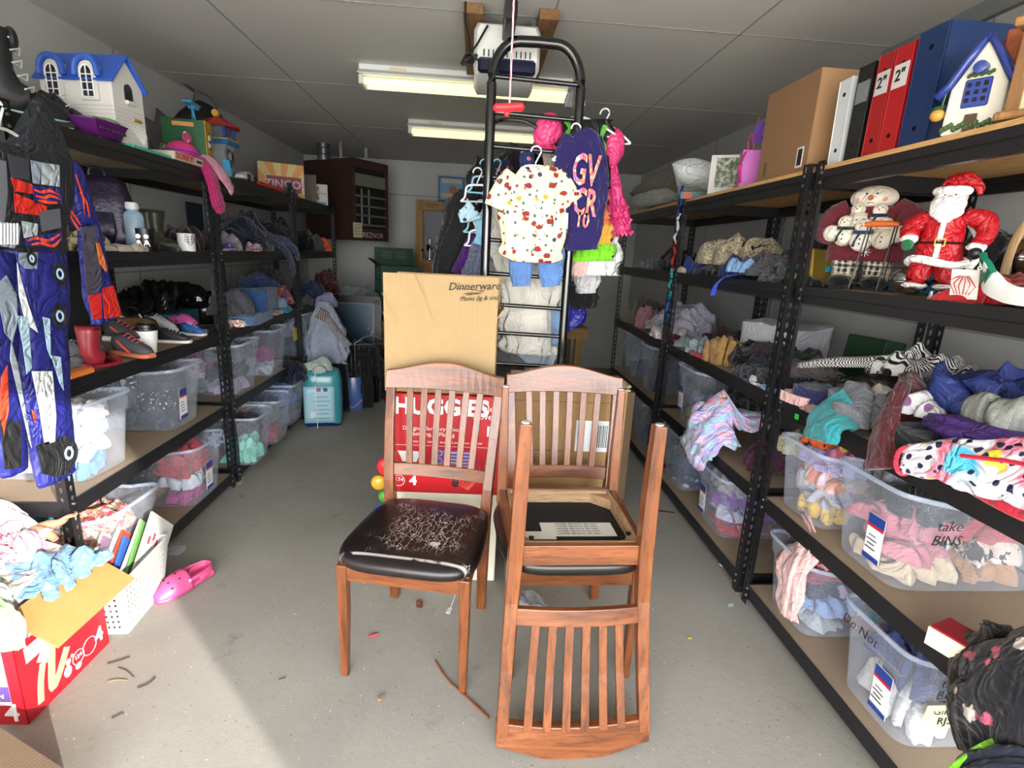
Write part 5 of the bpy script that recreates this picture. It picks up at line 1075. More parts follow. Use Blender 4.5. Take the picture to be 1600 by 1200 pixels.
# ================================================================ left rack: fourth shelf (z 1.35)
t = thing('backpack', 'dark purple sequinned backpack on the left fourth shelf', 'bag', (-1.60, L(165, 380, -1.6).y, 1.37), .2)
SQ = P('1e1630', .35, .2, .4, .9, 70); G().sweep(smooth([(0, 0, 0), (0, 0, .05), (0, 0, .18), (0, .0, .27), (0, 0, .30)], 4), smr([(.10, .06), (.115, .075), (.115, .07), (.10, .05), (.06, .02)], 4), 28, up=(0, 1, 0), rnd=.6, fold=.015).out('pack', SQ, t, smooth=True)
G().sweep(smooth([(0, -.072, .02), (0, -.085, .08), (0, -.072, .15)], 4), smr([(.06, .012), (.08, .02), (.07, .012)], 4), 20, up=(0, 1, 0), rnd=.6).out('front_pocket', SQ, t, smooth=True)
G().sweep(smooth([(-.03, 0, .29), (-.02, 0, .33), (.02, 0, .33), (.03, 0, .29)], 4), .006, 6).out('grab_handle', SQ, t, smooth=True)
t = thing('water_bottle', 'clear water bottle with a skull print beside the backpack', 'bottle', (-1.47, L(213, 380, -1.47).y, 1.37))
G().lathe([(.001, 0), (.036, 0), (.038, .01), (.038, .14), (.034, .155), (.022, .165), (.022, .175)], 24).out('bottle', clear('a8c4d8', .6), t, smooth=True); G().lathe([(.025, .172), (.026, .19), (.022, .20), (.001, .20)], 20).out('cap', P('b8bcc0', .4), t, smooth=True)
t = thing('tumbler', 'black tumbler with white cartoon bones on the left fourth shelf', 'cup', (-1.43, L(228, 382, -1.43).y, 1.37))
G().lathe([(.001, 0), (.033, 0), (.034, .005), (.038, .095), (.036, .095), (.032, .01), (.001, .01)], 24).out('cup', P('0e0f14', .35), t, smooth=True)
for s in (-1, 1):
    g = G().ball((.037, s*.014-.012, .062), (.003, .010, .010), 10).ball((.036, s*.014-.012, .038), (.003, .008, .010), 8)
    for k in (-1, 1): g.sweep([(.038, s*.014-.012+k*.004, .04), (.037, s*.014-.012+k*.011, .022)], .0022, 5)
    g.out('printed_skeleton', WT, t)
t.rotation_euler.z = -1.0
t = thing('mug', 'white mug with a black winged print on the left fourth shelf', 'mug', (-1.43, L(292, 384, -1.43).y, 1.37))
G().lathe([(.001, 0), (.036, 0), (.038, .004), (.039, .085), (.036, .085), (.034, .01), (.001, .01)], 24).out('cup', P('c8cccc', .3), t, smooth=True)
G().sweep(smooth([(0, .037, .07), (0, .06, .065), (0, .062, .035), (0, .037, .02)], 4), .005, 8).out('handle', P('c8cccc', .3), t, smooth=True)
g = G()
for s in (-1, 1):
    for k in range(4): g.sweep([(.0, s*.004, .03+.012*k), (.0, s*.014, .045+.012*k), (.0, s*.024, .05+.008*k)], .0018, 4)
o = g.out('printed_wings', INK, t); o.location = (.030, -.024, 0); o.rotation_euler = (0, 0, -.7)
for i, (px, X) in enumerate(((240, -1.60), (252, -1.57))):
    tall_boot(('olive rain boot, left of a pair on the fourth shelf', 'olive rain boot, right of a pair on the fourth shelf')[i], (X, L(px, 380, X).y, 1.37), 1.2, P('33382a', .4), .72)
for a in [('hat', 'black knit hat between the tumbler and the mug', 262, 384, -1.46, (.10, .16, .05), .2, f_('121214'), 371), ('hat', 'dark maroon fuzzy hat behind the mug', 292, 384, -1.60, (.22, .34, .15), .2, f_('2a0f16'), 372),
          ('towel', 'beige rolled towel at the front edge under the backpack', 195, 385, -1.43, (.07, .22, .035), .05, f_('a89c90'), 373, 'roll'), ('shirt', 'cream striped shirt behind the costume arm', 120, 380, -1.55, (.2, .26, .08), .2, f_('b0a27c', 'stripe', '3a3020', .4), 374),
          ('gloves', 'pale grey knitted gloves beside the left post', 358, 385, -1.50, (.14, .2, .13), .2, f_('8a8088'), 375), ('sash', 'purple printed sash under the pale gloves', 358, 386, -1.45, (.08, .14, .07), .2, f_('3a2a78', 'dots', 'c8c8d8', 1.6), 376),
          ('shirt', 'white lace shirt at the front of the left fourth shelf', 395, 385, -1.44, (.08, .18, .06), .2, f_('9aa0b0', 'camo', '50546a', 3), 377), ('jacket', 'navy jacket piled high on the left fourth shelf', 385, 385, -1.62, (.34, .60, .28), .2, f_('161b2c'), 378),
          ('jacket', 'dark slate jacket behind the navy jacket', 425, 385, -1.62, (.34, .5, .22), .2, f_('1c1e28'), 379), ('hat', 'black hat with two points on the left fourth shelf', 440, 385, -1.56, (.2, .3, .30), .2, f_('0c0c0e'), 380),
          ('shoes', 'black shoe with a white toe band at the front edge', 415, 385, -1.44, (.09, .22, .05), .1, f_('0e0e10'), 381), ('jacket', 'black jacket on the farthest left fourth shelf', 480, 384, -1.56, (.3, .4, .22), .2, f_('0f0f12'), 382),
          ('hat', 'bright orange hat on the farthest left fourth shelf', 505, 384, -1.45, (.14, .3, .13), .2, f_('d85a20'), 383), ('shirt', 'grey and black shirt beside the orange hat', 495, 384, -1.48, (.14, .2, .15), .2, f_('3a383c'), 384)]:
    lc(a[0], a[1], a[2], a[3], a[4], 1.37, *a[5:])
o = tag(G().box((0, 0, .0), (.002, .12, .05), rot=(0, .9, 0)).out('envelope', P('b0aea8', .7)), 'white envelope tucked under the purple sash', 'paper'); o.location = (-1.42, L(352, 382, -1.42).y, 1.37)
dl = drape('sleeves', 'slate blue sleeves hanging over the left fourth shelf beam', 'clothing', [(-1.62, 3.9, 1.50), (-1.50, 3.95, 1.46), (-1.42, 4.05, 1.40), (-1.375, 4.1, 1.30), (-1.37, 4.12, 1.20)], [(.05, .02), (.06, .025), (.05, .02), (.045, .015), (.05, .012)], f_('2a3048'), 21, .12, 7, up=(1, 0, .3))
drape('jacket', 'blue-grey cuff hanging beside the slate blue sleeves', 'clothing', [(-1.50, 4.15, 1.46), (-1.42, 4.2, 1.42), (-1.375, 4.23, 1.36), (-1.37, 4.25, 1.31)], [(.04, .02), (.045, .02), (.04, .015), (.035, .012)], f_('36405e'), 22, .12, 7, up=(1, 0, .3))
o = tag(G().box((0, 0, 0), (.003, .22, .30)).out('hanging_board', P('28333c', .8)), 'dark blue-grey board leaning on the wall behind the mugs', 'board'); o.location = (-1.97, L(305, 340, -1.97).y, 1.52)
# ================================================================ left top shelf
ZT = 1.785
BK = P('1a1a1d', .55, 0, .2, .3, 70); MINT = P('8fb8ac', .4)
def snow_boot(lab, loc, rz, s, shaft=True):
    t = thing('snow_boot', lab, 'boot', loc, rz)
    G().sweep([(0, -.15*s, .028*s), (0, -.11*s, .02*s), (0, -.03*s, .02*s), (0, .06*s, .02*s), (0, .13*s, .025*s)], [(.03*s, .018*s), (.052*s, .02*s), (.052*s, .02*s), (.045*s, .022*s), (.036*s, .024*s)], 18, rnd=.6).out('sole', P('27282c', .6), t, smooth=True)
    g = G()
    for k in range(9):
        for q in (-1, 1): g.box((q*.045*s, (-.13+.03*k)*s, .008*s), (.02*s, .018*s, .018*s), b=.002)
    g.out('tread_lug', MINT, t)
    G().sweep(smooth([(.0, -.145*s, .045*s), (.054*s, -.1*s, .036*s), (.056*s, 0, .042*s), (.045*s, .1*s, .045*s)], 4), .004*s, 6).sweep(smooth([(.0, -.145*s, .045*s), (-.054*s, -.1*s, .036*s), (-.056*s, 0, .042*s), (-.045*s, .1*s, .045*s)], 4), .004*s, 6).out('piping', MINT, t, smooth=True)
    top = .31 if shaft else .13
    pts = [(0, -.135*s, .05*s), (0, -.10*s, .062*s), (0, -.05*s, .078*s), (0, 0, .095*s), (0, .04*s, .12*s)]+([(0, .055*s, .18*s), (0, .055*s, .24*s), (0, .055*s, top*s)] if shaft else [(0, .07*s, .13*s)])
    rd = [(.025*s, .02*s), (.045*s, .035*s), (.048*s, .05*s), (.046*s, .06*s), (.048*s, .065*s)]+([(.052*s, .055*s), (.056*s, .058*s), (.062*s, .064*s)] if shaft else [(.05*s, .05*s)])
    G().sweep(smooth(pts, 3), smr(rd, 3), 24, up=(0, 1, .3), fold=.02, nf=7).out('upper', BK, t, smooth=True, ang=180)
    for k in range(5 if shaft else 2):
        z = (.125+.04*k)*s; y = (-.012 if k > 1 else -.035+.012*k)*s
        G().sweep([(-.04*s, y+.02*s, z), (-.01*s, y-.012*s, z+.018*s), (.012*s, y-.012*s, z+.0*s), (.04*s, y+.02*s, z+.02*s)], .0028*s, 6).out('lace', P('c8d0cc', .5), t, smooth=True)
    if shaft: G().ball((0, -.005*s, .29*s), (.045*s, .02*s, .04*s), 14).out('tongue', BK, t, smooth=True)
    return t
q = L(38, 165, -1.60); snow_boot('tall black snow boot with mint trim, nearest on the left top shelf', (-1.60, q.y-.02, ZT), PI-.75, .95)
q = L(92, 178, -1.56); snow_boot('low black snow shoe with red lining beside the toy house', (-1.56, q.y+.0, ZT), PI-.55, .8, False)
o = G().ball((-1.58, q.y-.05, ZT+.115), (.03, .045, .008), 12).out('red_insole', P('a83040', .5), None, smooth=True); sb = [x for x in COL.objects if x.get('label', '').startswith('low black snow shoe')][0]; bpy.context.view_layer.update(); o.parent = sb; o.matrix_parent_inverse = sb.matrix_basis.inverted()
# toy house
hb = L(200, 212, -1.43)
t = thing('toy_house', 'white plastic toy house with a blue roof and arched windows', 'toy house', (-1.575, hb.y+.05, ZT+.01), -.12)
TW = P('c6c4c0', .45, 0, .05); TB = P('2c55b0', .35, 0, .08)
G().prism([(-.075, 0), (.075, 0), (.075, .20), (0, .285), (-.075, .20)], -.13, .13, 'x').out('wall', TW, t, bevel=.004)
for s in (-1, 1): G().add([(-.145, s*.0, .30), (.145, s*.0, .30), (.145, s*.09, .195), (-.145, s*.09, .195), (-.145, s*.0, .29), (.145, s*.0, .29), (.145, s*.083, .19), (-.145, s*.083, .19)], [(0, 1, 2, 3), (4, 7, 6, 5), (0, 4, 5, 1), (3, 2, 6, 7), (0, 3, 7, 4), (1, 5, 6, 2)]).out('roof', TB, t, bevel=.003)
for x in (-.07, .055):
    g = G().prism([(x-.032+.0, .13), (x+.032, .13), (x+.032, .22)]+[(x+.032*math.cos(a), .22+.035*math.sin(a)) for a in [PI*i/8 for i in range(1, 8)]]+[(x-.032, .22)], -.085, -.02, 'y'); g.out('dormer', TW, t, bevel=.002)
    G().sweep([(x-.042, -.088, .205), (x-.040, -.088, .225)]+[(x+.040*math.cos(a), -.088, .225+.042*math.sin(a)) for a in [PI-PI*i/8 for i in range(1, 8)]]+[(x+.040, -.088, .225), (x+.042, -.088, .205)], .010, 8).out('roof_trim', TB, t, smooth=True)
    w = G().prism([(x-.02, .14), (x+.02, .14), (x+.02, .215)]+[(x+.02*math.cos(a), .215+.024*math.sin(a)) for a in [PI*i/6 for i in range(1, 6)]]+[(x-.02, .215)], -.0875, -.084, 'y').out('window', P('1c1c30', .2), t)
    g = G().box((x, -.088, .19), (.003, .004, .095))
    for zz in (.16, .185, .21): g.box((x, -.088, zz), (.04, .004, .003))
    g.sweep([(x-.021, -.088, .14), (x-.021, -.088, .215)]+[(x+.021*math.cos(a), -.088, .215+.025*math.sin(a)) for a in [PI-PI*i/6 for i in range(1, 6)]]+[(x+.021, -.088, .215), (x+.021, -.088, .14)], .0025, 5, closed=True); g.out('muntin', P('e4e4e0', .4), w)
g = G()
for k in range(9): g.box((0, -.0755, .012+.013*k), (.258, .001, .0015)).box((.1305, 0, .012+.013*k), (.001, .148, .0015))
g.out('siding_line', P('a8a6a2', .5), t)
w = G().prism([(-.018, .15), (.018, .15), (.018, .185)]+[(.018*math.cos(a), .185+.02*math.sin(a)) for a in [PI*i/6 for i in range(1, 6)]]+[(-.018, .185)], .1305, .134, 'x').out('window', P('15152a', .2), t)
G().box((.137, 0, .142), (.018, .05, .015), b=.005).out('window_box', TW, t); G().box((.133, .03, .09), (.006, .045, .012), b=.003).out('gold_latch', P('c8a040', .3, .6), t)
g = G()
for k in range(6): g.sweep([(.131, .05, .01), (.132, .05-.01*k+.02, .04), (.132, .06-.014*k, .07)], .0015, 4)
g.out('moulded_vine', P('d4d2cc', .5), t)
G().box((.03, -.079, .035), (.055, .006, .07), b=.002).out('archway', P('2a1020', .6), t)
G().box((.075, -.095, .035), (.045, .006, .08), rot=(0, 0, .5), b=.004).out('pink_door', P('d83c80', .4), t)
t.scale = (1.12,)*3
t = thing('basket', 'purple plastic basket between the snow shoe and the toy house', 'basket', (-1.46, L(165, 200, -1.46).y-.04, ZT+.004), PI/2)
PU = P('54185f', .4); G().grid([[(a*k, b*k, z) for a, b in ((-.09, -.05), (0, -.055), (.09, -.05), (.1, 0), (.09, .05), (0, .055), (-.09, .05), (-.1, 0))] for z, k in ((0, .7), (.03, .85), (.055, 1.0), (.06, 1.05))], cv=True).out('tub', PU, t, smooth=True, solid=.003)
g = G()
for k in range(9): g.ball((-.07+.0175*k, -.052, .03), (.005, .004, .007), 6)
g.out('vent_hole', P('2a0a30', .6), t)
t2 = G().sweep(smooth([(-.1, -.04, .06), (0, -.06, .066), (.1, -.03, .055)], 4), .004, 6).out('green_cord', P('6a9a50', .5), t, smooth=True)
q = L(235, 225, -1.43); t = tag(G().box((0, 0, .008), (.16, .28, .016), b=.003).out('toy_plate', P('3fa890', .4)), 'mint green toy base plate sticking out under the toy house', 'toy'); t.location = (-1.49, q.y-.02, ZT-.006)
q = L(292, 240, -1.42); t = thing('board_game', 'flat game box on the left shelf edge behind the mint base', 'box', (-1.50, q.y-.02, ZT)); G().box((0, 0, .0175), (.2, .26, .035)).out('carton', P('b8ac98', .6), t)
text('SORRY!', .036, P('b02a2a', .5), t, (.1008, -.04, .0175), (PI/2, 0, PI/2), sx=1.3, bold=.001)
G().box((.101, .09, .0175), (.001, .05, .012)).out('printed_line', INK, t)
q = L(280, 200, -1.55); t = thing('toy_helmet', 'pink and purple toy helmet with a polka dot bow', 'toy', (-1.52, q.y-.05, ZT+.04), .3)
G().ball((0, 0, .03), (.075, .09, .06), 22).out('shell', P('d0307c', .3, coat=.4), t, smooth=True); G().ball((0, 0, .0), (.066, .08, .045), 20).out('lower_band', P('8a3aa8', .3), t, smooth=True); G().sweep([(.077*math.cos(a), .092*math.sin(a), .03) for a in [i*PI/14 for i in range(28)]], .006, 6, closed=True).out('rim_band', P('7a4ab0', .3), t, smooth=True)
BW = fab('b82460', 'dots', 'f4e8ec', .8)
for s in (-1, 1): G().ball((.03+s*.0, s*.035-.01, .10), (.016, .032, .03), 14).out('bow_loop', BW, t, smooth=True)
G().ball((.035, -.01, .10), .012, 10).out('bow_knot', BW, t, smooth=True)
q = L(290, 225, -1.5); cloth('pouch', 'grey printed pouch under the toy helmet', 'bag', (-1.55, q.y, ZT), (.16, .2, .12), .2, f_('5a6a68', 'camo', '3a4a48', 2, '8a8a60'), 401)
q = L(325, 250, -1.45); t = thing('activity_box', 'green activity box with a yellow panda side', 'box', (-1.53, q.y-.03, ZT), .15)
G().box((0, 0, .12), (.20, .10, .24), b=.002).out('carton', P('14502c', .45), t); G().box((.1015, 0, .115), (.003, .10, .25)).out('yellow_side', P('b8902c', .45), t); G().box((-.0, -.0515, .215), (.1, .002, .02)).out('orange_band', P('c88a4c', .5), t)
o = G().ball((.104, 0, .13), (.002, .022, .03), 12).ball((.104, 0, .165), (.002, .018, .018), 12).out('printed_bear', WT, t); G().ball((.106, -.012, .18), (.0015, .006, .006), 8).ball((.106, .012, .18), (.0015, .006, .006), 8).ball((.106, 0, .145), (.0015, .02, .008), 8).ball((.106, -.008, .11), (.0015, .007, .01), 8).ball((.106, .008, .11), (.0015, .007, .01), 8).out('dark_patch', BLACK, o)
for k in range(3): G().box((.1035, 0, .075-.02*k), (.001, .06-.01*k, .006)).out('printed_line', INK, t)
q = L(330, 190, -1.62); t = thing('toy_bat_wings', 'black toy wings and spiky tail standing behind the green box', 'toy', (-1.68, q.y-.05, ZT))
G().prism([(-.18, .14), (-.20, .23), (-.15, .20), (-.14, .26), (-.08, .21), (-.02, .25), (0.0, .34), (-.04, .37), (.06, .33), (.11, .24), (.13, .1), (.12, 0), (-.14, 0)], -.012, .012, 'x').out('wing', P('0f0f10', .5), t, bevel=.004)
G().ball((.03, .02, .15), (.05, .11, .15), 16, bump=.05).out('body', P('0f0f10', .5), t, smooth=True)
t.rotation_euler.z = -1.15; t.scale = (1.4,)*3
q = L(320, 170, -1.5); t = thing('toy_crane', 'light blue toy crane arm rising above the green box', 'toy', (-1.56, q.y-.02, ZT+.235)); LB = P('3d8fb8', .35)
G().box((0, 0, .115), (.05, .13, .014), rot=(0, 0, .1), b=.004).out('platform', LB, t); G().sweep([(0, 0, .11), (.005, .0, .07), (.005, .005, .04), (.01, .04, .0)], [(.012, .008)]*4, 8).out('arm', LB, t, smooth=True); G().box((0, .02, .10), (.04, .05, .018), b=.004).out('bracket', LB, t)
q = L(370, 262, -1.45); t = thing('toy_tower', 'grey toy lookout tower with a red roof and blue deck', 'toy', (-1.54, q.y, ZT)); TG = P('8c9096', .45); TBl = P('2a6aa8', .4)
G().grid([[(a*k, b*k, z) for a, b in ((-1, -1), (1, -1), (1, 1), (-1, 1))] for z, k in ((0, .075), (.08, .05), (.15, .045), (.19, .065))], cv=True, caps=True).out('base', TG, t, bevel=.002)
G().box((0, 0, .20), (.17, .17, .025), b=.008).out('deck', TBl, t); G().box((0, 0, .215), (.176, .176, .005)).out('yellow_rail', P('c8a858', .4), t)
for a in (-1, 1):
    for b in (-1, 1): G().box((a*.06, b*.06, .25), (.014, .014, .08)).out('pillar', P('1e3a8a', .4), t)
G().box((0, 0, .25), (.10, .10, .07)).out('cabin', P('5a6068', .4), t)
G().lathe([(.125, .285), (.12, .292), (.04, .335), (.001, .34)], 8).out('roof', P('a82828', .4), t); G().lathe([(.018, 0), (.02, .01), (.02, .025), (.018, .03)], 14, M=Matrix.Translation((0, 0, .36))@Matrix.Rotation(PI/2, 4, 'X')).out('badge', P('c8983a', .4), t, smooth=True)
o = G().box((.052, 0, .11), (.004, .05, .13)).out('lift_shaft', P('3a4048', .4), t); G().lathe([(.02, 0), (.02, .003)], 16, M=Matrix.Translation((.055, 0, .13))@Matrix.Rotation(PI/2, 4, 'Y')).out('round_emblem', P('9a9ea4', .4), o)
G().sweep([(.06, -.07, .1), (.07, -.08, .05), (.075, -.09, 0)], [(.02, .005)]*3, 8).out('blue_slide', P('4aa0d0', .3), t, smooth=True)
q = L(385, 268, -1.43); t = thing('toy_car', 'white and black toy vehicle on the shelf edge below the tower', 'toy car', (-1.44, q.y, ZT), .1)
G().grid([[(w*a, y, z0+h*b) for a, b in ((-1, 0), (1, 0), (1, .6), (.6, 1), (-.6, 1), (-1, .6))] for y, w, z0, h in ((-.11, .025, .012, .02), (-.08, .035, .01, .035), (0, .038, .01, .05), (.06, .038, .01, .045), (.10, .03, .012, .02))], cv=True, caps=True).out('body', P('b0b2b4', .3), t, smooth=True)
for a in (-1, 1):
    for b in (-.06, .055): G().lathe([(.02, 0), (.02, .014)], 14, M=Matrix.Translation((a*.04-.007, b, .02))@Matrix.Rotation(PI/2, 4, 'Y')).out('wheel', BLACK, t)
q = L(425, 278, -1.42); t = thing('toy_tray', 'red plastic toy tray on the left shelf edge', 'toy', (-1.45, q.y-.05, ZT)); G().box((0, 0, .012), (.09, .42, .022), tp=(1.1, 1.04), b=.004).out('tray', P('b8301c', .4), t)
q = L(408, 262, -1.5); t = tag(G().box((0, 0, .03), (.1, .2, .05), tp=(.6, .9), b=.004).out('toy_ramp', P('1f5aa0', .4)), 'blue toy ramp behind the red tray', 'toy'); t.location = (-1.56, q.y, ZT)
q = L(395, 262, -1.48); t = tag(G().sweep([(0, -.06, .05), (.01, .04, .012)], .008, 8).out('toy_pole', P('c89a3c', .4)), 'yellow toy pole between the white vehicle and the blue ramp', 'toy'); t.location = (-1.50, q.y, ZT)
q = L(440, 270, -1.55); t = thing('game_box', 'yellow and red word game box standing on the left top shelf', 'box', (-1.60, q.y+.12, ZT), .45)
n = N('sunburst'); w = n.n('TexGradient', gradient_type='RADIAL', i0=n.map(loc=(.0, 0, .05), rot=(PI/2, 0, 0))); n.col(n.mix(n.math('GREATER_THAN', n.math('SINE', n.math('MULTIPLY', w.outputs[0], 88.)), 0.), lin('c88a3c'), lin('c8b478'))); n.set(Roughness=.5)
G().box((0, 0, .13), (.34, .07, .26), b=.002).out('carton', n.m, t); o = G().box((.02, -.0365, .10), (.26, .003, .12)).out('name_panel', P('7a1f2c', .5), t); text('ZINGO!', .085, P('c8a8b8', .5), o, (.02, -.039, .10), FY, bold=.002)
G().box((.1715, 0, .13), (.003, .07, .26)).out('grey_side', P('8a8c90', .5), t)
q = L(488, 300, -1.5); t = tag(G().box((0, 0, .12), (.14, .02, .24)).out('photo_album', P('3a2418', .5)), 'dark brown album standing between the two game boxes', 'album'); t.location = (-1.52, q.y-.05, ZT); t.rotation_euler = (0, 0, .3)
q = L(508, 305, -1.45); t = thing('game_box', 'white game box with green and brown art at the shelf end', 'box', (-1.50, q.y-.12, ZT), .35); G().box((0, 0, .09), (.20, .06, .18), b=.002).out('carton', P('b8b6b0', .5), t)
n = N('art'); n.col(n.ramp(n.noise(30, 3), [(.35, lin('3c2c20')), (.45, lin('6c7a30')), (.55, lin('b8b6b0')), (.65, lin('8a4a60'))], 'CONSTANT')); G().box((-.035, -.0315, .10), (.12, .002, .12)).out('printed_art', n.m, t); text('Dixist', .03, P('5a2030', .5), t, (.055, -.033, .10), FY); G().box((.01, -.0325, .015), (.15, .002, .02)).out('blue_band', P('4a7a98', .5), t)
q = L(462, 288, -1.42); cloth('toy_net', 'black and white toy figure heap beside the word game box', 'toy', (-1.46, q.y, ZT), (.1, .16, .10), .2, f_('17171a', 'dots', 'a0a0a0', 1.4), 402)
lp = L(318, 250, -1.40)
drape('shirt', 'magenta shirt hanging over the left top shelf edge', 'clothing', [(-1.50, lp.y+.02, ZT+.03), (-1.42, lp.y+.02, ZT+.035), (-1.385, lp.y+.03, ZT-.04), (-1.375, lp.y+.05, ZT-.14), (-1.37, lp.y+.08, ZT-.20)], [(.03, .012), (.035, .015), (.045, .018), (.055, .02), (.045, .02)], f_('a81c60'), 31, .16, 9, up=(1, 0, .3))
drape('shirt', 'pale pink shirt lying over the magenta one', 'clothing', [(-1.50, lp.y+.07, ZT+.04), (-1.42, lp.y+.08, ZT+.05), (-1.37, lp.y+.14, ZT-.02), (-1.355, lp.y+.20, ZT-.09)], [(.04, .01), (.045, .01), (.05, .01), (.04, .008)], f_('c88aa4'), 32, .10, 9, up=(1, 0, .3))
# ================================================================ ladder with hanging clothes
BT = P('0c0c0e', .18, .0, .2, .04, spec=.7, coat=.4); YLD = 2.40
t = thing('bunk_ladder', 'black tubular metal ladder standing behind the boxes, hung with clothes', 'ladder', (0, 0, 0))
x0, x1 = .040, .412
for x, s in ((x0, 1), (x1, -1)):
    G().sweep([(x, YLD, 0), (x, YLD, .7), (x, YLD, 1.4), (x, YLD, 2.115)]+[(x+s*(.11-.11*math.cos(a)), YLD, 2.115+.160*math.sin(a)) for a in [PI/2*i/8 for i in range(1, 9)]]+[((x0+x1)/2, YLD, 2.277)], .021, 16).out('side_rail', BT, t, smooth=True)
for z in (2.135, 2.0, 1.868, 1.745, 1.635, 1.485, 1.34, 1.203, 1.075, .93, .78, .63, .48, .33): G().sweep([(x0, YLD, z+.006), (x1, YLD, z-.004)], .0095, 10).out('rung', BT, t, smooth=True)
G().sweep(smooth([(x0+.01, YLD+.02, 1.96), (x0+.05, YLD+.05, 1.99), (.2, YLD+.06, 1.99), (.3, YLD+.04, 1.93)], 4), .008, 8).out('brace', BT, t, smooth=True)
for x, z in ((x1+.01, 2.03), (x0, 1.80)): G().sweep([(x, YLD, z), (x, YLD+.85, z)], .011, 10).out('hanging_bar', BT, t, smooth=True)
G().sweep([(x1+.01, YLD+.85, 0), (x1+.01, YLD+.85, 2.06)], .018, 10).sweep([(x0, YLD+.85, 0), (x0, YLD+.85, 2.06)], .018, 10).out('rear_post', BT, t, smooth=True)
HW = P('e4e6e8', .35); HB = P('8fc0d8', .35)
def hang(name, label, cat, rows, Y, th, mat, ax='y', fold=.12, nf=9, seed=0, k=5, parent=None, n=64, rnd=.8, group=None):
    """cloth hanging in a plane; rows = (left px, right px, height px)"""
    at = aty if ax == 'y' else atx; pts, rd = [], []
    for r in rows:
        a, b = at(r[0], r[2], Y), at(r[1], r[3] if len(r) > 3 else r[2], Y); pts.append((a+b)/2); rd.append(((a-b).length/2, th if not isinstance(th, (list, tuple)) else th[len(rd)]))
    return drape(name, label, cat, pts, rd, mat, seed, fold, nf, up=(0, 1, 0) if ax == 'y' else (1, 0, 0), k=k, n=n, rnd=rnd, parent=parent, group=group)
def poly(px, Y, mat, parent, name='printed_panel', ax='y', th=.0012):
    at = aty if ax == 'y' else atx; p = [at(a, b, Y) for a, b in px]; n = len(p); d = Vector((0, th, 0)) if ax == 'y' else Vector((-th, 0, 0))
    vs = [tuple(q) for q in p]+[tuple(q+d) for q in p]
    return G().add(vs, [tuple(range(n)), tuple(range(2*n-1, n-1, -1))]+[(i, i+n, (i+1) % n+n, (i+1) % n) for i in range(n)]).out(name, mat, parent)
# burger shirt
SH = N('print_shirt'); wv = SH.tc
def spots(sc, thr, loc, lo, hi):
    v = SH.n('TexVoronoi', i0=SH.map(loc=loc, sc=(1, 1, 1.5) if sc == 20 else (1, 1, .7) if sc == 34 else (1, 1, 1))); v.inputs['Scale'].default_value = sc; v.inputs['Randomness'].default_value = .8
    d = SH.math('ADD', v.outputs[0], SH.math('MULTIPLY', SH.noise(70, 2), .35)); sel = SH.n('SeparateColor', i0=v.outputs[1]).outputs[0]
    return SH.math('MULTIPLY', SH.math('LESS_THAN', d, thr), SH.math('MULTIPLY', SH.math('GREATER_THAN', sel, lo), SH.math('LESS_THAN', sel, hi)))
c = SH.mix(0., lin('ece0b8'), lin('ece0b8'))
for sc, thr, loc, lo, hi, cc in ((20, .52, (9, 2, 4), 0, .30, '8c2a22'), (26, .50, (0, 0, 0), 0, .36, '8c2a22'), (26, .46, (0, 0, 0), .36, .60, 'd89a30'), (26, .44, (0, 0, 0), .60, .82, '2c3a50'), (38, .42, (3, 1, 2), 0, .35, '4a6a58'), (38, .42, (3, 1, 2), .35, .6, 'c85a30'), (34, .36, (7, 5, 2), .0, .45, '3a4458')):
    c = SH.mix(spots(sc, thr, loc, lo, hi), c, lin(cc))
SH.col(c); SH.set(Roughness=.85); SH.bump(SH.noise(20, 3, dist=1.5), .4, .006)
t = thing('shirt', 'cream button shirt printed with dogs and burgers, hanging on the ladder', 'shirt', (0, 0, 0)); YS = 2.325
b = hang('body', None, None, [(812, 852, 264), (785, 882, 276), (782, 886, 320), (783, 882, 370), (785, 878, 398), (800, 862, 410)], YS, [.012, .024, .026, .024, .02, .008], SH.m, fold=.07, nf=9, seed=3, parent=t)
hang('sleeve', None, None, [(790, 812, 270), (770, 800, 290, 300), (759, 787, 316, 333)], YS-.008, [.012, .018, .014], SH.m, fold=.06, nf=7, seed=4, parent=t)
hang('sleeve', None, None, [(856, 880, 270), (866, 896, 296, 288), (884, 910, 327, 305)], YS-.008, [.012, .018, .014], SH.m, fold=.06, nf=7, seed=5, parent=t)
poly([(815, 260), (832, 268), (828, 282), (806, 272)], YS-.032, SH.m, t, 'collar'); poly([(832, 268), (852, 262), (858, 274), (838, 284)], YS-.032, SH.m, t, 'collar')
poly([(826, 260), (840, 262), (833, 272)], YS-.030, P('e0e0dc', .5), t, 'size_tab')
poly([(878, 332), (888, 333), (887, 357), (877, 357)], YS-.03, P('d8d8d8', .5), t, 'price_tag')
g = G()
for py in (290, 312, 334, 356, 378, 396): g.ball(aty(834, py, YS-.031), (.0035, .0015, .0035), 8)
g.out('button', P('b0a888', .4), t)
t = thing('shorts', 'blue elastic-hem shorts hanging below the burger shirt', 'shorts', (0, 0, 0)); BLS = f_('5a7fb8')
hang('leg', None, None, [(792, 834, 388), (795, 832, 415), (799, 829, 436), (801, 828, 447)], 2.365, [.016, .018, .016, .014], BLS, fold=.08, nf=9, seed=6, parent=t)
hang('leg', None, None, [(836, 882, 388), (840, 880, 415), (845, 877, 436), (848, 876, 447)], 2.365, [.016, .018, .016, .014], BLS, fold=.08, nf=9, seed=7, parent=t)
hk = aty(838, 226, 2.36); hanger('white plastic hanger holding the cream printed shirt', (hk.x, 2.345, hk.z-.085), 0, HW, .19)
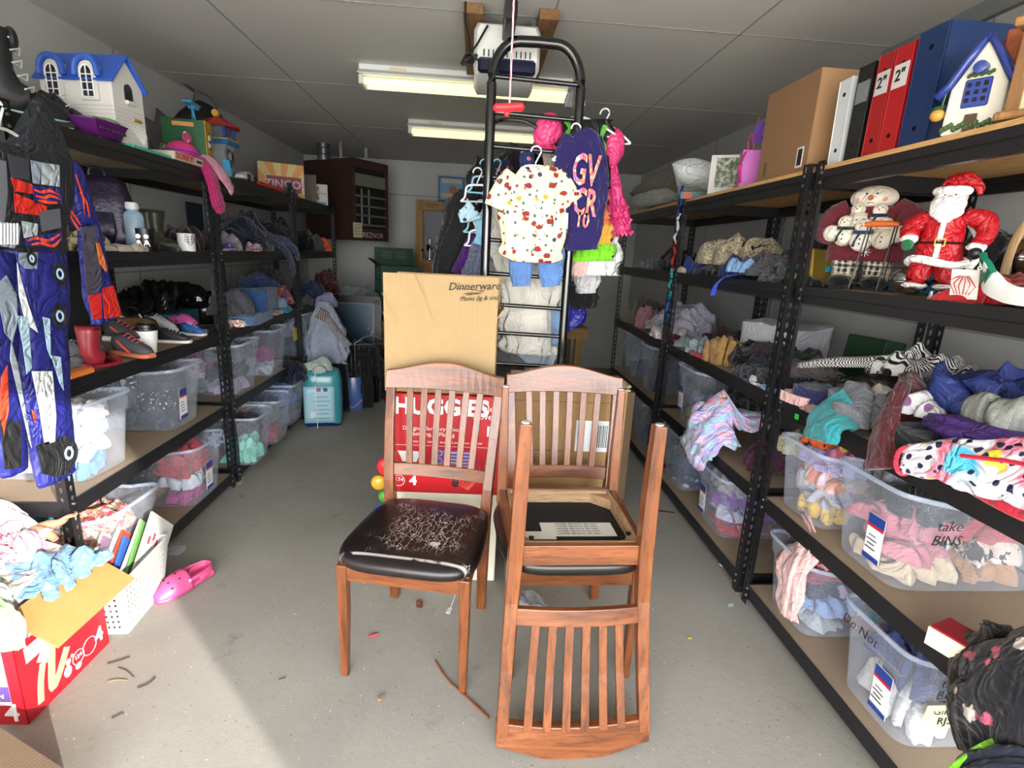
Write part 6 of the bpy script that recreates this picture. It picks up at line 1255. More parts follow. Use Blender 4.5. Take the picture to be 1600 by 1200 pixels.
# purple tee
t = thing('shirt', 'dark purple t-shirt with rainbow lettering on the ladder', 'shirt', (0, 0, 0)); PUR = f_('221a54'); YT = 2.345
hang('body', None, None, [(888, 918, 205), (880, 938, 225), (882, 948, 280), (882, 944, 330), (884, 936, 372), (886, 934, 391)], YT, [.012, .022, .026, .026, .024, .018], PUR, fold=.07, nf=7, seed=8, parent=t)
hang('sleeve', None, None, [(880, 900, 212), (867, 890, 245), (866, 886, 272)], YT-.01, [.012, .02, .018], PUR, fold=.08, nf=6, seed=9, parent=t)
hang('sleeve', None, None, [(918, 940, 215), (930, 950, 262), (932, 952, 292)], YT+.01, [.012, .02, .018], PUR, fold=.08, nf=6, seed=10, parent=t)
TIE = fab('f2508c', 'tie', '38b4e0', 2.2, 'f09a30'); l0 = aty(916, 290, YT-.03)
text('GV', .17, TIE, t, (aty(915, 268, YT-.036).x, YT-.036, aty(915, 268, 2.31).z), (PI/2, .06, 0), bold=.004, sx=.5, name='printed_text'); text('CR', .15, TIE, t, (aty(914, 318, YT-.036).x, YT-.036, aty(914, 318, 2.31).z), (PI/2, .06, 0), bold=.004, sx=.5, name='printed_text'); text('10', .085, TIE, t, (aty(910, 345, YT-.036).x, YT-.036, aty(910, 345, 2.31).z), (PI/2, .06, 0), bold=.002, sx=.7, name='printed_text')
hk = aty(897, 190, 2.36); hanger('white plastic hanger holding the dark purple t-shirt', (hk.x+.01, 2.352, hk.z-.085), .3, HW, .2)
# witch style dress
t = thing('dress', 'black and pink costume dress with puffed satin sleeves and ruffles', 'dress', (0, 0, 0)); SAT = f_('e0407c', rough=.35); BS = f_('101012', rough=.45)
hang('bodice', None, None, [(872, 955, 188), (870, 958, 215), (878, 955, 260), (890, 950, 300)], 2.50, [.02, .035, .04, .035], BS, fold=.08, seed=11, parent=t)
p = aty(856, 205, 2.47); G().ball(p, (.062, .04, .075), 22, rot=(0, .3, 0), bump=.035, seed=3).out('puff_sleeve', SAT, t, smooth=True, ang=180)
p = aty(958, 232, 2.50); G().ball(p, (.050, .04, .082), 22, rot=(0, .1, 0), bump=.035, seed=4).out('puff_sleeve', SAT, t, smooth=True, ang=180)
g = G()
for k in range(9): g.sweep([aty(838+4.6*k, 228+2*(k % 2), 2.44), aty(840+4.6*k, 236-2*(k % 2), 2.43)], .006, 6)
g.out('sleeve_ruffle', SAT, t, smooth=True)
for pts in ([(884, 186), (890, 200), (884, 214)], [(946, 196), (940, 215), (944, 235), (938, 250)]):
    G().sweep(smooth([aty(a, b, 2.455) for a, b in pts], 5), [(.010, .004)]*(5*(len(pts)-1)+1), 10, up=(0, 1, 0), fold=.3, nf=4).out('green_ruffle', f_('5cb040'), t, smooth=True)
sk = hang('skirt', None, None, [(944, 962, 258), (948, 972, 300), (952, 982, 340), (956, 986, 368)], 2.52, [.02, .03, .034, .034], f_('c81e6c', rough=.5), fold=.12, seed=12, parent=t)
for py, a, b in ((325, 950, 981), (345, 954, 986), (364, 957, 988)):
    G().sweep([aty(a+(b-a)*i/10, py+(3 if i % 2 else -3), 2.475) for i in range(11)], .009, 8, fold=.2).out('skirt_ruffle', SAT, t, smooth=True)
hk = aty(905, 172, 2.5); hanger('wide white hanger behind the top of the ladder', (hk.x, 2.5, hk.z-.03), -.15, HW, .34)
hk = aty(958, 195, 2.55); hanger('white hanger with the pink and black dress, rightmost', (hk.x-.04, 2.56, hk.z-.01), -.5, HW, .26)
# tulle skirt
t = thing('dress', 'white tulle dress with orange, yellow and green layers beside the t-shirt', 'dress', (0, 0, 0))
hang('white_layer', None, None, [(895, 950, 285), (893, 960, 350), (891, 966, 405), (890, 965, 430)], 2.56, [.02, .03, .035, .03], f_('d8d8dc'), fold=.14, nf=13, seed=13, parent=t)
hang('orange_layer', None, None, [(905, 945, 290), (900, 952, 330), (898, 956, 355)], 2.52, [.02, .028, .03], f_('e07a50'), fold=.16, nf=13, seed=14, parent=t)
hang('yellow_layer', None, None, [(898, 956, 350), (896, 958, 385)], 2.52, [.03, .032], f_('e0a840'), fold=.16, nf=13, seed=14, parent=t)
hang('green_layer', None, None, [(895, 958, 382), (892, 960, 408)], 2.52, [.032, .034], f_('7ad028'), fold=.16, nf=13, seed=14, parent=t)
hang('pink_hem', None, None, [(892, 920, 405), (892, 914, 432)], 2.53, [.02, .02], f_('d8b4ac'), fold=.16, nf=9, seed=15, parent=t)
for nm, lab, rows, Y, th, m in (
    ('shirt', 'white crumpled garment with black cuffs below the tulle dress', [(900, 938, 418), (898, 936, 440), (904, 930, 458)], 2.7, .03, f_('c8c8ca')),
    ('pants', 'black pants with white trim hanging below the tulle dress', [(888, 938, 440), (890, 936, 462), (896, 932, 482)], 2.74, .025, f_('0c0c0e')),
    ('cape', 'royal blue satin cape hanging right of the ladder', [(880, 918, 440), (878, 914, 470), (880, 914, 492), (882, 890, 516)], 2.80, .03, f_('14148c', rough=.4)),
    ('curtain', 'long off-white curtain hanging behind the ladder', [(762, 862, 300), (768, 874, 360), (778, 876, 440), (782, 874, 500), (784, 872, 530), (786, 866, 553)], 2.62, .035, f_('dcd8cc')),
    ('sheet', 'pale blue-white sheet behind the foot of the off-white curtain', [(770, 880, 470), (775, 878, 510), (782, 872, 548), (786, 850, 562)], 2.70, .03, f_('b8c8d4')),
    ('shirt', 'pale blue towel at the right edge of the off-white curtain', [(862, 880, 480), (862, 878, 540)], 2.56, .02, f_('7f9cc0')),
    ('jacket', 'black hooded jacket hanging left of the ladder', [(715, 752, 300), (700, 756, 325), (686, 748, 370), (678, 735, 425), (676, 730, 470)], 2.86, .05, f_('17181b')),
    ('hood', 'black fuzzy hood at the top of the hooded jacket', [(742, 790, 250), (735, 785, 275), (725, 770, 310)], 2.92, .05, f_('0b0b0d')),
    ('shirt', 'purple shirt hanging between the black jacket and the dress', [(733, 746, 365), (722, 744, 392), (706, 738, 430)], 2.74, .02, f_('4a1a6a')),
    ('dress', 'navy sequinned dress with a unicorn patch left of the ladder', [(742, 762, 372), (734, 764, 392), (724, 762, 425), (722, 756, 445)], 2.64, .03, fab('1a2038', 'heather', '8088a0', 1)),
    ('scarf', 'light blue scarf dangling over the navy sequinned dress', [(742, 756, 335), (745, 757, 360), (740, 754, 382)], 2.60, .014, f_('8cc0dc')),
    ('shirt', 'ivory shirt on a white hanger left of the ladder post', [(738, 758, 334), (742, 760, 352), (745, 762, 375)], 2.66, .02, f_('d8d0c0')),
    ('jacket', 'black jacket behind the shirt collar on the ladder', [(800, 850, 236), (778, 850, 262), (768, 840, 290)], 2.72, .04, f_('131315')),
    ('shirt', 'beige sequinned top behind the cream printed shirt', [(848, 872, 232), (850, 876, 258), (852, 872, 275)], 2.56, .02, fab('b8a294', 'heather', 'e8dcd0')),
    ('shirt', 'blue and pink child shirt behind the shirt hanger', [(815, 832, 232), (812, 834, 250), (812, 830, 262)], 2.58, .02, fab('2a3e74', 'bubble', 'd88a90', 1)),
    ('cap', 'navy cap with a red dot hanging behind the ladder', [(772, 795, 252), (770, 800, 264), (776, 796, 276)], 2.64, .03, fab('141a34', 'dots', 'c83048', .8)),
    ('scarf', 'silver braided scarf by the right ladder post', [(890, 902, 135), (885, 898, 150), (882, 894, 168)], 2.50, .015, fab('a8a8a8', 'stripe', '404040', 3))):
    hang(nm, lab, 'clothing', rows, Y, th, m, seed=len(lab), nf=11)
for lab, px, py, Y, rz, m in (('light blue hanger, upper of those left of the ladder', 757, 262, 2.66, .2, HB), ('white hanger curving out left of the ladder', 746, 275, 2.64, -.3, HW), ('light blue hanger right of the left ladder post', 776, 262, 2.62, -.6, HB), ('blue hanger hook beside the black jacket', 751, 325, 2.66, .1, HB), ('white hanger with rounded shoulders beside the ivory shirt', 752, 346, 2.62, -.2, HW)):
    q = aty(px, py, Y); hanger(lab, (q.x, Y, q.z-.04), rz, m, .16)
t = tag(hang('padded_hanger', None, None, [(718, 722, 347), (716, 738, 340, 336), (726, 758, 330, 320)], 2.58, .012, fab('a8c8d8', 'dots', '202430', .8), parent=None, seed=2), 'padded light blue spotted hanger cover left of the ladder', 'hanger')
# ================================================================ hanging costume (left foreground)
XC = -1.355
CB = f_('20242c', rough=.6); CBL = f_('22267c', rough=.5)
t = thing('costume', 'red, blue and grey truck-print jumpsuit costume hanging at the left edge', 'costume', (0, 0, 0))
hang('torso', None, None, [(-85, 96, 224), (-95, 110, 238), (-95, 102, 300), (-90, 100, 350), (-88, 98, 392)], XC, [.015, .03, .035, .034, .03], CB, 'x', .015, 5, 21, parent=t)
hang('trouser_leg', None, None, [(14, 100, 388), (12, 102, 470), (20, 103, 560), (38, 106, 640), (50, 110, 700), (62, 115, 748)], XC, [.03, .034, .034, .03, .028, .022], CBL, 'x', .04, 7, 22, parent=t)
hang('trouser_leg', None, None, [(-85, 18, 388), (-80, 20, 470), (-70, 22, 560), (-40, 30, 640), (-15, 36, 700), (5, 38, 738)], XC, [.03, .034, .034, .03, .028, .022], CBL, 'x', .04, 7, 23, parent=t)
sl = hang('sleeve', None, None, [(92, 118, 242, 258), (94, 128, 280), (108, 142, 330), (126, 150, 352), (130, 162, 420), (137, 178, 465), (146, 188, 498)], XC-.02, [.02, .03, .03, .026, .028, .03, .026], CBL, 'x', .05, 7, 24, parent=t)
XP = XC+.040
RDM, GRM, SLM, ORM, WM, TBM, BKM = [f_(c, rough=.6) for c in ('d02418', '8c98a8', 'a8b2ba', 'e04a2c', 'dfe6ea', 'a8c8dc', '1c1e22')]
for px, m, nm in (
    ([(12, 240), (45, 250), (47, 282), (18, 277)], P('3a3c44', .5), 'printed_window'), ([(48, 250), (65, 254), (62, 288), (52, 286)], GRM, 'printed_window'), ([(66, 254), (93, 258), (94, 292), (65, 288)], SLM, 'printed_window'),
    ([(17, 277), (50, 288), (52, 303), (24, 299)], RDM, 'red_panel'), ([(22, 301), (73, 322), (73, 338), (24, 332)], RDM, 'red_panel'), ([(51, 290), (95, 294), (98, 318), (54, 317)], CBL, 'blue_panel'),
    ([(34, 345), (60, 350), (58, 368), (38, 372)], SLM, 'printed_headlight'), ([(62, 330), (94, 326), (96, 356), (66, 362)], P('5a5e66', .5), 'printed_engine'), ([(0, 250), (10, 252), (12, 300), (8, 345), (0, 345)], P('6a6e78', .5), 'grey_strip'), ([(0, 345), (32, 352), (30, 378), (22, 388), (0, 384)], GRM, 'grille'), ([(40, 372), (96, 362), (98, 376), (84, 386), (42, 384)], CBL, 'blue_panel'),
    ([(30, 395), (60, 394), (58, 420), (40, 420), (30, 410)], GRM, 'grey_panel'), ([(27, 410), (34, 440), (45, 478), (60, 520), (40, 505), (30, 460)], WM, 'white_panel'),
    ([(0, 440), (10, 430), (26, 460), (28, 500), (20, 535), (8, 520), (0, 480)], GRM, 'grey_panel'), ([(27, 493), (45, 495), (46, 520), (50, 575), (42, 585), (36, 540)], TBM, 'pale_panel'), ([(67, 495), (78, 498), (80, 560), (74, 545)], TBM, 'pale_panel'),
    ([(80, 555), (95, 558), (100, 610), (94, 600)], TBM, 'pale_panel'), ([(50, 580), (82, 580), (88, 650), (86, 690), (70, 695), (62, 640)], WM, 'white_panel'), ([(18, 535), (28, 570), (40, 640), (50, 700), (46, 690), (30, 620), (16, 560)], SLM, 'grey_stripe'),
    ([(58, 695), (108, 680), (112, 738), (90, 746), (66, 740)], BKM, 'dark_panel'), ([(0, 655), (32, 660), (34, 730), (8, 734)], BKM, 'dark_panel'),
    ([(2, 590), (12, 570), (14, 640), (6, 680), (0, 650)], ORM, 'orange_panel'), ([(50, 640), (58, 650), (54, 660)], ORM, 'orange_panel')):
    poly(px, XP if nm != 'grille' else XP+.001, m, t, nm, 'x')
g = G()
for k in range(6): g.sweep([atx(2+5*k, 349, XP+.003), atx(2+5*k, 382, XP+.003)], .0025, 5)
g.out('grille_bar', P('e0e4e8', .4), t)
def flame(pts, r, x):
    P_ = smooth([atx(a, b, x) for a, b in pts], 4); n_ = len(P_); return [(P_, [(.0015+r*math.sin(PI*(i+.6)/(n_+.2)), .0008) for i in range(n_)])]
g = G()
for pts in ([(54, 297), (66, 300), (78, 298), (92, 304)], [(56, 306), (70, 309), (80, 306), (96, 312)], [(60, 313), (74, 316), (90, 317)], [(44, 376), (58, 372), (76, 376), (94, 366)], [(50, 382), (66, 380), (84, 384), (96, 372)]):
    for P_, R2 in flame(pts, .0035, XP+.003): g.sweep(P_, R2, 6, up=(1, 0, 0))
g.out('printed_flame', ORM, t); g = G()
for pts in ([(118, 272), (124, 290), (130, 310), (132, 335)], [(125, 300), (136, 318), (140, 340)], [(102, 320), (114, 334), (126, 352)], [(106, 330), (116, 348), (124, 360)]):
    g = G()
    for P_, R2 in flame(pts, .004, XC+.014): g.sweep(P_, R2, 6, up=(1, 0, 0))
    g.out('printed_flame', ORM, t)
for (cx, cy, r, x) in ((94, 428, 14, XP), (94, 494, 15, XP), (108, 708, 17, XP+.001), (50, 404, 9, XP+.002)):
    c0 = atx(cx, cy, x); rr = (atx(cx, cy-r, x)-c0).length
    for k, (kk, m) in enumerate(((1, BKM), (.5, TBM))): G().sweep([(x, c0.y+rr*kk*.55*math.cos(a)*1.5, c0.z+rr*kk*math.sin(a)) for a in [i*PI/10 for i in range(20)]], [(rr*kk*.28, .0012)]*20, 6, closed=True, up=(1, 0, 0)).out('printed_wheel', m, t)
poly([(138, 462), (158, 458), (160, 498), (146, 499)], XC+.012, RDM, t, 'red_cuff', 'x'); poly([(160, 450), (178, 446), (190, 494), (164, 498)], XC+.014, RDM, t, 'red_cuff', 'x')
poly([(127, 354), (150, 352), (160, 445), (152, 456), (136, 462)], XC+.011, f_('4a4858', rough=.5), t, 'grey_sleeve_panel', 'x'); poly([(150, 378), (156, 380), (168, 420), (166, 425), (155, 410)], XC+.016, f_('d8743c', rough=.5), t, 'orange_patch', 'x')
hk = atx(2, 212, XC); hanger('clear plastic hanger holding the truck-print costume', (XC, hk.y, hk.z+.02), PI/2, P('c8ccca', .2, spec=.7), .36)
# ================================================================ left foreground: diaper box of clothes, basket, clog
RD2 = P('b81828', .35, 0, .06)
t = thing('diaper_box', 'open red diaper box heaped with baby clothes in the left foreground', 'box', (-1.515, 1.535, 0), -.03)
for s, d_ in ((1, 'x'), (-1, 'x')): G().box((s*.2235, 0, .185), (.003, .34, .37)).out('side_wall', RD2, t)
for s in (1, -1): G().box((0, s*.1685, .185), (.45, .003, .37)).out('end_wall', RD2, t)
G().box((0, 0, .003), (.444, .334, .003)).out('base', board('b08a58'), t)
G().box((.290, -.01, .325), (.165, .33, .003), rot=(0, .60, 0)).out('flap', board('b98a52'), t); G().box((0, -.21, .36), (.44, .09, .003), rot=(-.25, 0, 0)).out('flap', RD2, t)
yf = -.1705; xs = .2256
text('S', .13, WT, t, (.12, yf, .30), FY, bold=.002); text('S', .10, P('48a8d0', .4), t, (.13, yf, .215), FY, bold=.002)
G().box((.06, yf+.0002, .17), (.26, .0006, .20)).out('white_panel', P('d8dce0', .4), t); text('rs', .045, INK, t, (.155, yf-.0006, .155), FY)
G().box((.09, yf-.0003, .11), (.2, .0008, .055)).out('purple_panel', P('5a4488', .4), t); text('NIGHT\nECTION', .021, WT, t, (.135, yf-.0012, .113), FY)
text('4', .085, WT, t, (.185, yf, .04), FY, bold=.0015); G().sweep([(.11+.035*math.cos(a), yf, .045+.028*math.sin(a)) for a in [i*PI/12 for i in range(24)]], .0012, 4, closed=True).out('printed_ring', WT, t); text('absorb', .013, WT, t, (.11, yf, .045), FY)
FXx = (PI/2, 0, PI/2)
text('SA', .11, WT, t, (xs, -.105, .30), FXx, bold=.002); G().box((xs, -.105, .215), (.001, .07, .05)).out('barcode_label', P('d8dcdc', .4), t)
G().box((xs, .11, .31), (.001, .12, .02)).out('purple_stripe', P('6a4a98', .4), t)
text('4', .075, WT, t, (xs, .13, .065), FXx, bold=.0015)
for y_, r_ in ((.085, .03), (.035, .024)): G().sweep([(xs, y_+r_*math.cos(a), .06+r_*math.sin(a)) for a in [i*PI/12 for i in range(24)]], .0012, 4, closed=True).out('printed_ring', WT, t)
text('124', .02, WT, t, (xs, .035, .062), FXx)
SK = P('d8a488', .5, 0, .05)
o = G().sweep(smooth([(xs, -.09, .15), (xs, -.05, .19), (xs, 0, .205)], 4), [(.026, .0012)]*9, 10, up=(1, 0, 0)).out('printed_child', P('e8e6e4', .5), t)
G().sweep(smooth([(xs+.0005, -.12, .03), (xs+.0005, -.11, .09), (xs+.0005, -.09, .15)], 4), [(.012, .0012)]*9, 8, up=(1, 0, 0)).sweep(smooth([(xs+.0005, -.05, .18), (xs+.0005, -.075, .05), (xs+.0005, -.05, .06), (xs+.0005, 0, .13)], 4), [(.014, .0012)]*13, 8, up=(1, 0, 0)).ball((xs+.0005, .035, .20), (.001, .028, .028), 14).sweep([(xs+.0005, .02, .17), (xs+.0005, .07, .20)], [(.008, .001)]*2, 8, up=(1, 0, 0)).out('printed_skin', SK, o)
G().ball((xs+.001, .035, .218), (.001, .028, .02), 14).out('printed_hair', P('8a5a3c', .6), o)
g = G().ball((xs, -.012, .045), (.001, .016, .02), 12).ball((xs, -.005, .075), (.001, .011, .011), 10).ball((xs, .012, .085), (.001, .006, .006), 8).ball((xs, .03, .03), (.001, .014, .012), 10); g.out('printed_toy', P('e8dcdc', .5), t)
def fg(nm, lab, px, py, X, dz, size, rz, m, sd, kd='crumple', cat='clothing'):
    q = atx(px, py, X); return cloth(nm, lab, cat, (X, q.y, dz), size, rz, m, sd, kd)
cloth('shirt', 'white baby clothes filling the red box underneath the others', 'clothing', (-1.515, 1.535, .12), (.40, .30, .30), 0, f_('d8d4d0'), 501, 'fold')
for nm, lab, loc, size, rz, m, cat in (
    ('bonnet', 'light blue checked baby sun hat spread over the box flap', (-1.325, 1.58, .375), (.24, .30, .075), .2, fab('8ab8d8', 'gingham', '6a98c0', 1.1), 'hat'),
    ('lace_dress', 'pink lace baby dress piled high on the red box', (-1.56, 1.63, .39), (.26, .26, .13), .1, fab('e0b8c4', 'camo', 'f0d8e0', 4), 'clothing'),
    ('shirt', 'navy baby shirt at the left edge on the red box', (-1.50, 1.43, .375), (.15, .12, .09), .2, f_('1e2e68'), 'clothing'),
    ('romper', 'pale green striped baby romper between the navy shirt and blue hat', (-1.42, 1.48, .37), (.14, .13, .06), .4, fab('c4d4b4', 'stripe', 'e8ecdc', 2), 'clothing'),
    ('blanket', 'pink and cyan fuzzy blanket at the back of the red box', (-1.47, 1.62, .40), (.18, .14, .09), .4, fab('e8a0c0', 'tie', '90c8e0', 2, 'f0c0d8'), 'clothing'),
    ('shirt', 'white shirt with a red bow print behind the lace dress', (-1.66, 1.60, .42), (.2, .2, .12), .4, fab('e8e0e0', 'dots', 'd06070', .8), 'clothing'),
    ('blanket', 'pale pink blanket behind the costume cuffs', (-1.62, 1.72, .42), (.26, .12, .12), .1, f_('e8ccd4'), 'clothing')):
    cloth(nm, lab, cat, loc, size, rz, m, len(lab)*7+3)
drape('bloomers', 'green gingham frilled bloomers hanging over the front corner of the red box', 'clothing', [(-1.40, 1.44, .41), (-1.33, 1.38, .415), (-1.275, 1.33, .38), (-1.26, 1.31, .31)], [(.03, .02), (.05, .025), (.055, .02), (.045, .015)], fab('8cc878', 'gingham', 'b4dca0', 1), 41, .14, 9, up=(0, 1, .4))
drape('shirt', 'white ruffled shirt beside the green bloomers', 'clothing', [(-1.43, 1.42, .42), (-1.36, 1.40, .43), (-1.30, 1.37, .40)], [(.03, .02), (.04, .025), (.035, .02)], f_('e4e8ea'), 42, .14, 9, up=(0, 1, .4))
drape('sock', 'green sock over the front of the red box at the left edge', 'clothing', [(-1.44, 1.38, .40), (-1.42, 1.35, .38), (-1.41, 1.345, .31)], [(.025, .012), (.035, .014), (.03, .012)], fab('8cc878', 'gingham', 'b4dca0', 1), 43, .1, 7, up=(1, 0, 0))
# doll
t = thing('baby_doll', 'baby doll lying on the clothes with its bare foot sticking up', 'doll', (-1.46, 1.70, .435), .1); DS = P('c8886a', .5, 0, .05, coat=.1)
G().sweep(smooth([(-.06, 0, .0), (.0, .0, .02), (.06, -.01, .0), (.10, -.03, -.02)], 4), smr([.024, .03, .024, .016], 4), 16).out('leg', DS, t, smooth=True); G().sweep(smooth([(-.06, .06, .0), (.02, .06, .02), (.07, .07, .03), (.10, .075, .05)], 4), smr([.024, .028, .02, .016], 4), 16).out('leg', DS, t, smooth=True)
f0 = G().sweep([(.09, .075, .05), (.115, .078, .062), (.14, .08, .066)], [(.014, .012), (.019, .011), (.016, .009)], 14).out('foot', DS, t, smooth=True); g = G()
for k in range(5): G().ball((.150-.002*abs(k-1), .064+.008*k, .068), (.008, .0045+.001*(k == 0), .005), 8).out('toe', DS, f0, smooth=True)
t.scale = (.62,)*3
G().ball((-.07, .03, .0), (.06, .06, .04), 18, bump=.03).out('diaper', f_('dce4ea'), t, smooth=True); G().sweep([(.03, -.005, .015), (.06, -.01, .002)], .030, 14).out('striped_sock', fab('e8e8ea', 'stripe', 'd88aa0', 2), t, smooth=True)
# laundry basket with books
t = thing('laundry_basket', 'white perforated plastic basket holding picture books', 'basket', (-1.335, 1.865, 0), .06); PB = P('b0b4b4', .35, var=.03)
w0, l0, w1, l1, hh = .08, .125, .105, .165, .235
def wall(A, Bp, C_, D_, nu, nv, mg=.12):
    """perforated panel between four corners"""
    A, Bp, C_, D_ = map(Vector, (A, Bp, C_, D_)); g = G()
    def pt(u, v): return (A*(1-u)+Bp*u)*(1-v)+(D_*(1-u)+C_*u)*v
    us = [0, mg*.6]; vs_ = [0, mg]
    for i in range(nu): us += [mg*.6+(1-1.2*mg)*(i+.42)/nu, mg*.6+(1-1.2*mg)*(i+1)/nu]
    for j in range(nv): vs_ += [mg+(1-2*mg)*(j+.45)/nv, mg+(1-2*mg)*(j+1)/nv]
    us.append(1); vs_.append(1); idx = {}
    for i, u in enumerate(us):
        for j, v in enumerate(vs_): idx[i, j] = len(g.v); g.v.append(tuple(pt(u, v)))
    for i in range(len(us)-1):
        for j in range(len(vs_)-1):
            if 1 <= i < len(us)-2 and 1 <= j < len(vs_)-2 and i % 2 == 1 and j % 2 == 1: continue
            g.f.append((idx[i, j], idx[i+1, j], idx[i+1, j+1], idx[i, j+1])); g.mi.append(0)
    return g
cs0 = [(-w0, -l0, 0), (w0, -l0, 0), (w0, l0, 0), (-w0, l0, 0)]; cs1 = [(-w1, -l1, hh), (w1, -l1, hh), (w1, l1, hh), (-w1, l1, hh)]
for i in range(4): wall(cs0[i], cs0[(i+1) % 4], cs1[(i+1) % 4], cs1[i], 13 if i % 2 else 8, 7).out('side', PB, t, solid=.003)
G().box((0, 0, .002), (2*w0, 2*l0, .004)).out('base', PB, t); G().sweep([cs1[i] for i in range(4)], .006, 8, closed=True).out('rim', PB, t)
rg = random.Random(8)
for k, (c_, ln, lab) in enumerate((('d8d8d4', .30, 'white hardcover picture book, tallest and nearest the aisle in the basket'), ('6a9a58', .27, 'picture book with a green edge in the basket'), ('dcdcd8', .28, 'plain white picture book behind the green-edged one'), ('3a64b0', .22, 'short blue picture book low in the basket'), ('c84a3a', .25, 'picture book with a red corner in the middle of the basket'), ('e0ddd0', .27, 'cream picture book in the middle of the basket'), ('8a3a6a', .24, 'plum covered picture book at the back of the basket'), ('e4e2da', .26, 'white picture book at the far back of the basket'), ('c89a50', .24, 'tan paperback leaning out of the basket back'))):
    b = thing('picture_book', lab, 'book', (-1.27-.018*k, 1.84-.012*k, .06), (-.80-.03*(k % 3), .0, 0.06+.04*rg.uniform(-1, 1)), 'picture books in the white basket')
    G().box((0, .0, ln/2+.03), (.009, .19, ln)).out('cover', P(c_, .4, var=.04), b, bevel=.001); G().box((0, .001, ln/2+.03), (.006, .186, ln+.001)).out('pages', P('e8e6de', .8, var=.03), b)
    if k in (0, 4): 
        g = G()
        for j in range(5): g.box((.0052, -.06+.03*j, ln*.75+.02*(j % 2)), (.0008, .016, .03))
        g.out('cover_print', P(('c84848', '4a8a48')[k > 0], .5), b)
clog('pink foam clog lying on the floor beside the white basket', (-1.19, 2.02, 0), -.52, P('e0558c', .4, 0, .04), .98)
t = thing('cardboard_carton', 'brown corrugated carton at the bottom left corner', 'cardboard box', (-1.215, 1.06, 0), -.455)
G().box((0, -.0, .07), (.42, .26, .14)).out('carton', board('8a6c50', 1), t); G().box((0, .0, .1415), (.425, .265, .003)).out('lid', board('6e5a48', 1), t)
# ================================================================ back of the garage
t = thing('unit_heater', 'brown gas unit heater hung near the back left corner', 'heater', (0, 0, 0)); HBR = P('3c2622', .5, 0, .1); HGR = P('6a6a62', .45)
w, d, h = .50, .72, .80; R0 = Matrix.Translation((-1.28, 5.72, 1.49))@Matrix.Rotation(.95, 4, 'Z')
t.matrix_world = R0
G().box((w/2, d/2+.02, h/2), (w, d, h), b=.004).out('cabinet', HBR, t)
G().box((.02, .01, h/2), (.04, .03, h)).box((w-.02, .01, h/2), (.04, .03, h)).box((w/2, .01, h-.02), (w, .03, .04)).box((w/2, .01, .06), (w, .03, .12)).out('front_frame', HBR, t)
G().box((w/2, .016, h/2+.02), (w-.08, .01, h-.2)).out('dark_opening', P('0a0a0b', .7), t)
G().box((w/2, .0, h-.20), (w-.08, .008, .12)).out('blank_louver', HGR, t)
for k in range(4): G().box((w/2, .0, .16+.095*k), (w-.08, .025, .012), rot=(.5, 0, 0)).out('louver', HGR, t)
for k in (-1, 1): G().box((w*.36+k*.05, .006, .34), (.018, .006, .36)).out('inner_fin', P('a8a8a8', .35, .6), t)
G().box((w/2+.04, -.006, .055), (.36, .004, .085)).out('name_plate', P('1a0c0c', .4), t); text('REZNOR', .075, P('b8a8a0', .5), t, (w/2+.02, -.009, .055), FY, bold=.001)
G().box((.035, -.03, .10), (.12, .003, .15)).out('paper_note', P('b8b890', .7), t); g = G()
for k in range(4): g.box((.035, -.033, .15-.03*k), (.08, .001, .004))
g.out('note_line', INK, t)
GALV = P('7c8084', .35, .85)
t2 = thing('flue_pipe', 'galvanized flue pipe above the heater', 'pipe', (-1.62, 5.98, 2.28)); G().lathe([(.065, 0), (.065, .05), (.07, .055), (.065, .06), (.065, .11), (.07, .115), (.065, .12), (.065, .16)], 20).out('pipe', GALV, t2, smooth=True)
for i, (x, y) in enumerate(((-1.40, 5.80), (-1.20, 6.05))): tag(G().box((x, y, 2.37), (.03, .006, .16)).out('hanging_strap', GALV), ('perforated strap holding the heater, left', 'perforated strap holding the heater, right')[i], 'strap')
# wooden cabinet frame with KIDS
PINE = wood('8a6a40', 'b08a58', .7, .8, 2); PINX = wood('8a6a40', 'b08a58', .7, .8, 0)
t = thing('wooden_display_frame', 'pine frame shelf marked Kids with an arrow, against the back wall', 'shelf', (-.50, 6.55, 0))
for x in (-.19, .30): G().box((x, 0, 1.0), (.085, .04, 1.98)).out('upright', PINE, t)
G().box((.055, 0, 1.93), (.41, .04, .10)).out('top_board', PINX, t); text('KIDS', .065, P('5a3a1c', .8), t, (-.03, -.022, 1.93), FY); G().box((.10, -.021, 1.925), (.004, .002, .05)).box((.09, -.021, 1.945), (.004, .002, .025), rot=(0, .7, 0)).box((.11, -.021, 1.945), (.004, .002, .025), rot=(0, -.7, 0)).out('drawn_arrow', P('5a3a1c', .8), t)
G().box((.055, .10, 1.30), (.41, .24, .03)).out('shelf', PINX, t); G().box((.055, 0, 1.20), (.41, .03, .16)).out('lower_board', PINX, t); G().box((.055, .14, 1.6), (.36, .02, .56)).out('backing', P('7a7c84', .6), t)
g = G(); rg = random.Random(2)
t = thing('jewelry_stand', 'metal jewelry stand on the pine frame shelf', 'stand', (-.56, 6.50, 1.315)); G().lathe([(.05, 0), (.05, .01), (.008, .02), (.006, .24), (.02, .25), (.001, .26)], 16).out('stem', MET, t, smooth=True)
for k in range(7): g.ball((rg.uniform(-.09, .09), rg.uniform(-.04, .04), rg.uniform(.02, .2)), rg.uniform(.012, .028), 8)
g.out('bead', MET, t, smooth=True)
t = thing('puzzle_box', 'blue childrens puzzle box on top of the pine frame', 'box', (-.32, 6.52, 1.982), .1)
G().box((0, 0, .14), (.30, .09, .27)).out('carton', P('1e4a8c', .5), t); G().box((0, -.046, .14), (.26, .002, .23)).out('cover', P('5c8cac', .5), t)
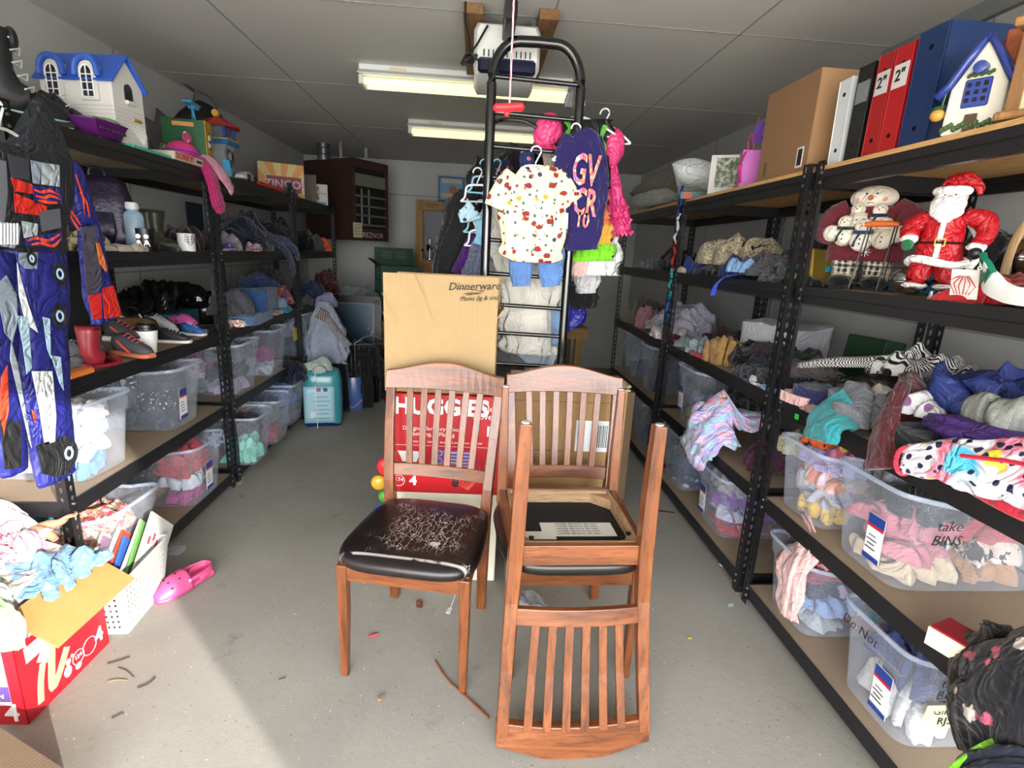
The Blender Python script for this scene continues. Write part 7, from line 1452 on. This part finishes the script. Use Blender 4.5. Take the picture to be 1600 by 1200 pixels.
G().box((0, -.048, .225), (.22, .002, .04)).out('title_band', P('c8b890', .5), t); text("BUILDER'S BLOK", .026, P('4a2c1c', .5), t, (0, -.050, .225), FY); g = G()
for k in range(8): g.ball((-.10+.03*k, -.048, .07+.05*((k*3) % 3)), (.024, .002, .022), 8)
g.out('printed_art', P('b89a30', .5), t); G().ball((.02, -.049, .13), (.05, .002, .045), 12).out('printed_art', P('8a4a24', .5), t); G().box((.1515, 0, .14), (.002, .09, .27)).out('side_panel', P('3a3c38', .5), t)
# table across the back
t = thing('plywood_table', 'long plywood table across the back', 'table', (0, 0, 0))
G().box((.1, 5.85, .685), (2.2, .85, .035)).out('tabletop', PINX, t); G().box((.1, 5.42, .64), (2.2, .03, .10)).out('apron', PINX, t)
for x in (-.94, .1, 1.12):
    for y in (5.5, 6.2): G().box((x, y, .33), (.08, .08, .66)).out('leg', PINE, t)
t = thing('shoe_carton', 'large green carton with its lid flap raised on the back table', 'cardboard box', (-.84, 5.80, .905), .35); GRN = P('123c26', .5)
G().box((0, 0, .17), (.42, .36, .34)).out('carton', GRN, t); G().box((0, .18, .43), (.42, .004, .19), rot=(-.1, 0, 0)).out('flap', GRN, t); G().box((-.24, 0, .37), (.004, .34, .12), rot=(0, -.9, 0)).out('flap', P('0c1a12', .7), t)
text('THE\nFLO', .13, P('4a9a80', .5), t, (-.2115, 0, .19), (PI/2, 0, -PI/2), bold=.003); G().ball((-.03, -.182, .17), (.05, .002, .045), 16).out('printed_spot', P('6a7a78', .5), t); g = G()
for c_ in range(2):
    for k in range(5): g.box((-.08+.16*c_, .1755, .48-.022*k), (.12-.02*(k % 2), .002, .005), rot=(-.1, 0, 0))
g.out('printed_line', P('5a7a68', .5), t); text('U', .1, P('6a8a80', .5), t, (.12, -.183, .17), FY, bold=.003)
tag(G().box((0, 0, .1), (.52, .44, .20)).out('storage_crate', P('14161a', .6), None, loc=(-.86, 5.80, .705)), 'dark crate under the green carton on the back table', 'crate')
t = thing('side_table', 'black table top holding cards and a grey cloth left of the green carton', 'table', (-1.25, 5.66, 0))
G().box((0, .1, .80), (.46, .5, .03)).out('tabletop', P('15151a', .5), t)
for a in (-.2, .2):
    for b in (-.1, .3): G().box((a, b, .39), (.04, .04, .78)).out('leg', P('101012', .5), t)
t = thing('card_tray', 'flat tray with three white cards on the black table top', 'tray', (-1.22, 5.60, .83)); G().box((0, 0, .02), (.40, .26, .035)).out('tray', P('6a6658', .7), t)
for k in range(3): G().box((-.05+.08*k, -.132, .03), (.06, .003, .045)).out('card', P('a8b0bc', .6), t)
cloth('cloth', 'grey crumpled cloth on the card tray', 'cloth', (-1.22, 5.66, .866), (.42, .3, .17), .2, f_('7a7e80'), 601)
for k, c_ in enumerate(('4a4640', '6a2a34', '8a8478')): tag(G().box((-1.24, 5.44, .818+.0+.008*k), (.30, .10, .007), rot=(0, 0, .06*k-.05)).out('magazine', P(c_, .5)), ('dark magazine under two others on the black table', 'maroon magazine in the middle of the black table pile', 'pale magazine on top of the black table pile')[k], 'magazine')
for k in range(5): tag(G().box((-.93+.035*k, 5.50, .775), (.02, .14, .13), rot=(0, -.9, 0)).out('paperback', P(('c8c8c8', '3a3a40', 'd0d0d0', '2a2a30', 'c0c4c8')[k], .5)), ('leftmost leaning white paperback on the back table', 'dark paperback, second from the left on the back table', 'white paperback in the middle of the leaning row', 'dark paperback, fourth of the leaning row', 'rightmost leaning pale paperback on the back table')[k], 'book', 'leaning paperbacks on the back table')
tag(G().lathe([(.03, 0), (.035, .02), (.03, .10), (.034, .14), (.02, .2), (.001, .2)], 16, (-.80, 5.46, .705)).out('toy_figure', P('6a1418', .5), None, smooth=True), 'dark red figure beside the leaning paperbacks', 'toy')
t = thing('framed_picture', 'black framed blue picture leaning under the black table', 'picture', (-1.20, 5.25, 0), (-.08, 0, 0))
g = G().box((0, 0, .92), (.52, .03, .07)).box((0, 0, .33), (.52, .03, .07)).box((-.235, 0, .62), (.07, .03, .6)).box((.235, 0, .62), (.07, .03, .6)); g.out('frame', P('0e0e10', .35), t)
G().box((0, -.005, .62), (.41, .01, .53)).out('picture', P('33485a', .3, 0, .25), t); G().box((.195, -.012, .62), (.014, .004, .53)).box((0, -.012, .882), (.41, .004, .01)).out('inner_liner', P('7c828a', .4), t)
# bags and piles on the floor, back left
t = thing('diaper_pack', 'teal plastic diaper pack standing on the floor by the left racks', 'diaper pack', (-1.22, 4.22, 0), .2)
TE = P('3a8a94', .3, 0, .15, .5, 18, coat=.3); rows = []
for z, k in ((0, .93), (.03, 1), (.2, 1.02), (.36, 1.0), (.42, .96), (.455, .82)): rows.append([(.15*k*math.copysign(abs(math.cos(a))**.5, math.cos(a)), .12*k*math.copysign(abs(math.sin(a))**.5, math.sin(a)), z+.008*math.sin(3*a+z*20)) for a in [2*PI*j/36 for j in range(36)]])
G().grid(rows, cv=True, caps=True).out('pack', TE, t, smooth=True, ang=180)
G().grid([[(a*1.015, b*1.015, z) for a, b, z in r] for r in (rows[0], rows[1])], cv=True).out('blue_base_band', P('10205c', .35), t, smooth=True)
G().grid([[(-.135+.23*i/6, -.1265+.002*math.sin(i*2+j), .04+.30*j/6) for i in range(7)] for j in range(7)]).out('pale_panel', P('9cc4d0', .4, 0, .1), t, smooth=True, solid=.001)
for k in range(6): G().box((.0, -.130, .08+.035*k), (.12-.02*(k % 2), .001, .004)).out('printed_line', P('2a5a7a', .5), t)
G().box((.03, -.130, .315), (.03, .001, .03)).out('blue_badge', P('1a2c7c', .4), t); G().box((-.02, -.130, .315), (.03, .001, .03)).out('pink_badge', P('8a4a78', .4), t); G().box((-.07, -.13, .11), (.04, .001, .05)).out('drawn_bear', P('c8d4d8', .4), t)
G().sweep(smooth([(-.04, -.128, .45), (-.043, -.135, .3), (-.038, -.135, .1), (-.04, -.133, .0)], 4), .003, 6).out('white_cord', WT, t, smooth=True)
cloth('towel', 'white crumpled towel stuffed in the top of the teal diaper pack', 'towel', (-1.25, 4.20, .44), (.22, .2, .12), .3, f_('a8b4ac'), 611)
tag(drape('shirt', None, None, [(-1.30, 4.62, .95), (-1.28, 4.58, .80), (-1.27, 4.55, .66), (-1.27, 4.52, .50), (-1.27, 4.5, .44)], [(.05, .04), (.12, .06), (.17, .07), (.18, .07), (.17, .05)], f_('9aa2b4'), 51, .10, 11, up=(0, 1, 0)), 'pale grey shirt draped over the pile beside the picture frame', 'clothing')
tag(drape('sleeve_shirt', None, None, [(-1.28, 4.52, .88), (-1.16, 4.50, .72), (-1.06, 4.48, .60)], [(.03, .02), (.05, .025), (.04, .02)], f_('8c8a8c'), 52, .12, 9), 'grey sleeve falling right from the pale grey shirt', 'clothing')
tag(G().box((-1.27, 4.47, .86), (.08, .012, .09), rot=(0, .5, 0)).out('scarf', fab('4a1c1c', 'stripe', 'a8a0a0', 1)), 'dark red striped scarf at the peak of the pale grey shirt', 'scarf')
cloth('shirt', 'lilac flowered shirt at the top of the floor pile', 'clothing', (-1.32, 4.75, .90), (.2, .2, .14), .2, fab('8a84a8', 'dots', '4a3a7a', 2), 612)
cloth('clothes_pile', 'black clothes pile supporting the pale grey shirt', 'clothing', (-1.32, 4.66, 0), (.44, .40, .86), .1, f_('101116'), 613, 'roll')
cloth('pants', 'navy pants tumbling between the bins and the diaper pack', 'clothing', (-1.42, 4.12, .40), (.22, .34, .16), .3, f_('10142a'), 614)
cloth('jacket', 'black jacket heaped right of the pale grey shirt', 'jacket', (-1.00, 4.78, .30), (.34, .34, .34), .2, f_('0d0d10'), 615)
drape('trousers', 'black trousers hanging down to the floor at the aisle end', 'clothing', [(-.98, 4.66, .50), (-.95, 4.62, .35), (-.94, 4.60, .18), (-.935, 4.58, .03)], [(.06, .03), (.055, .03), (.05, .03), (.045, .03)], f_('0a0a0c'), 53, .1, 7, up=(0, 1, 0))
t = thing('wipes_pack', 'blue plastic pack with a pink band beside the black trousers', 'plastic pack', (-1.06, 4.62, 0), .2)
G().sweep([(0, 0, .0), (0, 0, .03), (0, 0, .18), (0, 0, .30)], [(.07, .05), (.075, .055), (.075, .055), (.06, .04)], 24, up=(0, 1, 0), rnd=.6).out('pack', P('3a5a94', .25, 0, .3, .4, 20, coat=.4), t, smooth=True); G().sweep(smooth([(-.07, -.05, .03), (0, -.06, .04), (.07, -.045, .10)], 4), .006, 6).out('pink_band', P('b86a98', .4), t, smooth=True)
cloth('coat', 'dark coat in a heap right of the black trousers', 'jacket', (-.86, 5.05, 0), (.3, .4, .5), .1, f_('0c0d14'), 616, 'roll')
hanger('grey wire hanger lying on the black jacket', (-.92, 4.70, .66), .4, P('8a8e94', .3, .6), .3, 'loose hangers')
tag(G().box((-.70, 5.15, .16), (.16, .22, .32)).out('cardboard_box', board('5c4a34')), 'small brown box on the floor under the back table', 'box')
cloth('clothes_pile', 'dark clothes pile on the floor behind the ladder', 'clothing', (.45, 3.6, 0), (.55, .5, .42), .1, f_('17171d', 'camo', '2a2a38', 1), 617)
cloth('shirt', 'white and red striped shirt on the dark pile behind the ladder', 'clothing', (.30, 3.3, .38), (.3, .25, .14), .1, fab('8a8a8c', 'stripe', '5a1a20', .7), 618)
tag(G().box((.72, 5.0, .17), (.5, .4, .34)).out('cardboard_box', board('6a5a48')), 'brown open box on the floor behind the blue cape', 'box')
cloth('papers', 'white papers on the brown open box', 'paper', (.70, 4.95, .34), (.4, .3, .05), .1, f_('b8b4a8'), 619, 'fold')
cloth('garbage_bag', 'black bag on the floor at the foot of the far right rack', 'bag', (.98, 3.72, 0), (.26, .4, .34), .1, BAG, 620)
tag(G().box((.78, 3.05, .70), (.30, .22, .012), rot=(.05, -.04, .1)).out('flat_cardboard', board('cdbfa4')), 'pale flat piece of cardboard behind the upright stacked chair', 'cardboard')
tag(G().box((.78, 3.05, .34), (.34, .30, .68)).out('cardboard_box', board('6f5840')), 'tall brown box beneath the pale flat cardboard', 'box')
# toys behind the left chair
t = thing('activity_toy', 'bright plastic flower toy poking out left of the diaper box', 'toy', (-.365, 2.17, 0))
for c_, p, r in (('c81e24', (0, 0, .50), .045), ('c81e24', (.035, 0, .44), .04), ('c8a020', (-.035, -.01, .43), .035), ('c81e24', (.02, 0, .37), .04), ('4a9a30', (-.01, 0, .36), .03), ('2a4ab0', (-.02, 0, .28), .045), ('c8901c', (-.02, 0, .14), .05), ('5aa030', (-.05, -.02, .20), .022)):
    G().ball(p, (r, .02, r), 14).out('petal', P(c_, .3, coat=.3), t, smooth=True)
G().ball((.012, -.03, .44), (.02, .008, .025), 12).out('face', P('d88a70', .4), t, smooth=True); G().sweep([(0, .01, 0), (0, .01, .4)], .018, 10).out('stem', P('3c8a3c', .4), t, smooth=True)
G().sweep([(-.05+.022*math.cos(a), -.035, .215+.022*math.sin(a)) for a in [i*PI/8 for i in range(16)]], .005, 6, closed=True).out('ring', P('3050c0', .3), t, smooth=True)
# ================================================================ floor litter
def lit(g, nm, lab, m, cat, sm=True): return tag(g.out(nm, m, None, smooth=sm), lab, cat)
q = atz(583, 995, 0); lit(G().sweep([(q.x-.014, q.y-.006, .006), (q.x+.016, q.y+.008, .006)], .006, 10), 'crayon_stub', 'small red plastic tube on the floor under the left chair', P('b83038', .3), 'litter')
q = atz(655, 945, 0); lit(G().ball((q.x, q.y, .012), (.013, .017, .012), 12).ball((q.x+.004, q.y-.018, .008), (.014, .010, .008), 10), 'toy_piece', 'little brown and grey toy piece on the floor', P('5a2c20', .4), 'litter')
t = thing('paper_label', 'white tag on a string hanging to the floor under the left chair', 'tag', (0, 0, 0)); q = atz(702, 955, 0); q2 = atz(712, 930, .0)
G().sweep(smooth([(q2.x, q2.y+.02, .05), (q2.x, q2.y, .01), (q.x+.004, q.y+.01, .004)], 5), .0016, 5).out('string', WT, t); G().box((q.x, q.y, .003), (.018, .034, .003), rot=(0, 0, -.3)).out('tag_card', P('c8ccd0', .5), t)
q = atz(595, 1093, 0); lit(G().box((q.x, q.y, .006), (.013, .022, .010), rot=(0, .2, -.5), b=.002), 'wood_chip', 'brown chip on the floor in front of the left chair', P('8a6a54', .6), 'litter')
P_ = smooth([atz(680, 1032, .004), atz(700, 1062, .004), atz(730, 1090, .004), atz(764, 1122, .005)], 5); lit(G().sweep(P_, [.0032+.0012*(i % 3 == 0) for i in range(len(P_))], 8), 'twig', 'long reddish twig on the floor pointing at the upside-down chair', P('7a4228', .6), 'twig')
for i, pts in enumerate((((168, 1037), (186, 1032), (203, 1026)), ((185, 1043), (198, 1048), (209, 1058)), ((215, 1075), (232, 1068), (243, 1058)), ((168, 1065), (184, 1062), (199, 1063)), ((175, 1123), (185, 1118), (194, 1114)), ((435, 1062), (441, 1060), (447, 1058)))):
    lit(G().sweep(smooth([atz(a, b, .003) for a, b in pts], 4), .0022, 6), 'twig', ('short dark twig nearest the red box', 'thin curved twig between the short dark ones', 'thick dark twig farthest right in the sun patch', 'faint straw twig beside the red box', 'small twig lowest in the sun patch', 'tiny twig left of the left chair')[i], P(('3c3834', '5a5048', '3a3632', '8a7a60', '4a4640', '5c3a2c')[i], .8), 'twig')
q = atz(1077, 997, 0); lit(G().ball((q.x, q.y, .002), (.010, .009, .003), 10), 'sticker_dot', 'yellow bit of litter on the floor right of the chairs', P('b8a848', .5), 'litter')
q = atz(1142, 946, 0); lit(G().box((q.x, q.y, .003), (.022, .012, .005), rot=(.2, 0, .4)), 'wrapper', 'pale blue wrapper bit by the right rack', P('9ab4c0', .4), 'litter')
q = atz(1127, 884, 0); lit(G().box((q.x, q.y, .003), (.008, .022, .004), rot=(.2, 0, .6)), 'wrapper', 'white paper bit by the right rack post', P('d8d8d8', .5), 'litter')
q = atz(367, 752, 0); lit(G().box((q.x+.03, q.y, .003), (.03, .10, .002), rot=(0, 0, .25)), 'masking_tape', 'strip of cream tape on the floor by the left rack', P('b0aa84', .7), 'tape')
P_ = smooth([atz(1000, 785, .004), atz(1012, 793, .004), atz(1030, 798, .004), atz(1054, 801, .004)], 5); lit(G().sweep(P_, [(.008, .002)]*len(P_), 6), 'strap', 'red strap lying across the floor towards the right rack', P('7a1c2c', .6), 'strap')
CLR = clear('e8ecee', .72, .12)
q = atz(828, 950, 0); tag(cloth('plastic_bag', None, None, (q.x, q.y, 0), (.16, .20, .05), .3, CLR, 631), 'crumpled clear plastic bag under the stacked chairs', 'plastic bag')
q = atz(262, 860, 0); tag(cloth('plastic_bag', None, None, (q.x+.04, q.y, 0), (.07, .10, .02), .3, CLR, 632), 'small crumpled clear wrapper beside the left rack foot', 'plastic bag')
t = tag(G().box((1.185, 1.93, .895), (.003, .02, .02)).out('price_sticker', P('2ac040', .5)), 'round green sticker on the right rack beam', 'sticker'); q = atx(1245, 651, 1.209); t.location = (0.0235, q.y-1.93, q.z-.895)
